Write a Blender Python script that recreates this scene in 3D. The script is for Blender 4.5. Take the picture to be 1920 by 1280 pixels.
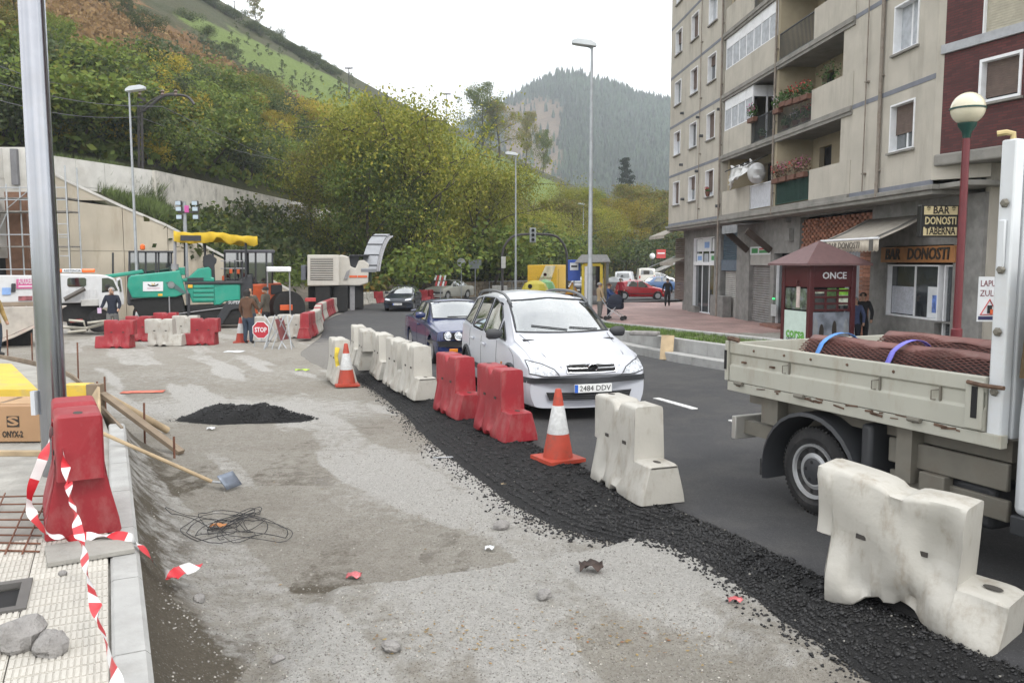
import bpy, bmesh, math, random
import numpy as np
from mathutils import Vector, Matrix
from mathutils.bvhtree import BVHTree
random.seed(7); RNG = np.random.default_rng(7)
S = bpy.context.scene; COL = S.collection
PI = math.pi
for o in list(bpy.data.objects): bpy.data.objects.remove(o)
# ------------------------------------------------------------------ camera
F = 1557.0; CAMH = 2.05
PITCH = math.atan((640 - 490) / F); CP, SP = math.cos(PITCH), math.sin(PITCH)
cd = bpy.data.cameras.new('camera'); cam = bpy.data.objects.new('camera', cd); COL.objects.link(cam)
cam.location = (0, 0, CAMH); cam.rotation_euler = (PI / 2 - PITCH, 0, 0)
cd.sensor_width = 36; cd.lens = 36 * F / 1920; cd.clip_start = .05; cd.clip_end = 6000
S.camera = cam
# ------------------------------------------------------------------ sky and sun (bright overcast)
SUN_EL, SUN_AZ = math.radians(48), math.radians(145)
W = bpy.data.worlds.new('World'); S.world = W; W.use_nodes = True
nt = W.node_tree; nt.nodes.clear()
wo = nt.nodes.new('ShaderNodeOutputWorld'); bg = nt.nodes.new('ShaderNodeBackground')
sk = nt.nodes.new('ShaderNodeTexSky'); sk.sky_type = 'NISHITA'; sk.sun_disc = False
sk.sun_elevation = SUN_EL; sk.sun_rotation = SUN_AZ
tc = nt.nodes.new('ShaderNodeTexCoord'); nz = nt.nodes.new('ShaderNodeTexNoise')
nz.inputs['Scale'].default_value = 2.6; nz.inputs['Detail'].default_value = 6; nz.inputs['Roughness'].default_value = .55
nt.links.new(tc.outputs['Generated'], nz.inputs['Vector'])
cr = nt.nodes.new('ShaderNodeValToRGB')
cr.color_ramp.elements[0].position = .36; cr.color_ramp.elements[0].color = (10.5, 10.7, 11, 1)
cr.color_ramp.elements[1].position = .62; cr.color_ramp.elements[1].color = (15.5, 15.5, 15.5, 1)
nt.links.new(nz.outputs['Fac'], cr.inputs['Fac'])
mx = nt.nodes.new('ShaderNodeMixRGB'); mx.inputs['Fac'].default_value = .93
nt.links.new(sk.outputs['Color'], mx.inputs[1]); nt.links.new(cr.outputs['Color'], mx.inputs[2])
nt.links.new(mx.outputs['Color'], bg.inputs['Color']); bg.inputs['Strength'].default_value = .1
nt.links.new(bg.outputs[0], wo.inputs['Surface'])
sd = bpy.data.lights.new('sun', 'SUN'); sun = bpy.data.objects.new('sun', sd); COL.objects.link(sun)
sd.energy = 1.1; sd.angle = math.radians(14); sd.color = (1, .96, .9)
sdir = Vector((math.sin(SUN_AZ) * math.cos(SUN_EL), math.cos(SUN_AZ) * math.cos(SUN_EL), math.sin(SUN_EL)))
sun.rotation_euler = sdir.to_track_quat('Z', 'Y').to_euler(); sun.location = (0, 0, 60)
S.view_settings.view_transform = 'Standard'; S.view_settings.look = 'None'
S.view_settings.exposure = 0.68; S.view_settings.gamma = 1; S.view_settings.use_curve_mapping = False
S.render.engine = 'CYCLES'
S.cycles.max_bounces = 6; S.cycles.diffuse_bounces = 3; S.cycles.glossy_bounces = 3
S.cycles.transmission_bounces = 4; S.cycles.transparent_max_bounces = 12; S.cycles.volume_bounces = 1
S.cycles.use_denoising = True
def ray(px, py):
 u = (px - 960) / F; v = (640 - py) / F
 return (u, CP + v * SP, -SP + v * CP)
def clamp(v, a=0., b=1.): return max(a, min(b, v))
def sstep(a, b, v):
 t = clamp((v - a) / (b - a)); return t * t * (3 - 2 * t)
def lerp(a, b, t): return a + (b - a) * t
def P(y):
 t = clamp((y - 9) / 36); return -.75 * (.5 * t * t * (3 - 2 * t) + .5 * t)
def PV(y):
 t = np.clip((y - 9) / 36, 0, 1); return -.75 * (.5 * t * t * (3 - 2 * t) + .5 * t)
def pz(x, y): return P(y) + .40 * (1 - sstep(20, 40, y)) + .03   # the footway level
def gp(px, py, dz=0., zf=None):
 d = ray(px, py); y = 15.; t = 1
 for i in range(80):
  z = (zf(0, y) if zf else P(y)) + dz
  t = (z - CAMH) / d[2]; y = .5 * y + .5 * t * d[1]
 return Vector((t * d[0], t * d[1], (zf(0, y) if zf else P(y)) + dz))
def at(px, py, Y):
 d = ray(px, py); t = Y / d[1]; return Vector((t * d[0], Y, CAMH + t * d[2]))
MATS = {}
def srgb(h):
 c = [int(h[i:i + 2], 16) / 255 for i in (0, 2, 4)]
 return tuple(x / 12.92 if x <= .04045 else ((x + .055) / 1.055) ** 2.4 for x in c)
def mat(name, col=(.5, .5, .5), rough=.6, metal=0., var=.12, scale=6., bump=0., bscale=40., dirt=None, dscale=2., damt=.4,
  emit=None, coat=0., streak=0, back=None, rnd=0., island=0., detail=4., spec=.5, trans=0.):
 if name in MATS: return MATS[name]
 if isinstance(col, str): col = srgb(col)
 if isinstance(dirt, str): dirt = srgb(dirt)
 m = bpy.data.materials.new(name); m.use_nodes = True; MATS[name] = m
 n, l = m.node_tree.nodes, m.node_tree.links
 b = n['Principled BSDF']
 b.inputs['Roughness'].default_value = rough; b.inputs['Metallic'].default_value = metal
 b.inputs['Coat Weight'].default_value = coat; b.inputs['Coat Roughness'].default_value = .06
 b.inputs['Specular IOR Level'].default_value = spec
 if trans: b.inputs['Transmission Weight'].default_value = trans
 co = n.new('ShaderNodeTexCoord').outputs['Object']
 lo = tuple(c * (1 - var) for c in col) + (1,); hi = tuple(min(1, c * (1 + var)) for c in col) + (1,)
 out = None
 if var > 0:
  t = n.new('ShaderNodeTexNoise'); t.inputs['Scale'].default_value = scale; t.inputs['Detail'].default_value = detail
  l.new(co, t.inputs['Vector'])
  r = n.new('ShaderNodeValToRGB'); r.color_ramp.elements[0].position = .3; r.color_ramp.elements[1].position = .7
  r.color_ramp.elements[0].color = lo; r.color_ramp.elements[1].color = hi
  l.new(t.outputs['Fac'], r.inputs['Fac']); out = r.outputs['Color']
 else:
  r = n.new('ShaderNodeRGB'); r.outputs[0].default_value = tuple(col) + (1,); out = r.outputs[0]
 if dirt is not None:
  t = n.new('ShaderNodeTexNoise'); t.inputs['Scale'].default_value = dscale; t.inputs['Detail'].default_value = 7
  t.inputs['Roughness'].default_value = .7
  if streak:
   mp_ = n.new('ShaderNodeMapping'); mp_.inputs['Scale'].default_value = (1, 1, streak); l.new(co, mp_.inputs['Vector']); l.new(mp_.outputs[0], t.inputs['Vector'])
  else: l.new(co, t.inputs['Vector'])
  r = n.new('ShaderNodeValToRGB'); r.color_ramp.elements[0].position = .5; r.color_ramp.elements[1].position = .72
  r.color_ramp.elements[0].color = (0, 0, 0, 1); r.color_ramp.elements[1].color = (damt,) * 3 + (1,)
  l.new(t.outputs['Fac'], r.inputs['Fac'])
  q = n.new('ShaderNodeMixRGB'); q.inputs[2].default_value = tuple(dirt) + (1,)
  l.new(r.outputs['Color'], q.inputs[0]); l.new(out, q.inputs[1]); out = q.outputs[0]
 if rnd or island:
  src = n.new('ShaderNodeObjectInfo').outputs['Random'] if rnd else n.new('ShaderNodeNewGeometry').outputs['Random Per Island']
  a = rnd or island
  mr = n.new('ShaderNodeMapRange'); mr.inputs['To Min'].default_value = 1 - a; mr.inputs['To Max'].default_value = 1 + a
  l.new(src, mr.inputs['Value'])
  h = n.new('ShaderNodeHueSaturation'); l.new(mr.outputs[0], h.inputs['Value']); l.new(out, h.inputs['Color']); out = h.outputs[0]
 if back is not None:
  q = n.new('ShaderNodeMixRGB'); q.inputs[2].default_value = tuple(back) + (1,)
  l.new(n.new('ShaderNodeNewGeometry').outputs['Backfacing'], q.inputs[0]); l.new(out, q.inputs[1]); out = q.outputs[0]
 l.new(out, b.inputs['Base Color'])
 if bump:
  t = n.new('ShaderNodeTexNoise'); t.inputs['Scale'].default_value = bscale; t.inputs['Detail'].default_value = 5
  l.new(co, t.inputs['Vector'])
  bp = n.new('ShaderNodeBump'); bp.inputs['Strength'].default_value = bump; bp.inputs['Distance'].default_value = .02
  l.new(t.outputs['Fac'], bp.inputs['Height']); l.new(bp.outputs[0], b.inputs['Normal'])
 if emit:
  b.inputs['Emission Color'].default_value = tuple(emit[:3]) + (1,); b.inputs['Emission Strength'].default_value = emit[3]
 return m
def glass_mat(name, tint=(.05, .06, .06), op=.55, base=.05):
 if name in MATS: return MATS[name]
 m = bpy.data.materials.new(name); m.use_nodes = True; MATS[name] = m
 n, l = m.node_tree.nodes, m.node_tree.links; n.clear()
 o = n.new('ShaderNodeOutputMaterial'); fr = n.new('ShaderNodeFresnel'); fr.inputs['IOR'].default_value = 1.6
 gl = n.new('ShaderNodeBsdfGlossy'); gl.inputs['Roughness'].default_value = .02; gl.inputs['Color'].default_value = (.9, .92, .92, 1)
 tr = n.new('ShaderNodeBsdfTransparent'); tr.inputs['Color'].default_value = (.62, .7, .68, 1)
 df = n.new('ShaderNodeBsdfDiffuse'); df.inputs['Color'].default_value = tuple(tint) + (1,)
 m1 = n.new('ShaderNodeMixShader'); m1.inputs[0].default_value = op
 l.new(tr.outputs[0], m1.inputs[1]); l.new(df.outputs[0], m1.inputs[2])
 m2 = n.new('ShaderNodeMixShader')
 ml = n.new('ShaderNodeMath'); ml.operation = 'MULTIPLY_ADD'; ml.inputs[1].default_value = 3.4; ml.inputs[2].default_value = base; ml.use_clamp = True
 l.new(fr.outputs[0], ml.inputs[0]); l.new(ml.outputs[0], m2.inputs[0])
 l.new(m1.outputs[0], m2.inputs[1]); l.new(gl.outputs[0], m2.inputs[2]); l.new(m2.outputs[0], o.inputs['Surface'])
 return m
class MB:
 def __init__(s): s.v = []; s.f = []; s.m = []; s.M = Matrix(); s.mi = 0
 def at(s, loc=(0, 0, 0), rz=0, rx=0, ry=0, sc=1):
  s.M = Matrix.Translation(loc) @ Matrix.Rotation(rz, 4, 'Z') @ Matrix.Rotation(ry, 4, 'Y') @ Matrix.Rotation(rx, 4, 'X') @ Matrix.Scale(sc, 4); return s
 def add(s, vs, fs):
  k = len(s.v)
  for v in vs: s.v.append(tuple(s.M @ Vector(v)))
  for f in fs: s.f.append(tuple(i + k for i in f)); s.m.append(s.mi)
  return s
 def box(s, c, d, rz=0, rx=0, ry=0):
  R = Matrix.Translation(c) @ Matrix.Rotation(rz, 4, 'Z') @ Matrix.Rotation(ry, 4, 'Y') @ Matrix.Rotation(rx, 4, 'X')
  h = [x / 2 for x in d]
  vs = [R @ Vector((i * h[0], j * h[1], k * h[2])) for i in (-1, 1) for j in (-1, 1) for k in (-1, 1)]
  return s.add(vs, [(0, 1, 3, 2), (4, 6, 7, 5), (0, 4, 5, 1), (2, 3, 7, 6), (0, 2, 6, 4), (1, 5, 7, 3)])
 def bb(s, x0, x1, y0, y1, z0, z1): return s.box(((x0 + x1) / 2, (y0 + y1) / 2, (z0 + z1) / 2), (x1 - x0, y1 - y0, z1 - z0))
 def beam(s, a, b, w, h, up=(0, 0, 1)):
  a, b = Vector(a), Vector(b); d = b - a; L = d.length; d.normalize()
  up = Vector(up)
  if abs(d.dot(up)) > .98: up = Vector((0, 1, 0))
  x = d.cross(up).normalized(); z = x.cross(d)
  vs = [a + d * (L * i) + x * (w / 2 * j) + z * (h / 2 * k) for i in (0, 1) for j in (-1, 1) for k in (-1, 1)]
  return s.add(vs, [(0, 1, 3, 2), (4, 6, 7, 5), (0, 4, 5, 1), (2, 3, 7, 6), (0, 2, 6, 4), (1, 5, 7, 3)])
 def grid(s, R, cu=False, cv=False, cap0=False, cap1=False):
  n, m = len(R), len(R[0]); vs = [p for r in R for p in r]; fs = []
  for i in range(n if cu else n - 1):
   for j in range(m if cv else m - 1):
    a, b = i, (i + 1) % n; c, d = j, (j + 1) % m
    fs.append((a * m + c, b * m + c, b * m + d, a * m + d))
  if cap0: fs.append(tuple(range(m)))
  if cap1: fs.append(tuple((n - 1) * m + j for j in range(m))[::-1])
  return s.add(vs, fs)
 def tube(s, pts, r, seg=8, cap=True, closed=False):
  pts = [Vector(p) for p in pts]; R = []; n = len(pts); px = None
  for i, p in enumerate(pts):
   a = pts[i - 1] if (i or closed) else p; b = pts[(i + 1) % n] if (i < n - 1 or closed) else p
   d = (b - a).normalized()
   if px is None:
    px = d.cross(Vector((0, 0, 1)) if abs(d.z) < .9 else Vector((1, 0, 0))).normalized()
   else:
    px = px - d * px.dot(d)
    px = px.normalized() if px.length > 1e-6 else d.orthogonal().normalized()
   pyv = d.cross(px); rr = r[i] if isinstance(r, (list, tuple)) else r
   R.append([p + px * (rr * math.cos(2 * PI * k / seg)) + pyv * (rr * math.sin(2 * PI * k / seg)) for k in range(seg)])
  return s.grid(R, cu=closed, cv=True, cap0=cap and not closed, cap1=cap and not closed)
 def cyl(s, a, b, r, seg=12, r2=None): return s.tube([a, b], [r, r if r2 is None else r2], seg)
 def lathe(s, prof, seg=16, c=(0, 0, 0), axis='z', cap=True):
  R = []
  for r, z in prof:
   row = []
   for k in range(seg):
    a = 2 * PI * k / seg; x, y = r * math.cos(a), r * math.sin(a)
    row.append((c[0] + x, c[1] + y, c[2] + z) if axis == 'z' else (c[0] + x, c[1] + z, c[2] + y) if axis == 'y' else (c[0] + z, c[1] + x, c[2] + y))
   R.append(row)
  return s.grid(R, cv=True, cap0=cap, cap1=cap)
 def prism(s, poly, y0, y1, plane='xz'):
  n = len(poly)
  f = (lambda p, t: (p[0], t, p[1])) if plane == 'xz' else (lambda p, t: (p[0], p[1], t)) if plane == 'xy' else (lambda p, t: (t, p[0], p[1]))
  vs = [f(p, y0) for p in poly] + [f(p, y1) for p in poly]
  fs = [tuple(range(n))[::-1], tuple(range(n, 2 * n))] + [(i, (i + 1) % n, n + (i + 1) % n, n + i) for i in range(n)]
  return s.add(vs, fs)
 def sphere(s, c, r, seg=14, rings=8):
  r = (r, r, r) if not isinstance(r, (tuple, list)) else r
  R = [[(c[0] + r[0] * math.sin(PI * i / rings) * math.cos(2 * PI * k / seg), c[1] + r[1] * math.sin(PI * i / rings) * math.sin(2 * PI * k / seg), c[2] + r[2] * math.cos(PI * i / rings)) for k in range(seg)] for i in range(rings + 1)]
  return s.grid(R, cv=True)
 def mesh(s, name, mats, smooth=35, fix=True):
  me = bpy.data.meshes.new(name); me.from_pydata(s.v, [], s.f)
  for m in (mats if isinstance(mats, (list, tuple)) else [mats]): me.materials.append(m)
  if any(s.m): me.polygons.foreach_set('material_index', s.m)
  if fix:
   bm = bmesh.new(); bm.from_mesh(me)
   bmesh.ops.remove_doubles(bm, verts=bm.verts, dist=1e-5)
   bmesh.ops.recalc_face_normals(bm, faces=bm.faces); bm.to_mesh(me); bm.free()
  if smooth:
   me.polygons.foreach_set('use_smooth', [True] * len(me.polygons)); me.set_sharp_from_angle(angle=math.radians(smooth))
  me.update(); return me
 def obj(s, name, mats, parent=None, smooth=35, bevel=0, fix=True, bseg=2, **tags):
  o = bpy.data.objects.new(name, s.mesh(name, mats, smooth, fix)); COL.objects.link(o)
  if parent is not None: o.parent = parent
  if bevel:
   b = o.modifiers.new('bevel', 'BEVEL'); b.width = bevel; b.segments = bseg; b.limit_method = 'ANGLE'; b.angle_limit = math.radians(40)
  for k, v in tags.items():
   if v is not None: o['category' if k == 'cat' else k] = v
  return o
def thing(name, label, cat, loc=(0, 0, 0), rz=0, group=None, rx=0, ry=0):
 o = bpy.data.objects.new(name, None); COL.objects.link(o); o.empty_display_size = .2
 o.location = loc; o.rotation_euler = (rx, ry, rz); o['label'] = label; o['category'] = cat
 if group: o['group'] = group
 return o
KIDS = {}
def children(o): return [c for c in o.children]
def dup(o, loc=None, rz=None, label=None, group=None, sc=None, matmap=None, rx=None, ry=None):
 def cp(a, par):
  c = a.copy(); COL.objects.link(c)
  if par is not None: c.parent = par
  for ch in children(a): cp(ch, c)
  return c
 r = cp(o, None)
 if loc is not None: r.location = loc
 e = list(r.rotation_euler)
 if rz is not None: e[2] = rz
 if rx is not None: e[0] = rx
 if ry is not None: e[1] = ry
 r.rotation_euler = e
 if label: r['label'] = label
 if group: r['group'] = group
 if sc is not None: r.scale = (sc, sc, sc) if not isinstance(sc, (tuple, list)) else sc
 return r
def text_mesh(body, size, mat_, name='lettering', parent=None, loc=(0, 0, 0), rot=(PI / 2, 0, 0), ext=.003, align='CENTER', width=None, shear=0, bold=0., **tags):
 cu = bpy.data.curves.new(name, 'FONT'); cu.body = body; cu.size = size; cu.align_x = align; cu.align_y = 'CENTER'
 cu.extrude = ext; cu.shear = shear; cu.offset = bold; cu.resolution_u = 2
 t = bpy.data.objects.new(name + '_tmp', cu); COL.objects.link(t)
 dg = bpy.context.evaluated_depsgraph_get(); me = bpy.data.meshes.new_from_object(t.evaluated_get(dg))
 bpy.data.objects.remove(t)
 if width and len(me.vertices):
  xs = [v.co.x for v in me.vertices]; k = width / (max(xs) - min(xs))
  for v in me.vertices: v.co.x *= k
 me.materials.clear(); me.materials.append(mat_)
 o = bpy.data.objects.new(name, me); COL.objects.link(o); o.location = loc; o.rotation_euler = rot
 if parent is not None: o.parent = parent
 for k, v in tags.items(): o['category' if k == 'cat' else k] = v
 return o
_PERM = RNG.permutation(512); _PERM = np.concatenate([_PERM, _PERM]); _VAL = RNG.random(1024)
def vnoise(x, y):
 x = np.asarray(x, float); y = np.asarray(y, float)
 xi = np.floor(x).astype(int); yi = np.floor(y).astype(int); fx = x - xi; fy = y - yi
 fx = fx * fx * (3 - 2 * fx); fy = fy * fy * (3 - 2 * fy)
 def h(a, b): return _VAL[_PERM[(_PERM[a & 511] + b) & 511] & 1023]
 return (h(xi, yi) * (1 - fx) + h(xi + 1, yi) * fx) * (1 - fy) + (h(xi, yi + 1) * (1 - fx) + h(xi + 1, yi + 1) * fx) * fy
def fbm(x, y, o=4):
 t = 0; a = .5; s = 0
 for i in range(o): t = t + a * vnoise(np.asarray(x) * 2 ** i + 17 * i, np.asarray(y) * 2 ** i + 31 * i); s += a; a *= .5
 return t / s
def resample(pts, n):
 pts = [Vector(p) for p in pts]; L = [0]
 for a, b in zip(pts, pts[1:]): L.append(L[-1] + (b - a).length)
 out = []; k = 0
 for i in range(n):
  d = L[-1] * i / (n - 1)
  while k < len(pts) - 2 and L[k + 1] < d: k += 1
  t = (d - L[k]) / max(1e-9, L[k + 1] - L[k]); out.append(pts[k].lerp(pts[k + 1], clamp(t)))
 return out
def spline(pts, n):
 pts = [Vector(p) for p in pts]; m = len(pts) - 1; out = []
 for i in range(n):
  t = m * i / (n - 1); k = min(int(t), m - 1); t -= k
  p0, p1, p2, p3 = pts[max(k - 1, 0)], pts[k], pts[k + 1], pts[min(k + 2, m)]
  out.append(.5 * ((2 * p1) + (p2 - p0) * t + (2 * p0 - 5 * p1 + 4 * p2 - p3) * t * t + (3 * p1 - p0 - 3 * p2 + p3) * t ** 3))
 return out
def np_mesh(name, V, Q, mats, smooth=False, parent=None, **tags):
 me = bpy.data.meshes.new(name); V = np.asarray(V, np.float32); Q = np.asarray(Q, np.int32); k = Q.shape[1]
 me.vertices.add(len(V)); me.vertices.foreach_set('co', V.ravel())
 me.loops.add(Q.size); me.loops.foreach_set('vertex_index', Q.ravel())
 me.polygons.add(len(Q)); me.polygons.foreach_set('loop_start', np.arange(0, Q.size, k, dtype=np.int32))
 for m in (mats if isinstance(mats, (list, tuple)) else [mats]): me.materials.append(m)
 me.update(calc_edges=True); me.validate()
 if smooth: me.polygons.foreach_set('use_smooth', np.ones(len(Q), bool))
 o = bpy.data.objects.new(name, me); COL.objects.link(o)
 if parent is not None: o.parent = parent
 for a, b in tags.items(): o['category' if a == 'cat' else a] = b
 return o
def grid_faces(n, m):
 i, j = np.meshgrid(np.arange(n - 1), np.arange(m - 1), indexing='ij'); a = (i * m + j).ravel()
 return np.stack([a, a + m, a + m + 1, a + 1], 1)
# ================================================================== ground, road, hills
def attr_mat(name, base, layers, rough=.9, bumps=((60, .5), (260, .35)), spec=.2, disp=.012, var=(2.5, .25)):
 """ground-like surface: a base colour broken by noise, then named vertex masks each laying another colour over it"""
 m = bpy.data.materials.new(name); m.use_nodes = True; MATS[name] = m
 n, l = m.node_tree.nodes, m.node_tree.links; b = n['Principled BSDF']
 b.inputs['Roughness'].default_value = rough; b.inputs['Specular IOR Level'].default_value = spec
 co = n.new('ShaderNodeTexCoord').outputs['Object']
 def noise(sc, det=6, ro=.6):
  t = n.new('ShaderNodeTexNoise'); t.inputs['Scale'].default_value = sc; t.inputs['Detail'].default_value = det; t.inputs['Roughness'].default_value = ro
  l.new(co, t.inputs['Vector']); return t.outputs['Fac']
 def ramp(s, a, c0, bb, c1):
  r = n.new('ShaderNodeValToRGB'); r.color_ramp.elements[0].position = a; r.color_ramp.elements[1].position = bb
  r.color_ramp.elements[0].color = tuple(c0) + (1,); r.color_ramp.elements[1].color = tuple(c1) + (1,); l.new(s, r.inputs['Fac']); return r.outputs['Color']
 def mixc(f, a, c, mode='MIX'):
  q = n.new('ShaderNodeMixRGB'); q.blend_type = mode
  if isinstance(f, float): q.inputs[0].default_value = f
  else: l.new(f, q.inputs[0])
  for i, s in ((1, a), (2, c)):
   if isinstance(s, tuple): q.inputs[i].default_value = tuple(s) + (1,)
   else: l.new(s, q.inputs[i])
  return q.outputs[0]
 out = base
 for kind, arg in layers:
  if kind == 'noise':
   sc, lo, hi, c, am = arg
   out = mixc(ramp(noise(sc, 8, .65), lo, (0,) * 3, hi, (am,) * 3), out, c)
  elif kind == 'mask':
   a, c, sc = arg
   at_ = n.new('ShaderNodeAttribute'); at_.attribute_name = a
   ad = n.new('ShaderNodeMath'); ad.operation = 'MULTIPLY_ADD'; ad.inputs[1].default_value = 1.5; ad.inputs[2].default_value = -.75
   l.new(noise(sc, 7, .7), ad.inputs[0])
   su = n.new('ShaderNodeMath'); su.operation = 'ADD'; su.use_clamp = True
   l.new(at_.outputs['Fac'], su.inputs[0]); l.new(ad.outputs[0], su.inputs[1])
   f = ramp(su.outputs[0], .28, (0,) * 3, .62, (1,) * 3)
   out = mixc(f, out, c)
  elif kind == 'speck':
   sc, th, c = arg
   v = n.new('ShaderNodeTexVoronoi'); v.inputs['Scale'].default_value = sc; l.new(co, v.inputs['Vector'])
   w = n.new('ShaderNodeTexWhiteNoise'); l.new(v.outputs['Position'], w.inputs['Vector'])
   f = ramp(w.outputs['Value'], th, (0,) * 3, th + .02, (.75,) * 3)
   d = ramp(v.outputs['Distance'], .25, (1,) * 3, .45, (0,) * 3)
   out = mixc(mixc(1., f, d, 'MULTIPLY'), out, c)
 out = mixc(1., out, ramp(noise(var[0] * 14, 6, .75), .3, (1 - var[1],) * 3, .7, (1 + var[1],) * 3), 'MULTIPLY')
 l.new(out if not isinstance(out, tuple) else mixc(0., out, out), b.inputs['Base Color'])
 prev = None
 for sc, st in bumps:
  bp = n.new('ShaderNodeBump'); bp.inputs['Strength'].default_value = st; bp.inputs['Distance'].default_value = disp
  l.new(noise(sc, 6, .7), bp.inputs['Height'])
  if prev: l.new(prev, bp.inputs['Normal'])
  prev = bp.outputs[0]
 l.new(prev, b.inputs['Normal'])
 return m
def set_attr(o, name, vals):
 a = o.data.attributes.new(name, 'FLOAT', 'POINT'); a.data.foreach_set('value', np.asarray(vals, np.float32).ravel())
# valley floor out to the horizon
mb = MB(); mb.lathe([(5000, -4.2), (1200, -3.2), (150, -2.2), (.01, -2.0)], 64, cap=False)
mb.obj('ground', mat('meadow', (.09, .11, .04), .95, var=.3, scale=.02), smooth=0, kind='structure')
d_ = Vector((-.404, .915));
RL = [(7.6, -8), (5.33, -2.8), (1.48, 5.95), (-.42, 10.25), (-2.87, 16.0), (-4.2, 18.2), (-5.6, 21.5), (-6.2, 25), (-6.9, 29.5), (-8.9, 38), (-9.7, 46), (-9.9, 53), (-9.0, 57.5), (-6.3, 61.5), (0, 70), (15, 84), (45, 108)]
RR = [(14.9, -7), (12.3, -1.0), (8.55, 7.4), (6.55, 11.95), (4.38, 16.91), (3.7, 18.8), (2.99, 21.5), (2.3, 24.2), (1.5, 28), (.8, 35), (.6, 42), (1.2, 49), (2.4, 54), (5.5, 59), (12, 64.5), (24, 73), (60, 95)]
NR = 260
rl = spline([(x, y, 0) for x, y in RL], NR); rr = spline([(x, y, 0) for x, y in RR], NR)
V = []; M_ = 26
for a, b in zip(rl, rr):
 for j in range(M_):
  q = a.lerp(b, j / (M_ - 1)); V.append((q.x, q.y, P(q.y)))
V = np.array(V); V[:, 2] += .012 * (fbm(V[:, 0] * 1.3, V[:, 1] * 1.3) - .5); V[::M_, 2] -= .2; V[M_ - 1::M_, 2] -= .1
asphalt = attr_mat('asphalt', (.043, .043, .046), [('noise', (.35, .45, .75, (.075, .073, .07), .8)), ('noise', (1.6, .45, .75, (.09, .086, .08), .6)), ('noise', (9., .5, .75, (.04, .04, .042), .5)), ('mask', ('dust', (.17, .16, .145), 1.2)), ('speck', (140., .8, (.12, .12, .12)))], rough=.82, bumps=((150, .5), (420, .5)), spec=.35, disp=.008)
road = np_mesh('road', V, grid_faces(NR, M_), asphalt, smooth=True, kind='structure')
rlx = np.array([p.x for p in rl]); rly = np.array([p.y for p in rl])
dl = np.linspace(0, 1, M_)[None, :] * np.ones((NR, 1))
dust = .55 * np.exp(-((V[:, 1].reshape(NR, M_) - 21) / 4.5) ** 2 - (dl / .35) ** 2) * 1.5
set_attr(road, 'dust', dust)
def left_edge_x(y): return np.interp(y, rly, rlx)
# painted lane dashes, a few millimetres thick
wpaint = mat('road_paint', (.72, .72, .7), .7, var=.12, scale=20, dirt=(.2, .2, .2), dscale=14, damt=.7)
def on_road(s, q):
 return Vector((-.42 - .404 * s + .915 * q, 10.25 + .915 * s + .404 * q))
for (a, b) in (((1230, 747), (1302, 767)), ((1372, 788), (1420, 803)), ((1152, 729), (1166, 733))):
 A, B = gp(*a), gp(*b); t = (B - A).normalized(); nn = Vector((t.y, -t.x, 0)) * .055
 mb = MB(); R = []
 for i in range(7):
  c = A.lerp(B, i / 6); z = .013
  R.append([(c + nn * k + Vector((0, 0, P(c.y) - c.z + zz))) for k, zz in ((-1, -.02), (-1, z), (1, z), (1, -.02))])
 mb.grid(R, cap0=True, cap1=True).obj('lane_marking', wpaint, kind='structure')
KA, KB = Vector((-1.49, 3.31)), Vector((-4.11, 8.7)); kd = (KB - KA).normalized(); kn = Vector((kd.y, -kd.x))   # outer edge of the new kerb
ys = np.concatenate([np.geomspace(1.3, 12, 330), np.geomspace(12.1, 150, 250)]); us = np.concatenate([np.linspace(-2.6, -.72, 60), np.linspace(-.71, .74, 470), np.linspace(.76, 2.0, 40)])
Y, U = np.meshgrid(ys, us, indexing='ij'); X = U * Y
ledge_px = [(330, 1150), (420, 1128), (500, 1118), (620, 1118), (760, 1105), (900, 1082), (1040, 1058), (1120, 1042), (1200, 1018), (1262, 1010), (1330, 1060)]
lp = np.array([gp(a, b, -.14).xy for a, b in ledge_px])
d_k = (X - KA.x) * kn.x + (Y - KA.y) * kn.y
Z = PV(Y) - .14 + .05 * (fbm(X * .6, Y * .6) - .5) + .03 * (fbm(X * 2.5 + 9, Y * 2.5) - .5) + .014 * (fbm(X * 9, Y * 9 + 5) - .5) * (Y < 30)
wob = .12 * (fbm(X * 2 + 40, Y * 2) - .5) * 2
near_k = (Y < 9.2) & (d_k > -.4)
Z += np.where(near_k, .27 * np.exp(-np.clip(d_k, 0, 9) / .16) + .10 * np.exp(-(np.clip(d_k + wob, 0, 9) / .42) ** 2), 0)
ly = np.interp(X, lp[:, 0], lp[:, 1], left=lp[0, 1], right=lp[-1, 1]) + .05 * (fbm(X * 5, X * 0 + 3) - .5)
led = np.clip((ly - Y) / .07, 0, 1) * np.clip((X + 1.35 + wob) / .25, 0, 1) * (1 - np.clip((ly - 1.05 - .5 * (fbm(X * 1.5, X * 0 + 8)) - Y) / .5, 0, 1))
Z += .085 * led + .03 * led * (fbm(X * 6, Y * 6) - .3)
Z = np.where((d_k < -.03) & (Y < 9.2), -.25, Z)
edge = X - left_edge_x(Y)
Z = np.where(edge > .15, np.minimum(Z, PV(Y) - .10), Z)
soil = np.where(near_k, np.exp(-(np.clip(d_k + wob * 1.3 - .02, 0, 9) / .36) ** 2), 0) + .42 * np.clip((Y - ly) / .03, 0, 1) * np.exp(-np.clip(Y - ly, 0, 9) / .22) * (X < .9) * (X > -1.6) + .2 * np.exp(-((X + 2.3) / 1.0) ** 2 - ((Y - 7.6) / .8) ** 2) + .34 * np.exp(-((Y - 3.25 - .18 * X + .2 * (fbm(X * 2, Y * 2) - .5)) / .16) ** 2) * (X < .1) + .28 * (fbm(X * .9 + 31, Y * .22) > .6) * (Y > 8) + .3 * (fbm(X * 2.2 + 3, Y * .5 + 9) > .63) * (Y < 9)
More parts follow.
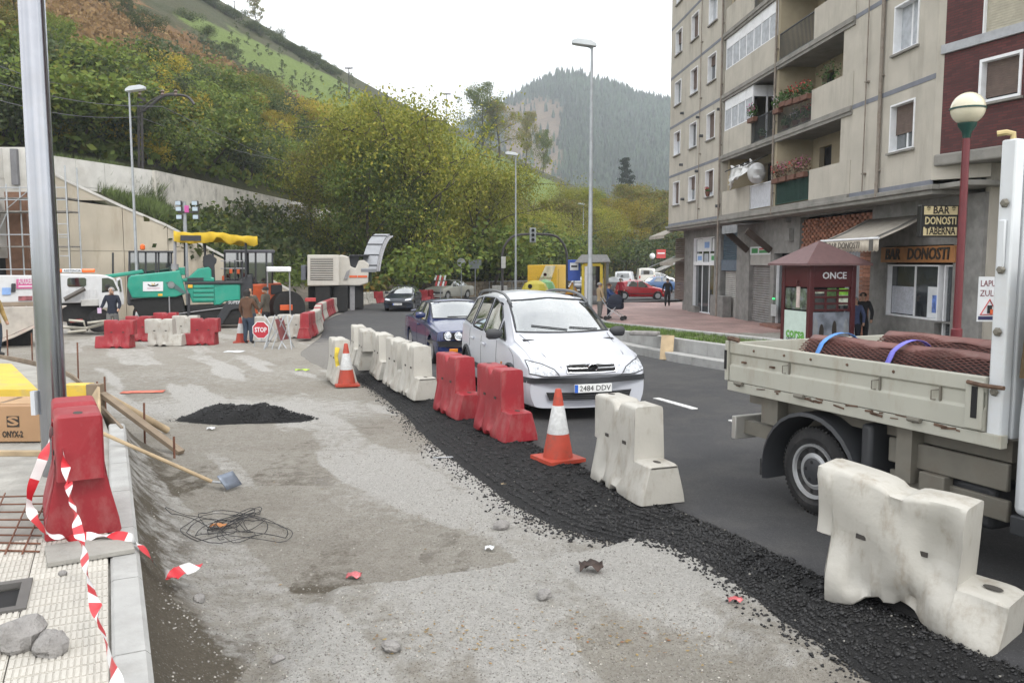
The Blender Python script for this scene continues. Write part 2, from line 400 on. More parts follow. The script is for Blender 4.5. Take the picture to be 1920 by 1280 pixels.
pale = .46 * np.clip((fbm(X * 1.6 + .9 * Y, Y * .35 + 50) - .5) / .08, 0, 1) + .55 * np.exp(-((X + .9) / 1.1) ** 2 - ((Y - 8.2) / 1.5) ** 2) + .8 * np.exp(-((X + 4.2) / 2.8) ** 2 - ((Y - 12.5) / 1.2) ** 2) + .40 * led + .45 * np.exp(-((X + .25) / .5) ** 2 - ((Y - 5.2) / .8) ** 2) + .35 * np.exp(-((X + 6) / 4) ** 2 - ((Y - 17) / 3) ** 2)
gravel_m = attr_mat('site_gravel', (.405, .38, .335), [('noise', (.9, .45, .7, (.27, .24, .2), .6)), ('noise', (3.2, .45, .75, (.45, .42, .375), .6)), ('noise', (11., .42, .7, (.26, .235, .195), .5)), ('noise', (30., .5, .72, (.47, .45, .41), .5)), ('mask', ('soil', (.15, .13, .10), 7.)), ('mask', ('pale', (.55, .535, .505), 7.)),
 ('speck', (45., .95, (.36, .34, .31))), ('speck', (75., .85, (.37, .35, .31))), ('speck', (70., .86, (.13, .115, .095))), ('speck', (110., .7, (.2, .18, .15)))], bumps=((16, .6), (60, .9), (170, .9)), disp=.03, var=(3, .22))
site = np_mesh('site_ground', np.stack([X, Y, Z], -1).reshape(-1, 3), grid_faces(len(ys), len(us)), gravel_m, smooth=True, kind='structure')
set_attr(site, 'soil', soil); set_attr(site, 'pale', pale)
_T = BVHTree.FromPolygons([tuple(v) for v in np.stack([X, Y, Z], -1).reshape(-1, 3)], grid_faces(len(ys), len(us)).tolist())
def gz(x, y):
 h = _T.ray_cast(Vector((x, y, 5)), Vector((0, 0, -1)))[0]; return h.z if h else P(y) - .14
def sg(px, py):
 d = Vector(ray(px, py)).normalized(); h = _T.ray_cast(Vector((0, 0, CAMH)), d)[0]
 return h if h else gp(px, py, -.14)
chip_dark = mat('asphalt_loose', (.0065, .0065, .007), .75, var=.5, scale=30, bump=.9, bscale=90, spec=.35)
outer_px = [(1900, 1460), (1640, 1290), (1480, 1190), (1345, 1090), (1250, 1042), (1130, 1010), (1040, 985), (950, 935), (860, 868), (800, 818), (745, 765), (690, 722), (655, 708)]
op = [gp(a, b, -.13) for a, b in outer_px]
inner = [Vector((7.6, -8, 0)), Vector((5.33, -2.8, 0)), Vector((1.48, 5.95, 0)), Vector((-.42, 10.25, 0)), Vector((-2.87, 16, 0))]
NS = 400; oo = spline(op, NS); ii = []
for p in oo:
 a, b = Vector((5.33, -2.8)), Vector((-2.87, 16.0)); t = clamp((p.xy - a).dot(b - a) / (b - a).length_squared); q = a.lerp(b, t)
 ii.append(Vector((q.x + .28, q.y + .12, 0)))
V = []; K = 16
for k, (a, b) in enumerate(zip(oo, ii)):
 lo0 = gz(a.x, a.y) + .006
 for j in range(K):
  t = j / (K - 1); q = a.lerp(b, t); top = P(q.y) + .007; lo = lo0
  V.append((q.x, q.y, lo + (top - lo) * min(1, t * 1.5) ** .8 - (.05 * (t - .72) / .28 if t > .72 else 0)))
V = np.array(V); nn_ = (fbm(V[:, 0] * 7, V[:, 1] * 7) - .5) * .05 + (fbm(V[:, 0] * 22, V[:, 1] * 22) - .5) * .03
tt = np.tile(np.linspace(0, 1, K), NS); V[:, 2] += nn_ * np.sin(PI * np.clip(tt, .0, 1))
np_mesh('asphalt_shoulder', V, grid_faces(NS, K), chip_dark, smooth=True, kind='structure')
def chips(n, name, matl, pos, smin, smax, flat=.7, **tags):
 """n little eight-faced lumps at positions from pos() -> (x, y, z)"""
 base = np.array([(1, 0, 0), (-1, 0, 0), (0, 1, 0), (0, -1, 0), (0, 0, 1), (0, 0, -1)], float)
 fa = np.array([(0, 2, 4), (2, 1, 4), (1, 3, 4), (3, 0, 4), (2, 0, 5), (1, 2, 5), (3, 1, 5), (0, 3, 5)])
 Ps = np.array(pos(n)); n = len(Ps)
 s = RNG.uniform(smin, smax, (n, 1, 1)) * RNG.uniform(.6, 1.3, (n, 6, 1)); a = RNG.uniform(0, 2 * PI, n)
 b = base[None] * s; b[..., 2] *= flat
 x = b[..., 0] * np.cos(a)[:, None] - b[..., 1] * np.sin(a)[:, None]; y = b[..., 0] * np.sin(a)[:, None] + b[..., 1] * np.cos(a)[:, None]
 el = RNG.uniform(-1.2, 1.2, (n, 1)); y, zc_ = y * np.cos(el) - b[..., 2] * np.sin(el), y * np.sin(el) + b[..., 2] * np.cos(el)
 V = np.stack([x, y, zc_], -1) + Ps[:, None, :]
 Fx = fa[None] + (np.arange(n) * 6)[:, None, None]
 return np_mesh(name, V.reshape(-1, 3), Fx.reshape(-1, 3), matl, **tags)
def shoulder_pos(n):
 out = []
 for i in range(n):
  k = int(NS * RNG.random() ** .8); k = min(k, NS - 1); t = RNG.beta(1.1, 1.5) * 1.02 - .32 * (RNG.random() ** 4.5)
  a, b = oo[k], ii[k]; q = a.lerp(b, t)
  z = V[min(k, NS - 1) * K + int(clamp(t) * (K - 1)), 2] + .004 if t > .02 else gz(q.x, q.y) + .004
  out.append((q.x, q.y, z))
 return out
chips(30000, 'asphalt_chips', mat('asphalt_chip', (.0085, .0085, .0095), .5, var=.4, scale=60, island=.8, spec=.5), shoulder_pos, .005, .015, kind='stuff')
chips(1300, 'asphalt_lumps', MATS['asphalt_chip'], shoulder_pos, .014, .027, kind='stuff')
chips(500, 'spilled_grit', mat('grit', (.22, .21, .19), .9, island=.4), shoulder_pos, .004, .011, kind='stuff')
def gravel_pos(n):
 out = []
 while len(out) < n:
  y = 2.7 + 15 * RNG.random() ** 2.2; x = RNG.uniform(-.45 * y - .2, .3 * y)
  if x > left_edge_x(y) - .75 or (x - KA.x) * kn.x + (y - KA.y) * kn.y < .08: continue
  if fbm(x * 1.5, y * 1.5) < RNG.uniform(.25, .62): continue
  out.append((x, y, gz(x, y) + .002))
 return out
chips(9000, 'gravel', mat('gravel_stone', (.30, .285, .255), .9, var=.3, scale=50, island=.35), gravel_pos, .003, .010, kind='stuff')
def strip(A, B, za, zb, n, w, name, matl, **tags):
 a, b = resample([(x, y, 0) for x, y in A], n), resample([(x, y, 0) for x, y in B], n); V = []
 for p, q in zip(a, b):
  for j in range(w):
   c = p.lerp(q, j / (w - 1)); V.append((c.x, c.y, lerp(za(c.x, c.y), zb(c.x, c.y), j / (w - 1))))
 return np_mesh(name, V, grid_faces(n, w), matl, smooth=True, **tags)
def off(line, d):
 out = []
 for i, p in enumerate(line):
  a = Vector(line[max(i - 1, 0)]); b = Vector(line[min(i + 1, len(line) - 1)]); t = (b - a).normalized()
  out.append((p[0] + t.y * d, p[1] - t.x * d))
 return out
kerb_line = [(13.5, -4), (12.3, -1.0), (8.55, 7.4), (6.55, 11.95), (4.38, 16.91), (3.7, 18.8), (2.99, 21.5), (2.5, 24.2), (2.05, 28), (1.9, 33), (2.4, 38), (3.2, 42)]
pave_edge = [(15.4, -3.0), (14.1, 0.2), (10.2, 9.0), (8.3, 13.6), (6.2, 18.0), (5.4, 20.3), (4.75, 22.6), (4.3, 25.6), (3.9, 29.5), (3.75, 33.5), (3.9, 38), (4.1, 42)]
conc = mat('kerb_concrete', (.35, .35, .34), .85, var=.12, scale=5, bump=.25, bscale=60, dirt=(.2, .19, .17), dscale=1.8, damt=.5)
def kerb_run(line, d0, d1, z0, z1, unit, name, parent=None, gap=.012):
 """a row of kerb stones, each a piece of its own"""
 A = resample([(x, y, 0) for x, y in off(line, d0)], 400); B = resample([(x, y, 0) for x, y in off(line, d1)], 400)
 L = sum((A[i + 1] - A[i]).length for i in range(399)); n = max(1, int(L / unit)); out = []
 for k in range(n):
  i0 = int(399 * k / n); i1 = max(i0 + 1, int(399 * (k + 1) / n)); mb = MB(); R = []
  g = gap / unit
  for t in (g, .33, .66, 1 - g):
   f = i0 + (i1 - i0) * t; j = min(int(f), 398); fr = f - j
   a = A[j].lerp(A[j + 1], fr); b = B[j].lerp(B[j + 1], fr)
   za0, za1 = z0(a.x, a.y), z1(a.x, a.y)
   R.append([(a.x, a.y, za0), (a.x, a.y, za1 - .012), (lerp(a.x, b.x, .06), lerp(a.y, b.y, .06), za1), (lerp(a.x, b.x, .94), lerp(a.y, b.y, .94), za1), (b.x, b.y, za1 - .012), (b.x, b.y, za0)])
  out.append(mb.grid(R, cv=True, cap0=True, cap1=True).obj(name, conc, parent, smooth=30))
 return out
kz = thing('low_kerb', 'low pale concrete kerb along the far side of the asphalt road', 'kerb')
kerb_run(kerb_line, 0, .32, lambda x, y: P(y) - .3, lambda x, y: P(y) + .13, 1.5, 'kerb_stone', kz)
kw = thing('planter_wall', 'pale concrete retaining wall between the road kerb and the grass strip', 'low wall')
kerb_run(kerb_line, .34, .52, lambda x, y: P(y) - .3, lambda x, y: pz(x, y) + .0, 2.4, 'wall_segment', kw, gap=.006)
grass_base = mat('grass_soil', (.07, .085, .03), .95, var=.4, scale=8, bump=.8, bscale=30)
strip(off(kerb_line, .5), pave_edge, lambda x, y: pz(x, y) - .06, lambda x, y: pz(x, y) - .03, 160, 8, 'verge', grass_base, kind='structure')
ke = thing('paving_kerb', 'grey kerb edging the red pavement behind the grass strip', 'kerb')
kerb_run(pave_edge, 0, .2, lambda x, y: -1.1, lambda x, y: pz(x, y) + .035, 1.2, 'kerb_stone', ke)
def paver_mat():
 m = bpy.data.materials.new('red_paving'); m.use_nodes = True; n, l = m.node_tree.nodes, m.node_tree.links; b = n['Principled BSDF']
 co = n.new('ShaderNodeTexCoord').outputs['Object']; mp = n.new('ShaderNodeMapping'); mp.inputs['Rotation'].default_value = (0, 0, .07); l.new(co, mp.inputs['Vector'])
 br = n.new('ShaderNodeTexBrick'); br.inputs['Scale'].default_value = 1; br.inputs['Brick Width'].default_value = .6; br.inputs['Row Height'].default_value = .4; br.inputs['Mortar Size'].default_value = .012
 br.inputs['Color1'].default_value = (.36, .235, .21, 1); br.inputs['Color2'].default_value = (.29, .19, .175, 1); br.inputs['Mortar'].default_value = (.2, .16, .15, 1)
 l.new(mp.outputs[0], br.inputs['Vector'])
 t = n.new('ShaderNodeTexNoise'); t.inputs['Scale'].default_value = .7; t.inputs['Detail'].default_value = 8; l.new(co, t.inputs['Vector'])
 r = n.new('ShaderNodeValToRGB'); r.color_ramp.elements[0].position = .35; r.color_ramp.elements[0].color = (.75, .75, .75, 1); r.color_ramp.elements[1].position = .7; r.color_ramp.elements[1].color = (1.25, 1.22, 1.2, 1); l.new(t.outputs['Fac'], r.inputs['Fac'])
 q = n.new('ShaderNodeMixRGB'); q.blend_type = 'MULTIPLY'; q.inputs[0].default_value = 1; l.new(br.outputs['Color'], q.inputs[1]); l.new(r.outputs['Color'], q.inputs[2]); l.new(q.outputs[0], b.inputs['Base Color'])
 b.inputs['Roughness'].default_value = .75; return m
def pv(x, y): return -.62 - .13 * sstep(38, 52, y)
strip(off(pave_edge, .12), [(40, -6), (38, 2), (34, 9), (30, 14), (27, 18), (25, 20.3), (24, 22.6), (24, 25.6), (24, 29.5), (24, 33.5), (24, 38), (24, 42)], pv, pv, 120, 60, 'pavement', paver_mat(), kind='structure')
strip([(4.3, 42), (3.6, 46), (4.4, 53), (8.2, 57.0)], [(24.0, 42), (24, 46), (24, 53), (24, 57)], pv, pv, 40, 30, 'plaza', MATS.get('x') or bpy.data.materials['red_paving'], kind='structure')
strip([(4.4, 53), (8.2, 57.0), (14, 62), (40, 80)], [(5.5, 57.5), (12, 64.5), (24, 73), (60, 95)], lambda x, y: P(y) + .02, lambda x, y: P(y) + .02, 40, 6, 'parking_lane', asphalt, kind='structure')
# grass blades on the verge and in front of the concrete wall
def blades(n, name, pos, h0, h1, matl, w=.012, **tags):
 Ps = np.array(pos(n)); n = len(Ps); a = RNG.uniform(0, 2 * PI, n); h = RNG.uniform(h0, h1, n); le = RNG.normal(0, .35, (n, 2)) * h[:, None]
 dx, dy = np.cos(a) * w, np.sin(a) * w
 A = Ps + np.stack([dx, dy, 0 * a], 1); B = Ps - np.stack([dx, dy, 0 * a], 1); C_ = Ps + np.stack([le[:, 0], le[:, 1], h], 1)
 V = np.stack([A, B, C_], 1).reshape(-1, 3)
 return np_mesh(name, V, np.arange(3 * n).reshape(-1, 3), matl, **tags)
grass_m = mat('grass_blade', (.10, .16, .035), .8, var=.3, scale=2, island=.5)
va, vb = resample([(x, y, 0) for x, y in off(kerb_line, .54)], 200), resample([(x, y, 0) for x, y in pave_edge], 200)
def verge_pos(n):
 out = []
 for i in range(n):
  k = int(RNG.uniform(40, 185)); q = va[k].lerp(vb[k], RNG.uniform(.02, .97))
  if fbm(q.x * 2, q.y * 2) > .36: out.append((q.x, q.y, pz(q.x, q.y) - .06))
 return out
blades(16000, 'verge_grass', verge_pos, .05, .13, grass_m, kind='stuff')
TC = {  # photo column: base, wall foot, wall top, terrace end, ridge(Y, photo row)
 -900: ((30, -1.3), (30.2, -1.2), (30.5, 7), (36, 7.5), (130, -700)), -500: ((33, -1.3), (33.2, -1), (33.6, 7), (39, 7.5), (150, -480)),
 -40: ((37, -1.3), (37.2, -1), (37.8, 7.0), (43, 7.5), (188, -235)), 100: ((41.4, 6.0), (41.6, 6.3), (42.1, 7.05), (47, 7.5), (197, -160)),
 305: ((42.8, 3.7), (47.4, 5.2), (47.9, 7.0), (54, 7.5), (215, -44)), 395: ((43.6, 2.1), (57.7, 5.2), (58.2, 7.2), (64, 7.8), (222, -3)),
 540: ((45, -1.1), (74.5, 5.4), (75.1, 7), (81, 8), (232, 80)), 650: ((50, -1.1), (87.2, 5.6), (87.9, 7), (94, 8.5), (245, 142)),
 760: ((60, -1.2), (90, 6), (95, 8), (102, 10), (250, 202)), 880: ((68, -1.2), (95, 6), (105, 9), (112, 11), (250, 256)),
 1000: ((80, -1.2), (105, 4), (120, 8), (126, 9.5), (240, 318)), 1100: ((97, -1.2), (115, 3), (130, 6), (136, 7), (230, 362)),
 1250: ((128, -1.2), (140, 2), (150, 4), (156, 5), (230, 405)), 1500: ((140, -1.2), (146, 2), (160, 4), (166, 5), (240, 440)), 3000: ((120, -1.2), (126, 2), (140, 4), (146, 5), (240, 470))}
keys = sorted(TC); cols = np.concatenate([np.linspace(-900, 0, 40), np.linspace(10, 1260, 220), np.linspace(1275, 3000, 40)])
segs = [(0, 1, 10), (1, 2, 3), (2, 3, 5), (3, 4, 90)]
ctrl = []
for k in keys:
 c = list(TC[k]); yr, py = c[4]; c[4] = (yr, CAMH + (490 - py) / F * yr); ctrl.append(c + [(c[4][0] + 60, c[4][1] * .92 - 2), (c[4][0] + 300, -3.5)])
ctrl = np.array(ctrl); segs += [(4, 5, 8), (5, 6, 10)]
HV = []
for c in cols:
 cc = [[np.interp(c, keys, ctrl[:, i, j]) for j in (0, 1)] for i in range(7)]; u = (c - 960) / F / CP
 for a, b, n in segs:
  for i in range(n + (1 if b == 6 else 0)):
   t = i / n; yy = lerp(cc[a][0], cc[b][0], t); zz = lerp(cc[a][1], cc[b][1], t)
   am = 3.2 * math.sin(PI * t) if a == 3 else (.7 * math.sin(PI * t) if a == 0 else 0)
   HV.append((u * yy, yy, zz, am, t if a == 3 else (-1 if a < 3 else 2), c))
HV = np.array(HV); HV[:, 2] += HV[:, 3] * (fbm(HV[:, 0] * .06 + 3, HV[:, 1] * .06) - .5) + .25 * HV[:, 3] * (fbm(HV[:, 0] * .35, HV[:, 1] * .35) - .5)
nrow = len(HV) // len(cols)
f_, cpx = HV[:, 4], HV[:, 5]
zc = HV[:, 2] - CAMH; fw = HV[:, 1] * CP - zc * SP; upp = HV[:, 1] * SP + zc * CP
ppy = 640 - F * upp / fw
skyy = np.interp(cpx, keys, [TC[k][4][1] for k in keys])
wv = (fbm(HV[:, 0] * .05, HV[:, 1] * .05) - .5) * 40
below = ppy - skyy + wv
gw = np.interp(cpx, [300, 420, 520, 640, 760, 900, 1020], [20, 45, 75, 75, 60, 70, 60]); g0 = np.interp(cpx, [300, 480, 640, 1020], [40, 28, 8, 6])
green = (f_ > 0) * (f_ < 1.5) * np.clip((below - g0) / 10, 0, 1) * np.clip((g0 + gw - below) / 12, 0, 1) * np.clip((cpx - 330) / 60, 0, 1) * np.clip((1060 - cpx) / 30, 0, 1)
brack = (f_ > 0) * np.clip((below - g0 - gw + 4) / 14, 0, 1) * np.clip((230 - ppy + wv) / 40, 0, 1) * np.clip((700 - cpx) / 120, 0, 1) * .9
rock = (f_ < 0) * np.clip((ppy - 520) / 25, 0, 1) * .8 + (f_ < 0) * np.clip((470 - cpx) / 60, 0, 1) * .25
hill_m = attr_mat('hill_earth', (.058, .065, .028), [('noise', (.12, .4, .7, (.085, .075, .035), .8)), ('mask', ('bracken', (.20, .115, .05), .25)), ('noise', (.35, .55, .75, (.06, .065, .03), .55)), ('mask', ('meadow', (.15, .205, .05), .3)), ('mask', ('rock', (.26, .23, .19), .5))], bumps=((1.2, .8), (5, .8)), disp=.5, var=(.12, .35))
hill = np_mesh('hillside', HV[:, :3], grid_faces(len(cols), nrow), hill_m, smooth=True, kind='structure')
set_attr(hill, 'bracken', brack); set_attr(hill, 'meadow', green * 1.1); set_attr(hill, 'rock', rock)
_HT = BVHTree.FromPolygons([tuple(v) for v in HV[:, :3]], grid_faces(len(cols), nrow).tolist())
def hp(px, py):
 d = Vector(ray(px, py)).normalized(); h = _HT.ray_cast(Vector((0, 0, CAMH)), d)[0]; return h
def hz(x, y):
 h = _HT.ray_cast(Vector((x, y, 300)), Vector((0, 0, -1)))[0]; return h.z if h else P(y)
mk = [(700, 300), (800, 262), (880, 225), (945, 190), (985, 166), (1040, 142), (1080, 140), (1110, 152), (1150, 160), (1190, 176), (1240, 186), (1330, 200), (1500, 260), (1800, 300), (2300, 330)]
mc = np.linspace(640, 2300, 150); MV = []; NRW = 60
for c in mc:
 ys_ = np.interp(c, [k[0] for k in mk], [k[1] + 35 for k in mk]); zr = CAMH + (490 - ys_) / F * 980; u = (c - 960) / F / CP
 for i in range(NRW):
  t = i / (NRW - 1); yy = lerp(480, 980, t) if t < .85 else lerp(905, 1300, (t - .85) / .15)
  zz = -4 + (zr + 4) * (min(t / .85, 1) ** 1.15) if t < .85 else lerp(zr, 20, ((t - .85) / .15) ** 1.2)
  MV.append((u * yy, yy, zz, c, t))
MV = np.array(MV); MV[:, 2] += 9 * (fbm(MV[:, 0] * .006, MV[:, 1] * .006, 5) - .5) * np.sin(PI * np.clip(MV[:, 4], 0, .85) / .85)
mpy = 490 - (MV[:, 2] - CAMH) / MV[:, 1] * F
cut = np.clip((MV[:, 3] - 925) / 25, 0, 1) * np.clip((1058 - MV[:, 3] - np.maximum(0, 200 - mpy) * .6) / 14, 0, 1) * np.clip((mpy - 185 - np.abs(MV[:, 3] - 1010) * .25) / 10, 0, 1)
mtn_m = attr_mat('mountain_earth', (.04, .05, .024), [('mask', ('cut', (.125, .09, .058), .02))], bumps=((.05, .8),), disp=4, var=(.004, .3))
mtn = np_mesh('mountain', MV[:, :3], grid_faces(len(mc), NRW), mtn_m, smooth=True, kind='structure'); set_attr(mtn, 'cut', cut)
_MT = BVHTree.FromPolygons([tuple(v) for v in MV[:, :3]], grid_faces(len(mc), NRW).tolist())
def cones(n):
 out = []; ph = 4; V = []; Fq = []
 idx = RNG.integers(0, len(MV), n * 3)
 for i in idx:
  if len(V) // 10 >= n: break
  if cut[i] > .3 and RNG.random() < .93: continue
  if MV[i, 3] > 1330 or MV[i, 3] < 700: continue
  x, y = MV[i, 0] + RNG.uniform(-9, 9), MV[i, 1] + RNG.uniform(-9, 9)
  h = _MT.ray_cast(Vector((x, y, 600)), Vector((0, 0, -1)))[0]
  if h is None: continue
  H = RNG.uniform(4.5, 11); r = H * RNG.uniform(.14, .22); k = len(V); a0 = RNG.uniform(0, PI)
  for zf_, rf in ((.0, 1.), (.55, .62)):
   for q in range(4): V.append((x + r * rf * math.cos(a0 + q * PI / 2) * RNG.uniform(.7, 1.2), y + r * rf * math.sin(a0 + q * PI / 2), h.z + H * zf_))
  V.append((x, y, h.z + H)); V.append((x, y, h.z))
  for q in range(4):
   b = (q + 1) % 4; Fq += [(k + q, k + b, k + 4 + b), (k + q, k + 4 + b, k + 4 + q), (k + 4 + q, k + 4 + b, k + 8)]
 return V, Fq
V_, F_ = cones(20000)
np_mesh('mountain_forest', V_, F_, mat('conifer_far', (.028, .045, .024), .95, var=.3, scale=.01, island=.55), kind='stuff')
# ================================================================== apartment block, brick building
stucco = mat('stucco', (.43, .40, .345), .9, var=.1, scale=1.2, bump=.2, bscale=90, dirt=(.2, .18, .15), dscale=1.6, damt=.5, streak=.16)
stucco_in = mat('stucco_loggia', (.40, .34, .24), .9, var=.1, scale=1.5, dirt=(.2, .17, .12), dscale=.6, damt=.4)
band_m = mat('grey_band', (.17, .18, .21), .85, var=.12, scale=3)
slab_m = mat('slab_concrete', (.23, .22, .2), .9, var=.15, scale=2, dirt=(.09, .09, .08), dscale=1.1, damt=.6)
white_m = mat('white_frame', (.74, .75, .77), .55, var=.05, scale=5, dirt=(.4, .4, .4), dscale=2, damt=.3)
pane_m = mat('window_pane', (.035, .04, .045), .06, var=.4, scale=.8, spec=.8)
curtain_m = mat('net_curtain', (.38, .4, .43), .7, var=.2, scale=5, spec=.6)
pane_l = mat('window_pane_bright', (.12, .13, .14), .05, var=.6, scale=1.3, spec=1.)
shutter_m = mat('roller_shutter', (.12, .085, .07), .7, var=.15, scale=6)
stone_m = mat('grey_stone', (.20, .195, .185), .85, var=.2, scale=4, bump=.25, bscale=50, dirt=(.09, .085, .08), dscale=.9, damt=.6)
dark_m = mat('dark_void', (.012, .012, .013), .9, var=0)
rail_m = mat('railing_iron', (.05, .055, .06), .5, var=.1)
pipe_m = mat('drain_pipe', (.22, .19, .16), .7, var=.15, dirt=(.12, .06, .03), dscale=5, damt=.7)
FX = 12.53
def ft(px, o=0.):
 u = (px - 960) / F / CP; y = (FX + o) / (u + .075); return (47.9 - y) * 1.0028
def fz(px, py, o=0.):
 u = (px - 960) / F / CP; return at(px, py, (FX + o) / (u + .075)).z
block = thing('apartment_building', 'beige apartment block with balconies and shops below, at the right', 'building', (FX - .075 * 47.9, 47.9, 0), math.atan2(-.9972, .0748))
FL = [4.15 + 2.7 * i for i in range(7)]; TOP = 4.15 + 2.7 * 6
def wall_open(mb, t0, t1, z0, z1, holes, y0, y1):
 ts = sorted({t0, t1} | {clamp(h[k], t0, t1) for h in holes for k in (0, 1)}); zs = sorted({z0, z1} | {clamp(h[k], z0, z1) for h in holes for k in (2, 3)})
 for a, b in zip(ts, ts[1:]):
  run = None
  for c, d in zip(zs, zs[1:]):
   tm, zm = (a + b) / 2, (c + d) / 2
   if any(h[0] < tm < h[1] and h[2] < zm < h[3] for h in holes):
    if run: mb.bb(a, b, y0, y1, run[0], run[1]); run = None
   else: run = (run[0], d) if run else (c, d)
  if run: mb.bb(a, b, y0, y1, run[0], run[1])
 return mb
# openings
WX = [(.95, 2.2), (3.95, 5.2), (6.85, 8.1)]; WR = (23.95, 25.2)
holes = []
for z in FL[:6]:
 for a, b in WX: holes.append((a, b, z + 1.0, z + 2.27))
 holes.append((WR[0], WR[1], z + .95, z + 2.27))
mb = MB(); wall_open(mb, 0, 9.2, FL[0], TOP, holes, 0, .3); mb.bb(0, .3, .3, 12, FL[0], TOP)
mb.obj('wall', stucco, block, smooth=0)
mb = MB(); wall_open(mb, 21.66, 26.1, FL[0], TOP, holes, 0, .3)
mb.add([(26.1, 0, FL[0]), (27.1, .95, FL[0]), (27.1, .95, TOP), (26.1, 0, TOP), (26.1, .3, FL[0]), (26.9, 1.05, FL[0]), (26.9, 1.05, TOP), (26.1, .3, TOP)], [(0, 1, 2, 3), (5, 4, 7, 6), (0, 4, 5, 1), (3, 2, 6, 7), (1, 5, 6, 2)])
mb.obj('wall', stucco, block, smooth=0)
# loggia shells: back wall, sides, divider
mb = MB(); LD = 1.45
back_holes = []
for z in FL[:6]:
 back_holes += [(10.6, 11.7, z + .9, z + 2.2), (13.0, 14.0, z + .05, z + 2.15), (16.2, 17.2, z + .05, z + 2.15), (18.3, 20.9, z + .9, z + 2.2)]
wall_open(mb, 9.2, 21.66, FL[0], TOP, back_holes, LD, LD + .2)
mb.bb(9.2, 9.42, .3, LD, FL[0], TOP); mb.bb(21.5, 21.66, .3, LD, FL[0], TOP); mb.bb(15.4, 15.62, .02, LD, FL[0], TOP)
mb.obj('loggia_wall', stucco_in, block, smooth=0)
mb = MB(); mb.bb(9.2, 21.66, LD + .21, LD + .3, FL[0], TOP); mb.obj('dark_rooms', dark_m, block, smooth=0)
for k, z in enumerate(FL):
 mb = MB()
 mb.bb(9.2, 21.66, -.09, LD, z - .16, z - .001); mb.bb(9.2, 21.66, -.05, .1, z - .27, z - .16)
 mb.obj('floor_slab', slab_m, block, smooth=0)
 mb = MB(); zb = z - .12
 for a, b in ((0, 9.2), (21.66, 26.1)): MB().bb(a, b, -.012, .05, zb, zb + .13).obj('band', band_m, block, smooth=0)
# ledge under the first floor
mb = MB(); mb.bb(-.3, 26.3, -.1, 1.6, 3.9, 4.03); mb.bb(-.25, 26.2, -.03, 1.6, 3.78, 3.9); mb.bb(26.3, 27.5, .1, 1.6, 3.9, 4.03)
mb.obj('ledge', slab_m, block, smooth=0, bevel=.02)
# parapets, railings
par = MB()
for k, z in enumerate(FL[:6]):
 if k != 2: par.bb(9.42, 12.9, -.02, .1, z - .001, z + 1.05)
 else: par.bb(9.42, 15.4, -.02, .1, z - .001, z + 1.05)
 par.bb(18.69, 21.66, -.02, .12, z - .001, z + 1.05)
par.bb(20.9, 21.66, .0, .25, FL[0], TOP)
par.obj('parapet', stucco, block, smooth=0)
def railing(t0, t1, z, matl, solid=None, hgt=1.02):
 mb = MB(); n = int((t1 - t0) / .11)
 mb.bb(t0, t1, .0, .05, z + hgt - .04, z + hgt); mb.bb(t0, t1, .01, .04, z + .06, z + .09)
 for i in range(n + 1): mb.bb(t0 + (t1 - t0) * i / n - .009, t0 + (t1 - t0) * i / n + .009, .015, .033, z + .06, z + hgt - .02)
 r = mb.obj('railing', matl, block, smooth=0)
 if solid: MB().bb(t0 + .02, t1 - .02, .06, .07, z + .1, z + hgt - .06).obj('screen', solid, r, smooth=0)
 return r
wrail = mat('white_railing', (.62, .63, .66), .6, var=.1); grail = mat('green_railing', (.02, .06, .045), .6, var=.2)
wscreen = mat('white_screen', (.55, .56, .6), .6, var=.15, scale=9); gscreen = mat('green_screen', (.015, .04, .033), .8, var=.3, scale=9)
railing(12.92, 15.38, FL[0], wrail, wscreen); railing(15.64, 18.67, FL[0], grail, gscreen)
railing(12.92, 15.38, FL[1], rail_m); railing(15.64, 18.67, FL[1], rail_m)
railing(15.64, 18.67, FL[2], rail_m); railing(12.92, 15.38, FL[3], rail_m); railing(15.64, 18.67, FL[3], rail_m)
# windows: the frame is the part, pane / sill / shutter its pieces
def window(t0, t1, z0, z1, y=0., shut=0., mull=0, lit=None, sill=True, name='window', depth=.22, fr=.045, parent=None):
 mb = MB(); d = depth
 for a, b, c, e in ((t0, t0 + fr, z0, z1), (t1 - fr, t1, z0, z1), (t0 + fr, t1 - fr, z1 - fr, z1), (t0 + fr, t1 - fr, z0, z0 + fr)): mb.bb(a, b, y - .03, y + d, c, e)
 for i in range(mull): x = t0 + (t1 - t0) * (i + 1) / (mull + 1); mb.bb(x - .03, x + .03, y + d - .06, y + d, z0 + fr, z1 - fr)
 w = mb.obj(name, white_m, parent or block, smooth=0)
 MB().bb(t0 + fr, t1 - fr, y + d - .03, y + d - .01, z0 + fr, z1 - fr).obj('pane', lit or pane_m, w, smooth=0)
 if sill: MB().bb(t0 - .06, t1 + .06, y - .09, y + .05, z0 - .06, z0 - .002).obj('sill', slab_m, w, smooth=0)
 if shut:
  mb = MB(); n = max(3, int((z1 - z0) * shut / .055)); h = (z1 - z0 - fr) * shut
  for i in range(n): mb.bb(t0 + fr, t1 - fr, y + d - .075, y + d - .05, z1 - fr - h * (i + 1) / n + .004, z1 - fr - h * i / n)
  mb.obj('shutter', shutter_m, w, smooth=0)
 return w
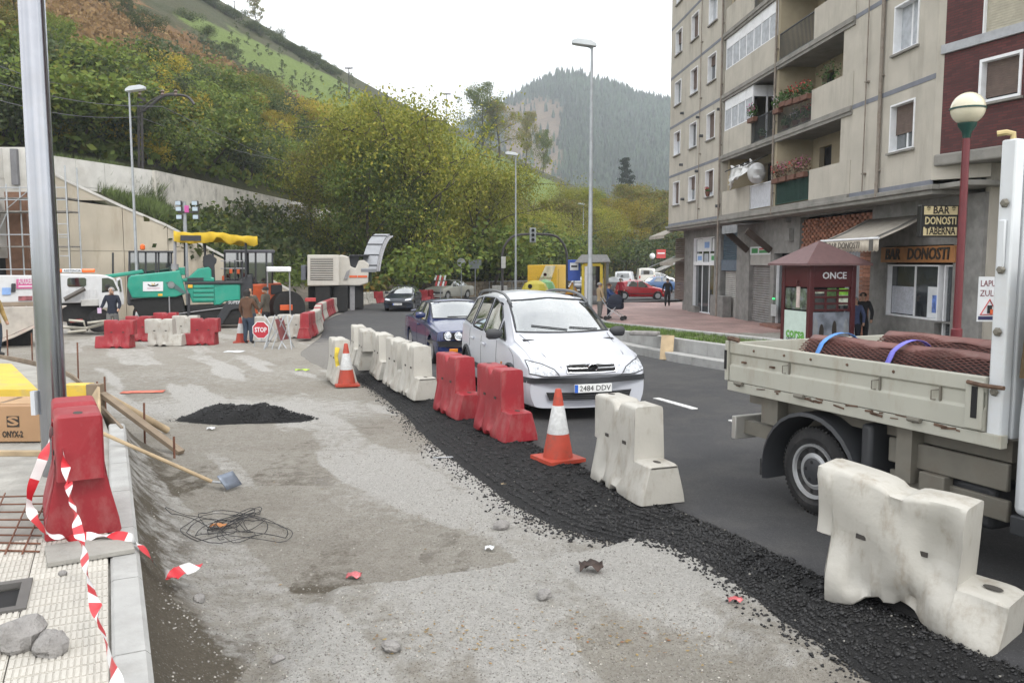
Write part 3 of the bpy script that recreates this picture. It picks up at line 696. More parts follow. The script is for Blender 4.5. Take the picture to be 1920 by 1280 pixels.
for k, z in enumerate(FL[:6]):
 for j, (a, b) in enumerate(WX): window(a, b, z + 1.0, z + 2.27, shut=[0, .9, .75, .5, .35, .8, 0][(k * 3 + j * 2 + 1) % 7], mull=1, lit=(pane_m, curtain_m, pane_l)[(k + j * 2) % 3])
 window(WR[0], WR[1], z + .95, z + 2.27, shut=.62 if k == 0 else 0, mull=1, lit=curtain_m if k == 1 else pane_l)
 window(18.3, 20.9, z + .9, z + 2.2, LD - .1, mull=3, sill=False, shut=0 if k != 1 else .98)
# glazed-in balconies
def glazing(t0, t1, z0, z1, n, sideret=False):
 mb = MB();
 mb.bb(t0, t1, .02, .07, z1 - .45, z1 - .38); mb.bb(t0, t1, .02, .07, z0, z0 + .06)
 for i in range(n + 1): x = lerp(t0, t1, i / n); mb.bb(x - .03, x + .03, .02, .07, z0, z1)
 mb.bb(t0, t1, .03, .06, z1 - .38, z1)
 if sideret: mb.bb(t1 - .03, t1 + .03, .07, 1.3, z1 - .45, z1 - .0); mb.bb(t1 - .03, t1 + .03, .6, .66, z0 - 1.0, z1)
 w = mb.obj('glazing', white_m, block, smooth=0)
 MB().bb(t0 + .03, t1 - .03, .04, .05, z0 + .06, z1 - .45).obj('pane', curtain_m, w, smooth=0)
 return w
glazing(9.45, 12.9, FL[1] + 1.05, FL[1] + 2.42, 4, True); glazing(9.45, 15.38, FL[2] + 1.05, FL[2] + 2.42, 7)
glazing(9.45, 12.9, FL[4] + 1.05, FL[4] + 2.42, 4)
MB().bb(13.05, 14.6, LD - .5, LD - .45, FL[1], FL[1] + 2.1).obj('door', mat('purple_door', (.06, .04, .09), .6, var=.2), block, smooth=0)
MB().bb(12.95, 14.7, LD - .52, LD - .46, FL[1] + 2.1, FL[1] + 2.42).obj('door_panel', mat('dark_purple', (.03, .022, .04), .6), block, smooth=0)
# drain pipes and vertical joints
for t, r, z0 in ((9.12, .05, -.5), (15.5, .045, FL[0] - .3), (23.45, .055, FL[0] - .25), (22.6, .02, FL[0]), (5.9, .02, FL[0])):
 mb = MB(); mb.tube([(t, -.08, z0), (t, -.08, TOP)], r, 8)
 for z in FL: mb.bb(t - .07, t + .07, -.1, .0, z + .5, z + .54)
 mb.obj('drain_pipe', pipe_m, block)
for (t, z) in ((3.1, 5.35), (5.6, 6.55), (5.6, 9.2), (6.2, 8.2), (9.0, 4.6), (2.7, 7.2), (2.7, 9.9), (8.9, 9.0)):
 mb = MB(); mb.lathe([(.07, 0), (.07, .16), (.1, .2)], 8, (t, -.18, z), 'y'); mb.obj('flue', rail_m, block)
MB().bb(-.3, 27.2, -.1, 12, TOP, TOP + .3).obj('roof', slab_m, block, smooth=0)
MB().bb(26.85, 27.05, 1.0, 12, -1, TOP).obj('wall', stucco, block, smooth=0)
MB().bb(.1, 26.9, 11.8, 12, -1, TOP).obj('wall', stucco, block, smooth=0)
GO = .9; G = lambda px: ft(px, GO); GZ = lambda px, py: fz(px, py, GO)
def ghole(p0, p1, y0, y1): return (G(p0), G(p1), GZ(p0, y0) if y0 < 900 else -1.2, GZ(p0, y1))
gh = [ghole(1258, 1281, 560, 447), ghole(1297, 1336, 583, 447), ghole(1348, 1378, 595, 425), ghole(1402, 1441, 999, 463), ghole(1448, 1478, 999, 475),
   (G(1494), G(1628), -1.2, GZ(1494, 408)), (G(1656), G(1782), GZ(1656, 590), GZ(1656, 462)), (G(1752), G(1782), -1.2, GZ(1656, 592))]
mb = MB(); wall_open(mb, 0, 27.0, -1.2, 3.78, gh, GO, GO + .35); mb.obj('ground_floor_wall', stone_m, block, smooth=0)
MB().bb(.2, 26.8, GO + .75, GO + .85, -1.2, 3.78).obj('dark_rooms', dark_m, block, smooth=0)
MB().bb(0, .3, GO + .35, 12, -1.2, 3.78).obj('ground_floor_wall', stone_m, block, smooth=0)
def slatted(t0, t1, z0, z1, y, pitch, matl, name):
 mb = MB(); n = max(3, int((z1 - z0) / pitch))
 R = []
 for i in range(n):
  za = z0 + (z1 - z0) * i / n; h = (z1 - z0) / n
  mb.add([(t0, y, za), (t1, y, za), (t1, y - .03, za + h * .45), (t0, y - .03, za + h * .45), (t1, y, za + h * .95), (t0, y, za + h * .95)], [(0, 1, 2, 3), (3, 2, 4, 5)])
 return mb.obj(name, matl, block, smooth=0)
grey_sh = mat('grey_shutter', (.2, .195, .19), .6, var=.15, scale=2, dirt=(.1, .07, .05), dscale=1.2, damt=.6)
pale_sh = mat('pale_shutter', (.36, .35, .33), .6, var=.12, scale=2, dirt=(.2, .19, .17), dscale=1.5, damt=.5)
blue_m = mat('blue_panel', (.05, .085, .115), .6, var=.2, scale=2)
signw = mat('sign_white', (.66, .68, .7), .5, var=.06); signg = mat('sign_green', (.05, .25, .08), .5); signr = mat('sign_red', (.45, .05, .05), .5); signb = mat('sign_blue', (.2, .33, .6), .5)
# corner shop
a, b, z0, z1 = gh[0]; slatted(a, b, z0, z1, GO + .2, .12, shutter_m, 'roller_shutter')
def awning(p0, p1, ytop, yfront, drop, reach, matl, name='awning', val=.18):
 t0, t1 = G(p0), G(p1); zt = GZ(p0, ytop); zf_ = GZ(p0, yfront); mb = MB()
 mb.grid([[(t, GO - .02, zt), (t, GO - reach, zf_), (t, GO - reach - .01, zf_ - val), (t, GO - reach + .02, zf_ - val), (t, GO - reach + .03, zf_ - .02), (t, GO - .02, zt - .03)] for t in (t0, t1)], cv=True, cap0=True, cap1=True)
 return mb.obj(name, matl, block, smooth=0)
canv = mat('awning_canvas', (.33, .3, .255), .9, var=.12, scale=3, dirt=(.17, .15, .12), dscale=1.2, damt=.5)
awning(1254, 1284, 428, 444, 0, 1.3, canv); awning(1256, 1281, 484, 492, 0, .7, canv)
# glazed shop with white posters
a, b, z0, z1 = gh[1]; w = window(a, b, z0, z1, GO + .05, mull=2, sill=False, name='shop_front', depth=.15)
zz = GZ(1297, 492)
MB().bb(a + .05, b - .05, GO + .02, GO + .18, GZ(1297, 497), GZ(1297, 491)).obj('transom', white_m, w, smooth=0)
for f0, f1, p0, p1, m in ((.05, .3, 449, 472, signw), (.34, .74, 448, 472, signw), (.78, .97, 450, 472, signw), (.05, .35, 476, 491, signw), (.42, .6, 476, 491, curtain_m), (.66, .97, 476, 491, signw)):
 s = MB().bb(lerp(a, b, f0), lerp(a, b, f1), GO + .155, GO + .165, GZ(1297, p1), GZ(1297, p0)).obj('poster', m, w, smooth=0)
MB().bb(lerp(a, b, .42), lerp(a, b, .66), GO + .15, GO + .154, GZ(1297, 466), GZ(1297, 455)).obj('poster_print', signb, w, smooth=0)
MB().bb(lerp(a, b, .1), lerp(a, b, .3), GO + .15, GO + .154, GZ(1297, 488), GZ(1297, 480)).obj('poster_print', signb, w, smooth=0)
MB().bb(lerp(a, b, .75), lerp(a, b, .95), GO + .15, GO + .154, GZ(1297, 488), GZ(1297, 480)).obj('poster_print', signg, w, smooth=0)
MB().bb(a, lerp(a, b, .35), GO - .25, GO + .05, -1, GZ(1297, 572)).obj('door_step', stone_m, block, smooth=0)
# blue front
a, b, z0, z1 = gh[2]; slatted(a, b, GZ(1350, 487), z1, GO + .15, .1, blue_m, 'louvre'); MB().bb(a, b, GO + .05, GO + .2, GZ(1350, 507), GZ(1350, 487)).obj('fascia', mat('fascia_blue', (.11, .14, .18), .6), block, smooth=0)
slatted(a + .3, b, z0, GZ(1350, 507), GO + .2, .09, pale_sh, 'roller_shutter')
MB().bb(G(1343), G(1367), GO - .35, GO + .1, -1, GZ(1345, 553)).obj('stone_box', stone_m, block, smooth=0, bevel=.02)
# garage
a, b, z0, z1 = gh[3]; slatted(a, b, -.9, GZ(1402, 497), GO + .2, .1, grey_sh, 'roller_shutter'); MB().bb(a, b, GO + .04, GO + .2, GZ(1402, 497), GZ(1402, 478)).obj('fascia', pale_sh, block, smooth=0)
sg_ = MB().bb(a, b, GO + .02, GO + .2, GZ(1402, 478), GZ(1402, 463)).obj('shop_sign', signw, block, smooth=0)
MB().bb(lerp(a, b, .08), lerp(a, b, .38), GO + .012, GO + .018, GZ(1402, 475), GZ(1402, 466)).obj('sign_print', signg, sg_, smooth=0)
MB().bb(lerp(a, b, .45), lerp(a, b, .9), GO + .012, GO + .018, GZ(1402, 475), GZ(1402, 470)).obj('sign_print', signg, sg_, smooth=0)
MB().bb(lerp(a, b, .45), lerp(a, b, .9), GO + .012, GO + .018, GZ(1402, 469), GZ(1402, 466)).obj('sign_print', signr, sg_, smooth=0)
awning(1398, 1428, 420, 424, 0, 1.2, mat('grey_canvas', (.22, .23, .24), .8, var=.2, scale=4), val=.35)
for p in (1400, 1443):
 MB().beam((G(p), GO - 1.1, GZ(p, 432)), (G(p), GO - .05, GZ(p, 470)), .14, .25).obj('bracket', mat('bracket_wood', (.045, .03, .022), .8), block, smooth=0)
# entrance with a dark glazed door
a, b, z0, z1 = gh[4]; window(a, b, -.55, z1 - .25, GO + .15, mull=1, sill=False, name='entrance_door', depth=.1); MB().bb(a - .1, b + .1, GO - .5, GO + .3, -1, -.5).obj('door_step', mat('red_step', (.2, .1, .075), .8), block, smooth=0)
MB().bb(G(1446), G(1456), GO - .03, GO - .005, GZ(1446, 592), GZ(1446, 570)).obj('notice', mat('notice_grey', (.4, .42, .42), .5), block, smooth=0)
MB().bb(G(1448), G(1452), GO - .03, GO - .005, GZ(1446, 561), GZ(1446, 558)).obj('green_lamp', mat('green_led', (.02, .5, .12), .5, emit=(.05, .9, .25, .8)), block, smooth=0)
for (p, q, w_, h_) in ((1480, 440, .35, .5), (1476, 405, .12, .5)): MB().bb(G(p) - w_ / 2, G(p) + w_ / 2, GO - .2, GO - .005, GZ(p, q) - h_ / 2, GZ(p, q) + h_ / 2).obj('meter_box', stone_m, block, smooth=0, bevel=.01)
# brick lattice above the closed garage
brick_m = mat('lattice_brick', (.27, .12, .075), .85, var=.25, scale=9, island=.3)
t0, t1, z0, z1 = G(1495), G(1627), GZ(1495, 462) - .0, GZ(1495, 410)
mb = MB(); nr = int((z1 - z0) / .1)
for r in range(nr):
 n = int((t1 - t0) / .34)
 for i in range(n + 1):
  x = t0 + (i + (.5 if r % 2 else 0)) * .34; xa, xb = max(t0, x), min(t1, x + .2)
  if xb > xa: mb.bb(xa, xb, GO + .06, GO + .2, z0 + r * .1 + .004, z0 + r * .1 + .097)
mb.obj('brick_lattice', brick_m, block, smooth=0, kind='stuff')
MB().bb(t0, t1, GO + .03, GO + .3, z0 - .14, z0).obj('lintel', mat('red_lintel', (.24, .13, .11), .8), block, smooth=0)
mb = MB(); n = 46
mb.grid([[(lerp(t0, G(1606), i / n), GO + .15 + (.03 if i % 2 else 0), zz) for zz in (-1, z0 - .14)] for i in range(n + 1)]); mb.obj('corrugated_door', mat('corrugated', (.24, .25, .27), .5, var=.1, metal=.2), block, smooth=0)
ta, tb = G(1607), G(1627); mb = MB(); nb = 26
for r in range(nb): mb.bb(ta, tb, GO + .02, GO + .25, -1 + (z0 + .86) * r / nb, -1 + (z0 + .86) * (r + .9) / nb)
mb.obj('brick_pier', brick_m, block, smooth=0)
# the bar: window, door, sign, awning, box sign
a, b = G(1656), G(1752); wz0, wz1 = GZ(1656, 590), GZ(1656, 496)
w = window(a, b, wz0, wz1, GO + .1, mull=1, sill=True, name='bar_window', depth=.14)
lace = mat('lace_curtain', (.5, .52, .58), .8, var=.15, scale=14)
mb = MB(); n = 40
mb.grid([[(lerp(a + .1, lerp(a, b, .5) - .05, i / n), GO + .2 + (.012 if i % 2 else 0), zz) for zz in (wz0 + .08, lerp(wz0, wz1, .58))] for i in range(n + 1)]); mb.obj('curtain', lace, w, smooth=0)
MB().bb(lerp(a, b, .74), lerp(a, b, .97), GO + .2, GO + .205, wz0 + .05, lerp(wz0, wz1, .6)).obj('poster', signw, w, smooth=0)
MB().bb(lerp(a, b, .83), lerp(a, b, .93), GO + .194, GO + .199, wz0 + .2, lerp(wz0, wz1, .45)).obj('poster_print', mat('ad_blue', (.12, .2, .5), .5, var=.8, scale=6), w, smooth=0)
window(G(1756), G(1781), -.6, wz1, GO + .2, mull=0, sill=False, name='bar_door', depth=.08)
zs0, zs1 = GZ(1656, 492), GZ(1656, 464)
sgn = MB().bb(G(1650), G(1788), GO - .06, GO + .1, zs0, zs1).obj('bar_sign', mat('sign_wood', (.32, .14, .045), .6, var=.2, scale=5), block, smooth=0, bevel=.01)
tdark = mat('letter_dark', (.03, .022, .016), .6, var=0)
text_mesh('BAR   DONOSTI', .46, tdark, 'lettering', sgn, ((G(1658) + G(1780)) / 2, GO - .075, (zs0 + zs1) / 2), width=(G(1780) - G(1660)), shear=.12, ext=.012, bold=.008)
# awning of the bar
t0, t1 = G(1618), G(1738); zt, zf_ = GZ(1618, 412), GZ(1640, 453); RCH = 1.5; mb = MB(); n = 36
aw = MB().grid([[(lerp(t0, t1, i / n), GO - .02, zt), (lerp(t0, t1, i / n), GO - RCH * .5, lerp(zt, zf_, .5) - .03), (lerp(t0, t1, i / n), GO - RCH, zf_)] for i in range(n + 1)]).obj('awning', canv, block)
so = aw.modifiers.new('solid', 'SOLIDIFY'); so.thickness = .012
dstr = mat('awning_stripe', (.1, .095, .085), .9)
mb = MB()
for i in range(n * 4 + 1):
 pass
R = []
for i in range(n * 4 + 1):
 x = lerp(t0, t1, i / (n * 4)); s = .045 * abs(math.sin(i * PI / 8)); R.append([(x, GO - RCH, zf_ + .02), (x, GO - RCH - .005, zf_ - .3 - s)])
va_ = mb.grid(R).obj('valance', mat('valance_canvas', (.5, .45, .37), .9, var=.1, scale=5), aw); va_.modifiers.new('solid', 'SOLIDIFY').thickness = .008
for f in (.055, .86): MB().bb(lerp(t0, t1, f), lerp(t0, t1, f + .06), GO - RCH - .018, GO - RCH - .006, zf_ - .32, zf_ + .015).obj('stripe', dstr, aw, smooth=0)
for f in (.055, .86):
 MB().add([(lerp(t0, t1, f + q), yy, z_) for yy, z_ in ((GO - .03, zt + .012), (GO - RCH * .5, lerp(zt, zf_, .5) - .016), (GO - RCH, zf_ + .016)) for q in (0, .06)], [(0, 1, 3, 2), (2, 3, 5, 4)]).obj('stripe', dstr, aw, smooth=0)
MB().cyl((t0, GO - RCH, zf_ + .03), (t1, GO - RCH, zf_ + .03), .035, 8).obj('front_bar', white_m, aw)
text_mesh('BAR DONOSTI', .27, mat('letter_grey', (.12, .105, .09), .8, var=0), 'lettering', aw, (lerp(t0, t1, .43), GO - RCH - .02, zf_ - .15), width=2.0, shear=.2, ext=.003)
# hanging box sign
bt = G(1768) + .7; sx = MB().bb(bt - .10, bt + .10, -.32, .74, GZ(1770, 446), GZ(1770, 388)).obj('box_sign', mat('sign_black', (.012, .012, .012), .4, var=0), block, smooth=0, bevel=.02)
bz0, bz1 = GZ(1770, 446), GZ(1770, 388); cream = mat('sign_cream', (.62, .52, .3), .5, var=.05); H_ = bz1 - bz0
# boards face along the street, towards the camera
for f0, f1 in ((.70, .96), (.05, .31)): MB().bb(bt + .10, bt + .112, -.24, .66, bz0 + H_ * f0, bz0 + H_ * f1).obj('sign_panel', cream, sx, smooth=0)
for f, s_, m, wd in ((.83, '* BAR *', tdark, .78), (.5, 'DONOSTI', cream, .84), (.18, 'TABERNA', tdark, .82)):
 text_mesh(s_, .27, m, 'lettering', sx, (bt + .118, .21, bz0 + H_ * f), rot=(PI / 2, 0, PI / 2), width=wd, ext=.004, bold=.006)
# balcony plants, laundry and pots (things of their own, set on the block)
BM = block.matrix_basis.copy()
def bloc(t, y, z): return Matrix.Translation(block.location) @ Matrix.Rotation(block.rotation_euler[2], 4, 'Z') @ Vector((t, y, z))
leafm = {k: mat('potted_' + k, c, .7, var=.3, scale=12, island=.5) for k, c in dict(green=(.06, .12, .03), red=(.4, .03, .03), pink=(.45, .12, .25), brown=(.16, .1, .06), white=(.6, .55, .62)).items()}
terra = mat('terracotta', (.13, .06, .04), .8, var=.15);
def leafball(mb, c, r, n, size):
 for i in range(n):
  d = Vector(RNG.normal(0, 1, 3)); d.normalize(); p = Vector(c) + Vector((d.x * r[0], d.y * r[1], d.z * r[2])) * (RNG.random() ** .4)
  a = Vector(RNG.normal(0, 1, 3)).normalized() * size; b = a.cross(Vector(RNG.normal(0, 1, 3))).normalized() * size * .7
  mb.add([p - a, p + b, p + a, p - b], [(0, 1, 2, 3)])
def pot_plant(t, z, fol, flow, rad, hgt, label, pot=terra, y=.15, boxw=.0):
 p = thing('potted_plant', label, 'potted plant', bloc(t, y, z), block.rotation_euler[2], 'flower pots on the balconies')
 if boxw: MB().bb(-boxw, boxw, -.1, .1, 0, .18).obj('pot', pot, p, smooth=0, bevel=.015)
 else: MB().lathe([(.08, 0), (.12, .2), (.135, .2), (.135, .23), (.11, .23)], 10).obj('pot', pot, p)
 mb = MB(); leafball(mb, (0, 0, .2 + hgt * .5), (rad, rad * .7, hgt * .55), 110, .05); mb.obj('foliage', leafm[fol], p, smooth=0, fix=False)
 if flow: mb = MB(); leafball(mb, (0, -.04, .25 + hgt * .6), (rad, rad * .7, hgt * .5), 45, .035); mb.obj('flowers', leafm[flow], p, smooth=0, fix=False)
pot_plant(13.3, FL[1] + .85, 'green', 'pink', .32, .5, 'pink flowering pot hung on the dark railing beside the purple door', boxw=.35, y=-.12)
pot_plant(13.6, FL[1] + .02, 'green', None, .25, .35, 'small green plant low behind the railing by the purple door', y=.2)
for i, (t, f, z) in enumerate(((15.9, 'white', .75), (16.5, None, .9), (17.1, 'red', .85), (17.8, 'red', .8), (18.4, 'red', .78))):
 pot_plant(t, FL[1] + z, 'green', f, .3, .42, ['pale flowering pot at the left end of the second-floor railing', 'tall green pot with no flowers on the second-floor railing', 'red geranium pot in the middle of the second-floor railing', 'red geranium box right of the middle of the second-floor railing', 'red geranium box at the right end of the second-floor railing, against the parapet'][i], boxw=.28, y=-.1)
for i, (t, f, pz_) in enumerate(((16.0, None, .05), (16.9, 'white', .1), (17.7, 'pink', .05), (18.3, 'red', .08))):
 pot_plant(t, FL[1] + pz_, 'green', f, .26, .42, ['green plant at the foot of the second-floor railing, left end', 'white flowering plant at the foot of the second-floor railing', 'pink flowering plant at the foot of the second-floor railing', 'red flowering plant in the corner at the foot of the second-floor railing'][i], y=.2)
for i, (t, w_) in enumerate(((15.9, .3), (16.6, .35), (17.4, .35), (18.2, .42))):
 pot_plant(t, FL[0] + .85, 'brown', ['red', 'pink', 'red', 'pink'][i], w_, .5, ['withered brown plant at the left end of the green first-floor railing', 'brownish plant with pink bloom left of middle on the green railing', 'brownish plant with red bloom right of middle on the green railing', 'tall reddish plant at the right end of the green first-floor railing'][i], boxw=.3, y=-.05)
pot_plant(18.9, FL[2] - 1.7, 'green', None, .55, .8, 'dark leafy plant inside the second-floor balcony above the parapet', y=.5)
pot_plant(7.5, FL[0] + 1.0, 'green', 'red', .14, .2, 'small red pot on the window sill above the shop', y=-.1)
sheet = mat('plastic_sheet', (.55, .55, .54), .4, var=.15, scale=5)
R = []
for i in range(22):
 s = i / 21; R.append([(11.2 + 2.5 * s + .2 * math.sin(j), -.25 - .4 * math.sin(PI * s) * (j / 9) - .06 * math.sin(i * 1.3 + j * .7), FL[0] + 2.0 - .1 * math.sin(PI * s) - (j / 9) * (1.0 - .6 * s) + .06 * math.sin(i + j * 1.7)) for j in range(10)])
o = MB().grid(R).obj('hanging_sheet', sheet, None, label='white plastic sheet hung out over the first-floor balcony', cat='sheet'); o.location = block.location; o.rotation_euler = block.rotation_euler
o.modifiers.new('solid', 'SOLIDIFY').thickness = .006
mb = MB(); R = []
for i in range(13):
 R.append([(14.3 + .34 * math.sin(PI * i / 12) * math.cos(2 * PI * k / 16) * (1 + .22 * math.sin(5 * k + i * 1.7)), -.25 + .36 * math.sin(PI * i / 12) * math.sin(2 * PI * k / 16), FL[0] + 1.4 + .42 * math.cos(PI * i / 12)) for k in range(16)])
o = mb.grid(R, cv=True).obj('plastic_bag', mat('plastic_bag', (.42, .42, .42), .25, var=.1), None, label='bulging white plastic bundle hanging beside the sheet over the white railing', cat='bundle'); o.location = block.location; o.rotation_euler = block.rotation_euler
for i, t in enumerate((11.9, 14.0)):
 o = MB().cyl((t, .3, FL[0] + 2.15), (t + .5, -.9, FL[0] + 1.65), .025, 6).obj('drying_pole', rail_m, None, label=['dark pole slanting out through the plastic sheet', 'dark pole slanting out above the plastic bundle'][i], cat='pole', group='drying poles on the first-floor balcony'); o.location = block.location; o.rotation_euler = block.rotation_euler
B0 = Vector((11.02, 21.75, 0)); bd = Vector((.35, -.937, 0));
brickb = thing('brick_building', 'dark red brick building with a white framed window, at the right edge', 'building', B0, math.atan2(bd.y, bd.x))
def bt_(px):
 u = (px - 960) / F / CP; return (u * B0.y - B0.x) / (bd.x - u * bd.y)
def bz_(px, py): s = bt_(px); return at(px, py, B0.y + bd.y * s).z
def brick_wall_mat():
 m = bpy.data.materials.new('brick_wall'); m.use_nodes = True; n, l = m.node_tree.nodes, m.node_tree.links; b = n['Principled BSDF']
 co = n.new('ShaderNodeTexCoord').outputs['Object']; mp = n.new('ShaderNodeMapping'); mp.inputs['Rotation'].default_value = (-PI / 2, 0, 0); l.new(co, mp.inputs['Vector'])
 br = n.new('ShaderNodeTexBrick'); br.inputs['Scale'].default_value = 1; br.inputs['Brick Width'].default_value = .25; br.inputs['Row Height'].default_value = .065; br.inputs['Mortar Size'].default_value = .008; br.inputs['Bias'].default_value = -.2
 br.inputs['Color1'].default_value = (.105, .028, .027, 1); br.inputs['Color2'].default_value = (.055, .018, .018, 1); br.inputs['Mortar'].default_value = (.045, .025, .024, 1)
 l.new(mp.outputs[0], br.inputs['Vector'])
 t = n.new('ShaderNodeTexNoise'); t.inputs['Scale'].default_value = .8; t.inputs['Detail'].default_value = 6; l.new(co, t.inputs['Vector'])
 r = n.new('ShaderNodeValToRGB'); r.color_ramp.elements[0].color = (.65, .65, .65, 1); r.color_ramp.elements[1].color = (1.35, 1.3, 1.3, 1); l.new(t.outputs['Fac'], r.inputs['Fac'])
 q = n.new('ShaderNodeMixRGB'); q.blend_type = 'MULTIPLY'; q.inputs[0].default_value = 1; l.new(br.outputs['Color'], q.inputs[1]); l.new(r.outputs['Color'], q.inputs[2]); l.new(q.outputs[0], b.inputs['Base Color'])
 bp = n.new('ShaderNodeBump'); bp.inputs['Strength'].default_value = .6; bp.inputs['Distance'].default_value = .015; l.new(br.outputs['Fac'], bp.inputs['Height']); bp.invert = True; l.new(bp.outputs[0], b.inputs['Normal'])
 b.inputs['Roughness'].default_value = .8; return m
bw_m = brick_wall_mat()
BZ = bz_(1745, 290); w0, w1 = bt_(1811), bt_(1888); z0, z1 = bz_(1811, 196), bz_(1811, 113)
v0, v1, vz0 = bt_(1813), bt_(1890), bz_(1813, 72)
mb = MB(); wall_open(mb, 0, 9, BZ, 14, [(w0, w1, z0, z1), (v0, v1, vz0, vz0 + 1.7)], 0, .3); mb.bb(0, .3, .3, 10, BZ, 14); mb.obj('wall', bw_m, brickb, smooth=0)
MB().bb(-.1, 9, -.12, 2.6, BZ - .3, BZ).obj('ledge', slab_m, brickb, smooth=0, bevel=.05, bseg=3)
zl = bz_(1740, 96); MB().bb(-.05, 9, -.08, .05, zl - .1, zl + .12).obj('ledge', mat('pale_ledge', (.36, .37, .39), .85, dirt=(.15, .15, .15), dscale=2), brickb, smooth=0)
window(w0, w1, z0, z1, shut=.86, sill=True, parent=brickb, fr=.07);
wv = window(v0, v1, vz0, vz0 + 1.7, sill=False, parent=brickb, fr=.03)
mb = MB(); n = 26
for i in range(n): mb.bb(v0 + .03, v1 - .03, .06, .09, vz0 + 1.65 * i / n, vz0 + 1.65 * (i + .9) / n)
mb.obj('shutter', mat('cream_shutter', (.4, .37, .29), .7, var=.1, dirt=(.2, .18, .14), dscale=4), wv, smooth=0)
# below the overhang: beige return, stone pilaster, tall door, poster
mb = MB(); wall_open(mb, .2, 9, -1.2, BZ - .3, [(1.35, 2.25, -1.2, 4.2)], 1.25, 1.6); mb.obj('ground_floor_wall', stone_m, brickb, smooth=0)
MB().bb(1.3, 2.3, 1.52, 1.56, -1, 4.2).obj('door', mat('brown_door', (.045, .03, .025), .6, var=.3), brickb, smooth=0)
mb = MB(); mb.bb(1.0, 1.35, 1.1, 1.25, -1, 4.4); mb.obj('pilaster', stone_m, brickb, smooth=0, bevel=.02)
MB().bb(2.4, 2.7, 1.0, 1.25, -1, 4.4).obj('pilaster', stone_m, brickb, smooth=0, bevel=.02)
MB().bb(0.2, 3.2, .9, 1.24, -1, .35).obj('plinth', stone_m, brickb, smooth=0, bevel=.02)
# ================================================================== trees and shrubs
def leaf_mat(name, c0, c1, c2=None):
 m = bpy.data.materials.new(name); m.use_nodes = True; MATS[name] = m; n, l = m.node_tree.nodes, m.node_tree.links; b = n['Principled BSDF']
 r = n.new('ShaderNodeValToRGB'); e = r.color_ramp.elements; e[0].color = tuple(c0) + (1,); e[1].color = tuple(c1) + (1,); e[1].position = .75
 if c2: q = e.new(.97); q.color = tuple(c2) + (1,)
 l.new(n.new('ShaderNodeNewGeometry').outputs['Random Per Island'], r.inputs['Fac'])
 h = n.new('ShaderNodeHueSaturation'); mr = n.new('ShaderNodeMapRange'); mr.inputs['To Min'].default_value = .8; mr.inputs['To Max'].default_value = 1.4
 l.new(n.new('ShaderNodeObjectInfo').outputs['Random'], mr.inputs['Value']); l.new(mr.outputs[0], h.inputs['Value']); l.new(r.outputs['Color'], h.inputs['Color'])
 l.new(h.outputs[0], b.inputs['Base Color']); b.inputs['Roughness'].default_value = .7; b.inputs['Specular IOR Level'].default_value = .2
 tr = n.new('ShaderNodeBsdfTranslucent'); l.new(h.outputs[0], tr.inputs['Color']); mx_ = n.new('ShaderNodeMixShader'); mx_.inputs[0].default_value = .35
 l.new(b.outputs[0], mx_.inputs[1]); l.new(tr.outputs[0], mx_.inputs[2]); l.new(mx_.outputs[0], n['Material Output'].inputs['Surface']); return m
LM = dict(olive=leaf_mat('leaf_olive', (.105, .125, .02), (.23, .24, .04), (.31, .27, .05)), yellow=leaf_mat('leaf_yellow', (.19, .17, .025), (.36, .30, .045), (.40, .28, .05)),
    green=leaf_mat('leaf_green', (.06, .095, .022), (.16, .21, .045), (.15, .15, .03)), dark=leaf_mat('leaf_dark', (.03, .048, .017), (.085, .112, .038), (.11, .11, .04)),
    bluish=leaf_mat('leaf_grey_green', (.045, .065, .034), (.105, .135, .06), (.12, .12, .06)), brown=leaf_mat('leaf_brown', (.10, .11, .03), (.19, .19, .055), (.26, .15, .04)),
    rust=leaf_mat('leaf_rust', (.17, .11, .05), (.30, .19, .085), (.34, .24, .11)), pine=leaf_mat('leaf_pine', (.010, .02, .011), (.026, .042, .02)))
bark = mat('bark', (.055, .045, .035), .95, var=.3, scale=8); bark_l = mat('bark_pale', (.14, .12, .09), .95, var=.3, scale=8)
def quads(C_, size, up=.0):
 n = len(C_); a = RNG.normal(0, 1, (n, 3)); a[:, 2] *= (1 - up); a /= np.linalg.norm(a, axis=1)[:, None]
 b = np.cross(a, RNG.normal(0, 1, (n, 3))); b /= np.linalg.norm(b, axis=1)[:, None]
 s = (size * RNG.uniform(.6, 1.35, n))[:, None]; a = a * s; b = b * s * .62
 V = np.stack([C_ - a, C_ + b, C_ + a, C_ - b], 1).reshape(-1, 3); return V, np.arange(4 * n).reshape(-1, 4)
PH = {}
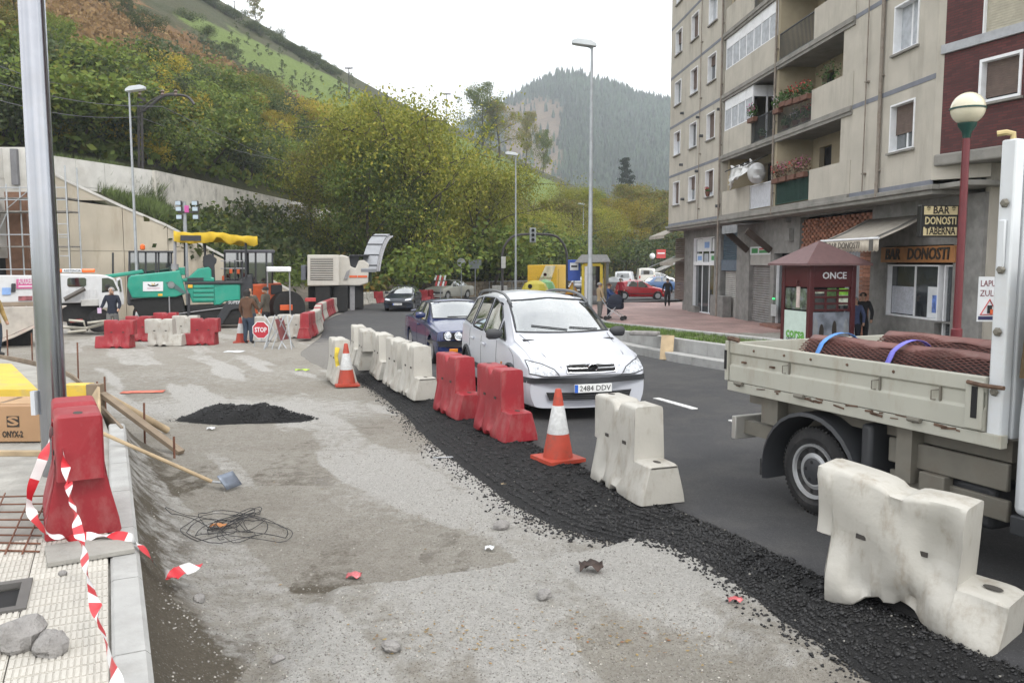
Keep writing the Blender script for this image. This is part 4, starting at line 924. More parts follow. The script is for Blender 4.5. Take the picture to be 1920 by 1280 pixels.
def tree(name, label, cat, H, spread, leaf, nleaf, lsize, trunk=.35, limbs=7, bk=bark, r0=None, tilt=.9, conif=False, group=None, stems=1, twig=5, clus=.14, droop=0., start=.0):
 root = thing(name, label, cat, group=group); mb = MB(); tips = []
 r0 = r0 or H * .022
 for s in range(stems):
  bx, by = (0, 0) if stems == 1 else (RNG.normal(0, H * .05), RNG.normal(0, H * .05))
  lean = RNG.normal(0, .05, 2) if stems == 1 else RNG.normal(0, .16, 2)
  top = H * (.92 if conif else .8) * RNG.uniform(.85, 1)
  axis = [Vector((bx + lean[0] * z + .02 * H * math.sin(z * .9 + s), by + lean[1] * z, z)) for z in np.linspace(-.3, top, 7)]
  mb.tube(axis, [r0 / stems ** .5 * (1 - .85 * i / 6) for i in range(7)], 6)
  for k in range(limbs):
   f = trunk + (1 - trunk) * ((k + RNG.random() * .7) / limbs) * .97; p = axis[0].lerp(axis[-1], 0); z = f * top; j = min(5, int(f * 6)); p = axis[j].lerp(axis[j + 1], f * 6 - j)
   an = k * 2.4 + RNG.uniform(-.5, .5);
   L = spread * (1.05 - f * .95 if conif else (.55 + .6 * math.sin(PI * min(1, (f - trunk) / (1 - trunk) * .8 + .22)))) * RNG.uniform(.7, 1.1)
   el = RNG.uniform(-.1, .15) if conif else RNG.uniform(.25, tilt)
   q = p + Vector((math.cos(an) * math.cos(el), math.sin(an) * math.cos(el), math.sin(el) - droop)) * L
   mid = p.lerp(q, .5) + Vector((0, 0, L * (.08 if not conif else -.02)))
   mb.tube([p, mid, q], [r0 * .42 * (1 - f * .6), r0 * .26 * (1 - f * .6), r0 * .06], 4, cap=False)
   for t in range(twig):
    g = RNG.uniform(.3, 1.0); c = p.lerp(mid, g * 2) if g < .5 else mid.lerp(q, g * 2 - 1)
    e = c + Vector(RNG.normal(0, .22, 3)) * L * (.5 if conif else 1) + Vector((0, 0, 0 if conif else .1 * L))
    mb.tube([c, e], [r0 * .12, r0 * .03], 3, cap=False); tips += [c.lerp(e, .6), e]
  tips.append(axis[-1] + Vector((0, 0, H * .06)))
 mb.obj('trunk', bk, root, smooth=60, fix=False)
 T_ = np.array([tuple(t) for t in tips]); pick = RNG.integers(0, len(T_), nleaf); w = RNG.uniform(.5, 1.4, len(T_))
 C_ = T_[pick] + np.clip(RNG.normal(0, 1, (nleaf, 3)), -1.7, 1.7) * (clus * spread * w[pick])[:, None] * (np.array([1, 1, .35]) if conif else np.array([1, 1, .8]))
 C_[:, 2] = np.clip(C_[:, 2], H * start, None)
 C_ = C_[C_[:, 2] < np.percentile(C_[:, 2], 98.3)]; PH[name] = float(C_[:, 2].max()); V, Q = quads(C_, lsize); np_mesh('crown', V, Q, leaf, parent=root)
 return root
def shrub(name, label, H, R, leaf, n, ls, group=None, lobes=9, cat='shrub', stem=True):
 root = thing(name, label, cat, group=group); mb = MB()
 L = [np.array([RNG.normal(0, R * .42), RNG.normal(0, R * .42), H * RNG.uniform(.3, .82)]) for i in range(lobes)]
 for c in L: mb.tube([(c[0] * .2, c[1] * .2, -.2), (c[0], c[1], c[2])], [.04 * H / 2, .012], 4, cap=False)
 mb.obj('stem', bark, root, smooth=0, fix=False)
 L = np.array(L); k = RNG.integers(0, lobes, n); d = RNG.normal(0, 1, (n, 3)); d /= np.linalg.norm(d, axis=1)[:, None]
 C_ = L[k] + d * (RNG.random(n) ** .4)[:, None] * np.array([R * .5, R * .5, H * .3]) * RNG.uniform(.6, 1.2, lobes)[k][:, None]; C_[:, 2] = np.abs(C_[:, 2])
 PH[name] = float(np.percentile(C_[:, 2], 99)); V, Q = quads(C_, ls); np_mesh('foliage', V, Q, leaf, parent=root); return root
PROTO = {}
PROTO['broad'] = tree('broadleaf_tree', '', 'tree', 10, 4.6, LM['olive'], 26000, .075, .22, 12, tilt=1.0, stems=2, twig=7, clus=.15)
PROTO['yellow'] = tree('yellow_tree', '', 'tree', 9, 3.4, LM['yellow'], 11000, .09, .3, 9, bk=bark_l, twig=6)
PROTO['green'] = tree('green_tree', '', 'tree', 9, 3.4, LM['green'], 12000, .09, .22, 9, twig=6)
PROTO['brown'] = tree('autumn_tree', '', 'tree', 10, 3.3, LM['brown'], 10000, .085, .3, 10, twig=6, clus=.12)
PROTO['sparse'] = tree('sparse_tree', '', 'tree', 11, 3.0, LM['brown'], 1500, .2, .3, 11, twig=5, clus=.12)
PROTO['pine'] = tree('pine_tree', '', 'tree', 11, 3.0, LM['pine'], 3200, .2, .42, 13, conif=True, twig=7, clus=.15)
PROTO['dark'] = shrub('dark_shrub', '', 3, 2.2, LM['dark'], 2600, .095)
PROTO['gshrub'] = shrub('green_shrub', '', 3, 2.4, LM['green'], 2600, .095)
PROTO['blue'] = shrub('grey_green_shrub', '', 4, 2.6, LM['bluish'], 2800, .095)
PROTO['yshrub'] = shrub('yellow_shrub', '', 4, 2.3, LM['yellow'], 2400, .095)
PROTO['sapling'] = tree('sapling', '', 'sapling', 1.8, .5, LM['dark'], 110, .1, .1, 5, twig=2, clus=.3)
USED = {}
def plant(kind, p, sc, label, group=None, sq=1.):
 first = kind not in USED; USED[kind] = 1; o = PROTO[kind]
 if p is None: return
 s = (sc * sq, sc * sq, sc)
 if first: o.location = p; o.rotation_euler = (0, 0, RNG.uniform(0, 6)); o.scale = s; o['label'] = label
 else: o = dup(o, p, RNG.uniform(0, 6), label, None, s)
 if group: o['group'] = group
 elif 'group' in o: del o['group']
 return o
def plant_px(kind, px, py, H, label, group=None, sq=1., top=None):
 """foot at the pixel on the hillside, H metres high"""
 p = hp(px, py)
 if top is not None and p is not None: H = (py - top) / F * p.y
 h0 = PH[PROTO[kind].name.split('.')[0]]
 if p is not None: return plant(kind, p - Vector((0, 0, .2)), H / h0, label, group, sq)
def plant_at(kind, px, Y, top, label, group=None, sq=1., z=None):
 """Y metres away, its top at the pixel row"""
 u = (px - 960) / F / CP; H = CAMH + (490 - top) / F * Y - max(hz(u * Y, Y), P(Y) - .3); h0 = PH[PROTO[kind].name.split('.')[0]]
 zz = max(hz(u * Y, Y), P(Y) - .3) if z is None else z
 return plant(kind, Vector((u * Y, Y, zz - .2)), H / h0, label, group, sq)
GM = 'trees massed along the foot of the wooded hill'
# the big clump beyond the bend
plant_at('broad', 805, 66, 190, 'tall olive-yellow tree with dark bare limbs behind the bend in the road', None, .95)
plant_at('broad', 728, 70, 222, 'broad olive tree standing left of the tallest roadside tree', None, .85)
plant_at('broad', 880, 74, 300, 'olive-green tree on the right side of the roadside clump', None, 1.0)
plant_at('green', 690, 62, 262, 'dark green upright tree behind the conveyor of the milling machine', None, .8)
plant_at('green', 765, 64, 330, 'dark green tree under the tallest olive tree', None, .95)
plant_at('broad', 640, 66, 235, 'thin pale-stemmed olive tree left of the roadside clump, by the old wall', None, .8)
plant_at('brown', 592, 72, 285, 'airy pale green tree by the old stained wall', None, .8)
for px, Y, H, k, sq in ((935, 82, 385, 'broad', 1.1), (985, 86, 415, 'brown', 1.1), (1035, 96, 395, 'broad', 1.1), (1080, 104, 372, 'brown', 1.1), (1125, 112, 385, 'broad', 1.), (1165, 120, 372, 'yellow', 1.1), (1205, 128, 345, 'brown', 1.1), (1232, 132, 375, 'broad', 1.), (1180, 138, 352, 'brown', 1.1), (1060, 118, 350, 'broad', 1.1), (1020, 112, 375, 'brown', 1.1), (1110, 134, 352, 'green', 1.1), (965, 100, 385, 'broad', 1.1), (1255, 142, 360, 'brown', 1.1), (1225, 150, 362, 'yellow', 1.)):
 plant_at(k, px, Y, H, 'tree massed along the foot of the hill beyond the yellow lorry', GM, sq)
for i, (px, Y, H, sq) in enumerate(((905, 72, 420, 1.1), (860, 72, 440, 1.), (950, 80, 425, 1.2), (1010, 88, 430, 1.1), (1060, 98, 435, 1.1), (985, 84, 445, 1.2), (1110, 108, 445, 1.1), (1215, 124, 435, 1.2), (830, 70, 445, 1.1), (760, 62, 450, 1.1), (1160, 116, 445, 1.2))):
 plant_at('dark' if i % 3 else 'gshrub', px, Y, H, 'dark shrub crowding the foot of the trees beside the road', 'dark shrubs at the foot of the roadside trees', sq)
# skyline trees
plant_px('sparse', 482, 57, 11, 'tall thin tree alone on the skyline at the top of the hill', top=-2); plant_px('green', 905, 280, 13, 'large dark tree on the skyline left of the blue mountain', None, .85, 160); plant_px('brown', 935, 296, 11, 'brownish tree leaning against the large dark skyline tree', top=192)
plant_px('brown', 985, 316, 15, 'tall narrow brown tree in front of the reddish clearing', None, .6, 210); plant_px('green', 1018, 325, 11, 'ivy-dark tree at the lower end of the skyline row', None, .6, 245); plant_px('pine', 1178, 390, 12, 'dark pine rising alone in front of the far mountain', None, .75, 298)
for i, (px, py, top, k, sq) in enumerate(((40, 140, -40, 'brown', 1.), (100, 175, 25, 'green', .9), (165, 195, 95, 'yellow', 1.), (25, 250, 130, 'green', 1.1), (208, 205, 112, 'yellow', .8), (115, 260, 150, 'green', 1.1), (-20, 180, 20, 'brown', 1.1), (95, 120, 20, 'brown', 1.), (5, 190, 60, 'green', 1.2))):
 plant_px(k, px, py, 1, ['tall brownish tree at the upper left behind the steel pole', 'tall dark green tree left of the yellow one, upper left', 'bright yellow-green tree at the left end of the bracken slope', 'green tree behind the left end of the concrete rail wall', 'small yellow tree between the pole and the left lamp', 'low green tree under the bright yellow-green one', 'brownish tree cut off by the left edge of the view', 'highest brown tree at the upper left corner', 'green tree at the far left, high on the slope'][i], None, sq, top)
for i, (px, py, top, k, sq) in enumerate(((350, 250, 185, 'yellow', .9), (440, 295, 225, 'broad', .9), (490, 225, 138, 'broad', 1.), (520, 290, 205, 'yellow', 1.), (585, 285, 190, 'yellow', 1.2), (625, 300, 235, 'yellow', 1.), (545, 350, 285, 'green', 1.), (470, 330, 275, 'green', .9), (660, 290, 200, 'broad', 1.1), (700, 250, 185, 'broad', 1.), (575, 360, 300, 'broad', .9), (745, 255, 205, 'broad', 1.))):
 plant_px(k, px, py, 1, ['yellow tree right of the railway mast', 'olive tree on the slope above the old stained wall', 'round olive tree standing high below the green strip', 'small yellow tree above the middle of the old wall', 'large golden tree in the middle of the slope', 'golden tree just right of the large golden one', 'green tree low on the slope behind the old wall', 'green tree just above the new rail wall end', 'olive tree right of the golden pair', 'olive tree below the pole on the grass slope', 'low olive tree at the right end of the old wall', 'olive tree under the skyline end of the green strip'][i], None, sq, top)
SG = 'shrubs scattered over the hillside'
for i in range(210):
 for tr_ in range(20):
  px, py = RNG.uniform(-60, 800), RNG.uniform(60, 400); sk_ = np.interp(px, keys, [TC[k][4][1] for k in keys]); wallrow = np.interp(px, [0, 305, 650, 800], [268, 318, 395, 420])
  lo = sk_ + np.interp(px, [0, 300, 480, 640, 760], [400, 215, 165, 120, 60])
  if lo < py < wallrow - 4 and fbm(px * .02, py * .03) > .3: break
 else: continue
 k = ['dark', 'gshrub', 'blue', 'yshrub', 'gshrub', 'blue', 'dark', 'gshrub'][RNG.integers(0, 8)]
 plant_px(k, px, py, RNG.uniform(2.2, 4.6), dict(dark='dark shrub among the growth on the hillside above the walls', gshrub='green shrub among the growth on the hillside above the walls', blue='grey-green shrub among the growth on the hillside above the walls', yshrub='yellowing shrub among the growth on the hillside above the walls')[k], SG + ', ' + k, 1.2)
# dark scrub along the skyline and in the bracken
for i in range(46):
 px = RNG.uniform(360, 660) if i < 34 else RNG.uniform(160, 520); sk_ = np.interp(px, keys, [TC[k][4][1] for k in keys])
 py = sk_ + (RNG.uniform(4, 16) if i < 34 else RNG.uniform(60, 130))
 if py < -10: continue
 plant_px('dark', px, py, RNG.uniform(1.4, 2.6) if i < 34 else RNG.uniform(1.3, 2.2), 'low dark bush along the skyline hedge of the hill' if i < 34 else 'low dark bush in the brown bracken', 'bushes along the skyline' if i < 34 else 'bushes in the bracken', 1.3)
for i in range(120):
 px = RNG.uniform(400, 1000); sk_ = np.interp(px, keys, [TC[k][4][1] for k in keys]); py = sk_ + RNG.uniform(2, np.interp(px, [420, 520, 640, 800, 1000], [70, 90, 80, 60, 50]))
 if py > 0: plant_px('sapling', px, py, RNG.uniform(1.2, 2.8), 'young planted sapling on the bright green hill strip', 'saplings planted on the green slope')
# undergrowth cover: bank below the rail wall, slope, bracken
def hill_cover(n, name, box, leaf, size, cond, lift=.35):
 C_ = []
 while len(C_) < n:
  px, py = RNG.uniform(box[0], box[1]), RNG.uniform(box[2], box[3])
  if not cond(px, py):
   continue
  p = hp(px, py)
  if p is None or p.y > 300: continue
  for j in range(6): C_.append((p.x + RNG.normal(0, .5 + p.y * .002), p.y + RNG.normal(0, .5 + p.y * .004), p.z + abs(RNG.normal(0, lift)) + .05))
 C_ = np.array(C_); V, Q = quads(C_, size); return np_mesh(name, V, Q, leaf, kind='stuff')
wr_ = lambda px: np.interp(px, [0, 305, 650, 800], [275, 322, 398, 425])
sky_ = lambda px: np.interp(px, keys, [TC[k][4][1] for k in keys])
hill_cover(16000, 'bank_ivy', (330, 800, 330, 560), LM['dark'], .2, lambda x, y: y > wr_(x) + 30 and y > 395 + (395 - x) * .5 and fbm(x * .03, y * .03) > .36 and y < 500 + max(0, x - 560) * .3, .35)
hill_cover(9000, 'bank_brambles', (330, 1240, 360, 550), LM['green'], .17, lambda x, y: y > wr_(x) + 30 and fbm(x * .025 + 5, y * .03) > .5 and y > 395 + (395 - x) * .5, .4)
hill_cover(26000, 'slope_undergrowth', (-80, 860, 120, 420), LM['green'], .3, lambda x, y: sky_(x) + 110 < y < wr_(x) - 6 and fbm(x * .02, y * .02) > .33, .5)
hill_cover(14000, 'bracken', (100, 700, -20, 260), LM['rust'], .3, lambda x, y: sky_(x) + np.interp(x, [300, 480, 640], [90, 85, 80]) + 12 < y < sky_(x) + np.interp(x, [100, 300, 480, 640], [380, 260, 170, 90]) and fbm(x * .03 + 7, y * .05) > .4, .3)
hill_cover(7000, 'hill_brush', (250, 760, -20, 260), LM['bluish'], .3, lambda x, y: sky_(x) + np.interp(x, [300, 480, 640], [90, 85, 80]) < y < sky_(x) + 200 and fbm(x * .02 + 17, y * .04) > .56, .4)
hill_cover(22000, 'roadside_undergrowth', (640, 1260, 300, 552), LM['brown'], .22, lambda x, y: y > sky_(x) + 60 and fbm(x * .03 + 3, y * .03) > .42, .5)
# ================================================================== retaining walls, railway, scaffolding on the left
wallc = mat('wall_concrete', (.46, .415, .335), .9, var=.1, scale=.8, bump=.15, bscale=30, dirt=(.27, .215, .15), dscale=1.2, damt=.6, streak=.2)
wallw = mat('wall_concrete_pale', (.53, .52, .49), .9, var=.1, scale=1.5, bump=.1, dirt=(.33, .31, .27), dscale=.8, damt=.5)
walld = mat('old_concrete', (.5, .475, .43), .95, var=.15, scale=1.5, dirt=(.09, .085, .075), dscale=.7, damt=.8, bump=.3, bscale=12)
def wall_panel(mb, a, b, za0, za1, zb0, zb1, th=.35):
 d = (b - a).normalized(); n = Vector((-d.y, d.x, 0)) * th
 mb.add([(a.x, a.y, za0), (b.x, b.y, zb0), (b.x, b.y, zb1), (a.x, a.y, za1), (a.x + n.x, a.y + n.y, za0), (b.x + n.x, b.y + n.y, zb0), (b.x + n.x, b.y + n.y, zb1), (a.x + n.x, a.y + n.y, za1)], [(0, 1, 2, 3), (5, 4, 7, 6), (0, 4, 5, 1), (2, 6, 7, 3), (1, 5, 6, 2), (0, 3, 7, 4)])
# wing wall with its sloping top
wg = thing('wing_wall', 'tall beige concrete wing wall with a sloping top and panel joints', 'retaining wall')
W0, W1 = at(-130, 300, 40.0), at(545, 560, 44.2); Wn = (W1 - W0)
def wpt(px):
 u = (px - 960) / F / CP; A, B = W0, W1; s = (u * A.y - A.x) / ((B.x - A.x) - u * (B.y - A.y)); return Vector((A.x + (B.x - A.x) * s, A.y + (B.y - A.y) * s, 0))
cl = [-130, 0, 96, 140, 240, 322, 395, 545]; tp = [275, 275, 316, 341, 389, 425, 466, 545]; jr = [(-1.2, 2.55), (2.57, 5.05), (5.07, 9)]
for (a, b), (ta, tb) in zip(zip(cl, cl[1:]), zip(tp, tp[1:])):
 A, B = wpt(a), wpt(b); za, zb = at(a, ta, A.y).z, at(b, tb, B.y).z; g = (B - A).normalized() * .012
 for z0, z1 in jr:
  if max(za, zb) <= z0: continue
  mb = MB(); A1, B1 = A + g, B - g
  ea, eb = min(za, z1), min(zb, z1)
  if eb > z0: wall_panel(mb, A1, B1, z0, ea, z0, eb)
  elif ea > z0: f = (za - z0) / (za - zb); C_ = A1.lerp(B1, f * .98); wall_panel(mb, A1, C_, z0, ea, z0, z0 + .02)
  if mb.v: mb.obj('panel', wallc, wg, smooth=0)
 mb = MB(); cA, cB = A + Vector((0, -.05, 0)), B + Vector((0, -.05, 0)); wall_panel(mb, cA, cB, za - .001, za + .12, zb - .001, zb + .12, .45); mb.obj('coping', wallw, wg, smooth=0)
# new pale rail wall, then the old stained one
def rwall(px):
 y = np.interp(px, [-200, 0, 305, 650, 700], [34, 37.6, 47.6, 87.5, 92]); u = (px - 960) / F / CP; return Vector((u * y, y, 0))
rw = thing('rail_wall', 'pale new concrete parapet wall of the railway above the grass slope', 'retaining wall')
tops = lambda px: at(px, np.interp(px, [-200, 0, 305, 650], [246, 275, 321, 399]), rwall(px).y).z
pc = [-130, 0, 105, 165, 217, 268, 306]
for a, b in zip(pc, pc[1:]):
 A, B = rwall(a) + Vector((0, -.35, 0)), rwall(b) + Vector((0, -.35, 0)); za, zb = tops(a), tops(b)
 for z0, z1 in ((5.0, None), (3.2, 4.97)):
  k = 0 if z1 is None else 1
  mb = MB(); g = (B - A).normalized() * .012
  if k == 0: wall_panel(mb, A + g, B - g, za - 1.35, za, zb - 1.35, zb, .4)
  else: wall_panel(mb, A + g + Vector((.05, .05, 0)), B - g + Vector((.05, .05, 0)), 2.2, za - 1.37, 2.2, zb - 1.37, .4)
  mb.obj('panel', wallw, rw, smooth=0)
ow = thing('old_wall', 'old stained grey concrete railway wall running into the trees', 'retaining wall')
pc = [307, 350, 390, 430, 468, 505, 540, 575, 610, 650]
for a, b in zip(pc, pc[1:]):
 A, B = rwall(a) + Vector((.15, -.55, 0)), rwall(b) + Vector((.15, -.55, 0)); za, zb = tops(a), tops(b); mb = MB(); wall_panel(mb, A, B - (B - A).normalized() * .02, za - 2.2, za + .0, zb - 2.2, zb + .0, .4); mb.obj('panel', walld, ow, smooth=0)
rock_m = mat('rock', (.17, .14, .1), .95, var=.35, scale=3, bump=.8, bscale=8)
for i in range(9):
 px = RNG.uniform(308, 350); A = rwall(px); z = tops(px) - 2.3 - RNG.uniform(0, .9)
 o = MB().box((0, 0, 0), (RNG.uniform(.8, 1.6), .8, RNG.uniform(.2, .4))).obj('rock', rock_m, None, bevel=.06, label='layered brown rock slab under the broken end of the old wall', cat='rock', group='rock slabs under the old wall'); o.location = (A.x, A.y - .6, z); o.rotation_euler = (0, RNG.uniform(-.2, .2), RNG.uniform(-.3, .3))
# grass on the slope between the two walls
def slope_pos(n):
 out = []
 while len(out) < n:
  px = RNG.uniform(108, 400); y0 = np.interp(px, cl, tp); py = RNG.uniform(y0 - 60, y0 - 2); p = hp(px, py)
  if p and p.y < 49: out.append(tuple(p - Vector((0, 0, .05))))
 return out
blades(14000, 'slope_grass', slope_pos, .25, .7, mat('slope_grass', (.085, .12, .03), .8, var=.3, scale=.5, island=.55), w=.03, kind='stuff')
# concrete abutment with a dark opening, far left
ab = thing('abutment', 'concrete bridge abutment with a dark opening at the left edge', 'abutment')
A, B = at(-200, 400, 38.5), at(12, 400, 38.5)
mb = MB(); mb.bb(A.x, B.x, 38.5, 39.5, -1.2, 5.2); mb.obj('opening', dark_m, ab, smooth=0)
mb = MB(); mb.bb(A.x, at(45, 0, 38.3).x, 38.3, 39.4, 5.2, 7.2); mb.obj('beam', wallw, ab, smooth=0); MB().bb(B.x + .02, at(30, 0, 38.3).x, 38.2, 39.4, -1.2, 5.19).obj('post', mat('rust_post', (.2, .11, .07), .9), ab, smooth=0)
MB().bb(at(2, 0, 38.1).x, at(14, 0, 38.1).x, 38.1, 38.29, 5.5, 7.1).obj('plate', mat('grey_plate', (.16, .16, .17), .7), ab, smooth=0)
# scaffolding
galv = mat('galvanised', (.42, .44, .46), .4, metal=.6, var=.1)
sf = thing('scaffold', 'grey tube scaffolding with plank decks against the beige wall', 'scaffold')
SY = 36.8; sx_ = [at(p, 500, SY).x for p in (-30, 20, 72, 131)]; dk = mat('scaffold_deck', (.18, .17, .155), .9, var=.3)
for x in sx_:
 for yy in (SY, SY + 1.0): MB().cyl((x, yy, -.9), (x, yy, at(0, 310 if x == sx_[-1] else 345, SY).z), .035, 6).obj('standard', galv, sf)
for row in (352, 375, 440, 505):
 z = at(0, row, SY).z; MB().cyl((sx_[0], SY - .04, z), (sx_[-1], SY - .04, z), .025, 6).obj('ledger', galv, sf)
for row in (370, 395, 461):
 z = at(0, row, SY).z; MB().bb(sx_[0], sx_[-1], SY, SY + 1, z - .06, z).obj('deck', dk, sf, smooth=0)
for row in (420, 445, 480): z = at(0, row, SY).z; MB().cyl((sx_[2], SY - .02, z), (sx_[3], SY - .02, z), .02, 6).obj('rung', galv, sf)
MB().cyl((sx_[0], SY - .06, at(0, 500, SY).z), (sx_[1], SY - .06, at(0, 400, SY).z), .025, 6).obj('brace', galv, sf); MB().cyl((sx_[1], SY - .06, at(0, 392, SY).z), (sx_[2], SY - .06, at(0, 350, SY).z), .02, 6).obj('brace', galv, sf)
# railway mast with its arm, and the wires
mast_m = mat('mast_steel', (.06, .055, .055), .6, var=.2, metal=.3); MY = 52
def M3(px, py, y=MY): return at(px, py, y)
ms = thing('railway_mast', 'dark lattice railway mast with a curved arm above the rail wall', 'mast', M3(264, 315))
rel = lambda px, py, y=MY: M3(px, py, y) - ms.location
for dx in (-3, 4):
 MB().beam(rel(264 + dx, 330), rel(262 + dx * .8, 185), .12, .1).obj('leg', mast_m, ms, smooth=0)
for i in range(8):
 y0 = 315 - i * 16; MB().beam(rel(261, y0), rel(268, y0 - 12), .05, .05).obj('lacing', mast_m, ms, smooth=0)
arm = [rel(262, 212), rel(280, 200), rel(305, 181), rel(330, 178), rel(352, 182), rel(364, 196)]
MB().tube(spline(arm, 16), .09, 6).obj('arm', mast_m, ms); MB().tube([rel(264, 205), rel(285, 188), rel(305, 178), rel(330, 174)], .05, 6).obj('arm_brace', mast_m, ms)
MB().beam(rel(256, 184), rel(272, 188), .2, .2).obj('crossarm', mast_m, ms, smooth=0)
for p in (305, 330, 262): MB().lathe([(.05, 0), (.13, .1), (.08, .2), (.13, .3), (.04, .4)], 8, rel(p, 181)).obj('insulator', mat('insulator', (.12, .08, .06), .3), ms)
wire_m = mat('wire', (.10, .10, .11), .6, var=0)
for i, (a, b, lab) in enumerate((((-60, 172), (262, 220), 'upper railway wire at the left'), ((-60, 140), (305, 200), 'highest railway wire at the left'), ((262, 220), (560, 305), 'long railway wire sagging right of the mast'), ((305, 200), (620, 330), 'railway wire running from the arm to the trees'), ((-60, 100), (200, 165), 'thin wire crossing behind the steel pole'))):
 A, B = M3(*a, y=40 if a[0] < 0 else MY), M3(*b, y=MY if b[0] < 400 else 84); MB().tube([A.lerp(B, t / 10) - Vector((0, 0, .9 * math.sin(PI * t / 10) * .5)) for t in range(11)], .022, 4).obj('wire', wire_m, None, label=lab, cat='wire', group='overhead railway wires')
# pylons on the hill, skyline posts
for i, (px, py, h, lab) in enumerate(((655, 192, 62, 'thin pole with a short crossarm on the green slope'), (838, 240, 62, 'faint thin pole beside the roadside tree tops'), (440, 14, 22, 'small pole with crossarm at the very top of the hill'))):
 p = hp(px, py) or hp(px, py + 12);
 if p is None: continue
 o = thing('utility_pole', lab, 'pole', p, group='poles on the hill'); H_ = h / F * p.y
 MB().cyl((0, 0, -.5), (0, 0, H_), .16, 6, .1).obj('shaft', mast_m, o); MB().bb(-H_ * .12, H_ * .12, -.08, .08, H_ * .96, H_).obj('crossarm', mast_m, o, smooth=0)
# parked van roof glimpsed over the old wall, and the blue train among the trees
tr = thing('blue_train', 'blue train half hidden by the trees, centre right', 'train', at(1132, 450, 122), -.18)
MB().bb(-5, 5, -1.2, 1.2, -1.8, 1.2).obj('body', mat('train_blue', (.05, .09, .19), .4, var=.1), tr, bevel=.15); MB().bb(-5, 5, -1.22, 1.22, 1.0, 1.4).obj('roof', mat('train_grey', (.4, .43, .5), .5), tr, bevel=.1)
for i in range(5): MB().bb(-4.7 + i * 1.95, -3.4 + i * 1.95, -1.24, -1.2, .1, 1.0).obj('window', pane_m, tr, smooth=0)
# low dry stone wall at the foot of the bank
sw = thing('stone_wall', 'low dry stone wall at the foot of the wooded bank', 'stone wall')
base = [(-9.3, 60.0), (-6.2, 65), (0, 74), (8, 83), (16, 89)]; pts = resample([(x, y, 0) for x, y in base], 46)
k = 0
for r in range(4):
 for a, b in zip(pts, pts[1:]):
  if k >= 190: break
  k += 1; c = a.lerp(b, .5 + .3 * (r % 2)); L_ = (b - a).length * RNG.uniform(.8, .98)
  MB().box((c.x, c.y, -.95 + .33 * (r + .5)), (L_, .5, .31 * RNG.uniform(.85, 1)), rz=math.atan2(b.y - a.y, b.x - a.x)).obj('stone', rock_m, sw, smooth=0)
# ================================================================== cars
def paint(name, col, rough=.28, dirt=None): return mat(name, col, rough, var=.03, scale=3, coat=.5, back=(.03, .03, .032), dirt=dirt, dscale=1.5, damt=.25)
plastic_d = mat('dark_plastic', (.03, .032, .036), .55, var=.1); rubber = mat('rubber', (.018, .018, .019), .8, var=.25, scale=6, dirt=(.12, .11, .1), dscale=6, damt=.35)
chrome = mat('chrome', (.75, .76, .78), .15, metal=1, var=0); rim_m = mat('wheel_rim', (.42, .43, .45), .35, metal=.6, var=.1)
lamp_m = mat('headlight', (.55, .58, .62), .08, var=.5, scale=25, coat=1); tail_m = mat('tail_light', (.35, .02, .02), .2, var=.2); amber = mat('amber_lamp', (.6, .2, .02), .2, var=.1)
plate_m = mat('number_plate', (.72, .73, .72), .4, var=.03); carglass = glass_mat('car_glass', (.02, .024, .024), .38, .16); darkglass = glass_mat('dark_car_glass', (.012, .014, .015), .93)
seat_m = mat('seat_fabric', (.03, .03, .034), .9, var=.2)
def pl(pts, x):
 if x <= pts[0][0]: return pts[0][1]
 for (a, b), (c, d) in zip(pts, pts[1:]):
  if x <= c: return lerp(b, d, (x - a) / (c - a))
 return pts[-1][1]
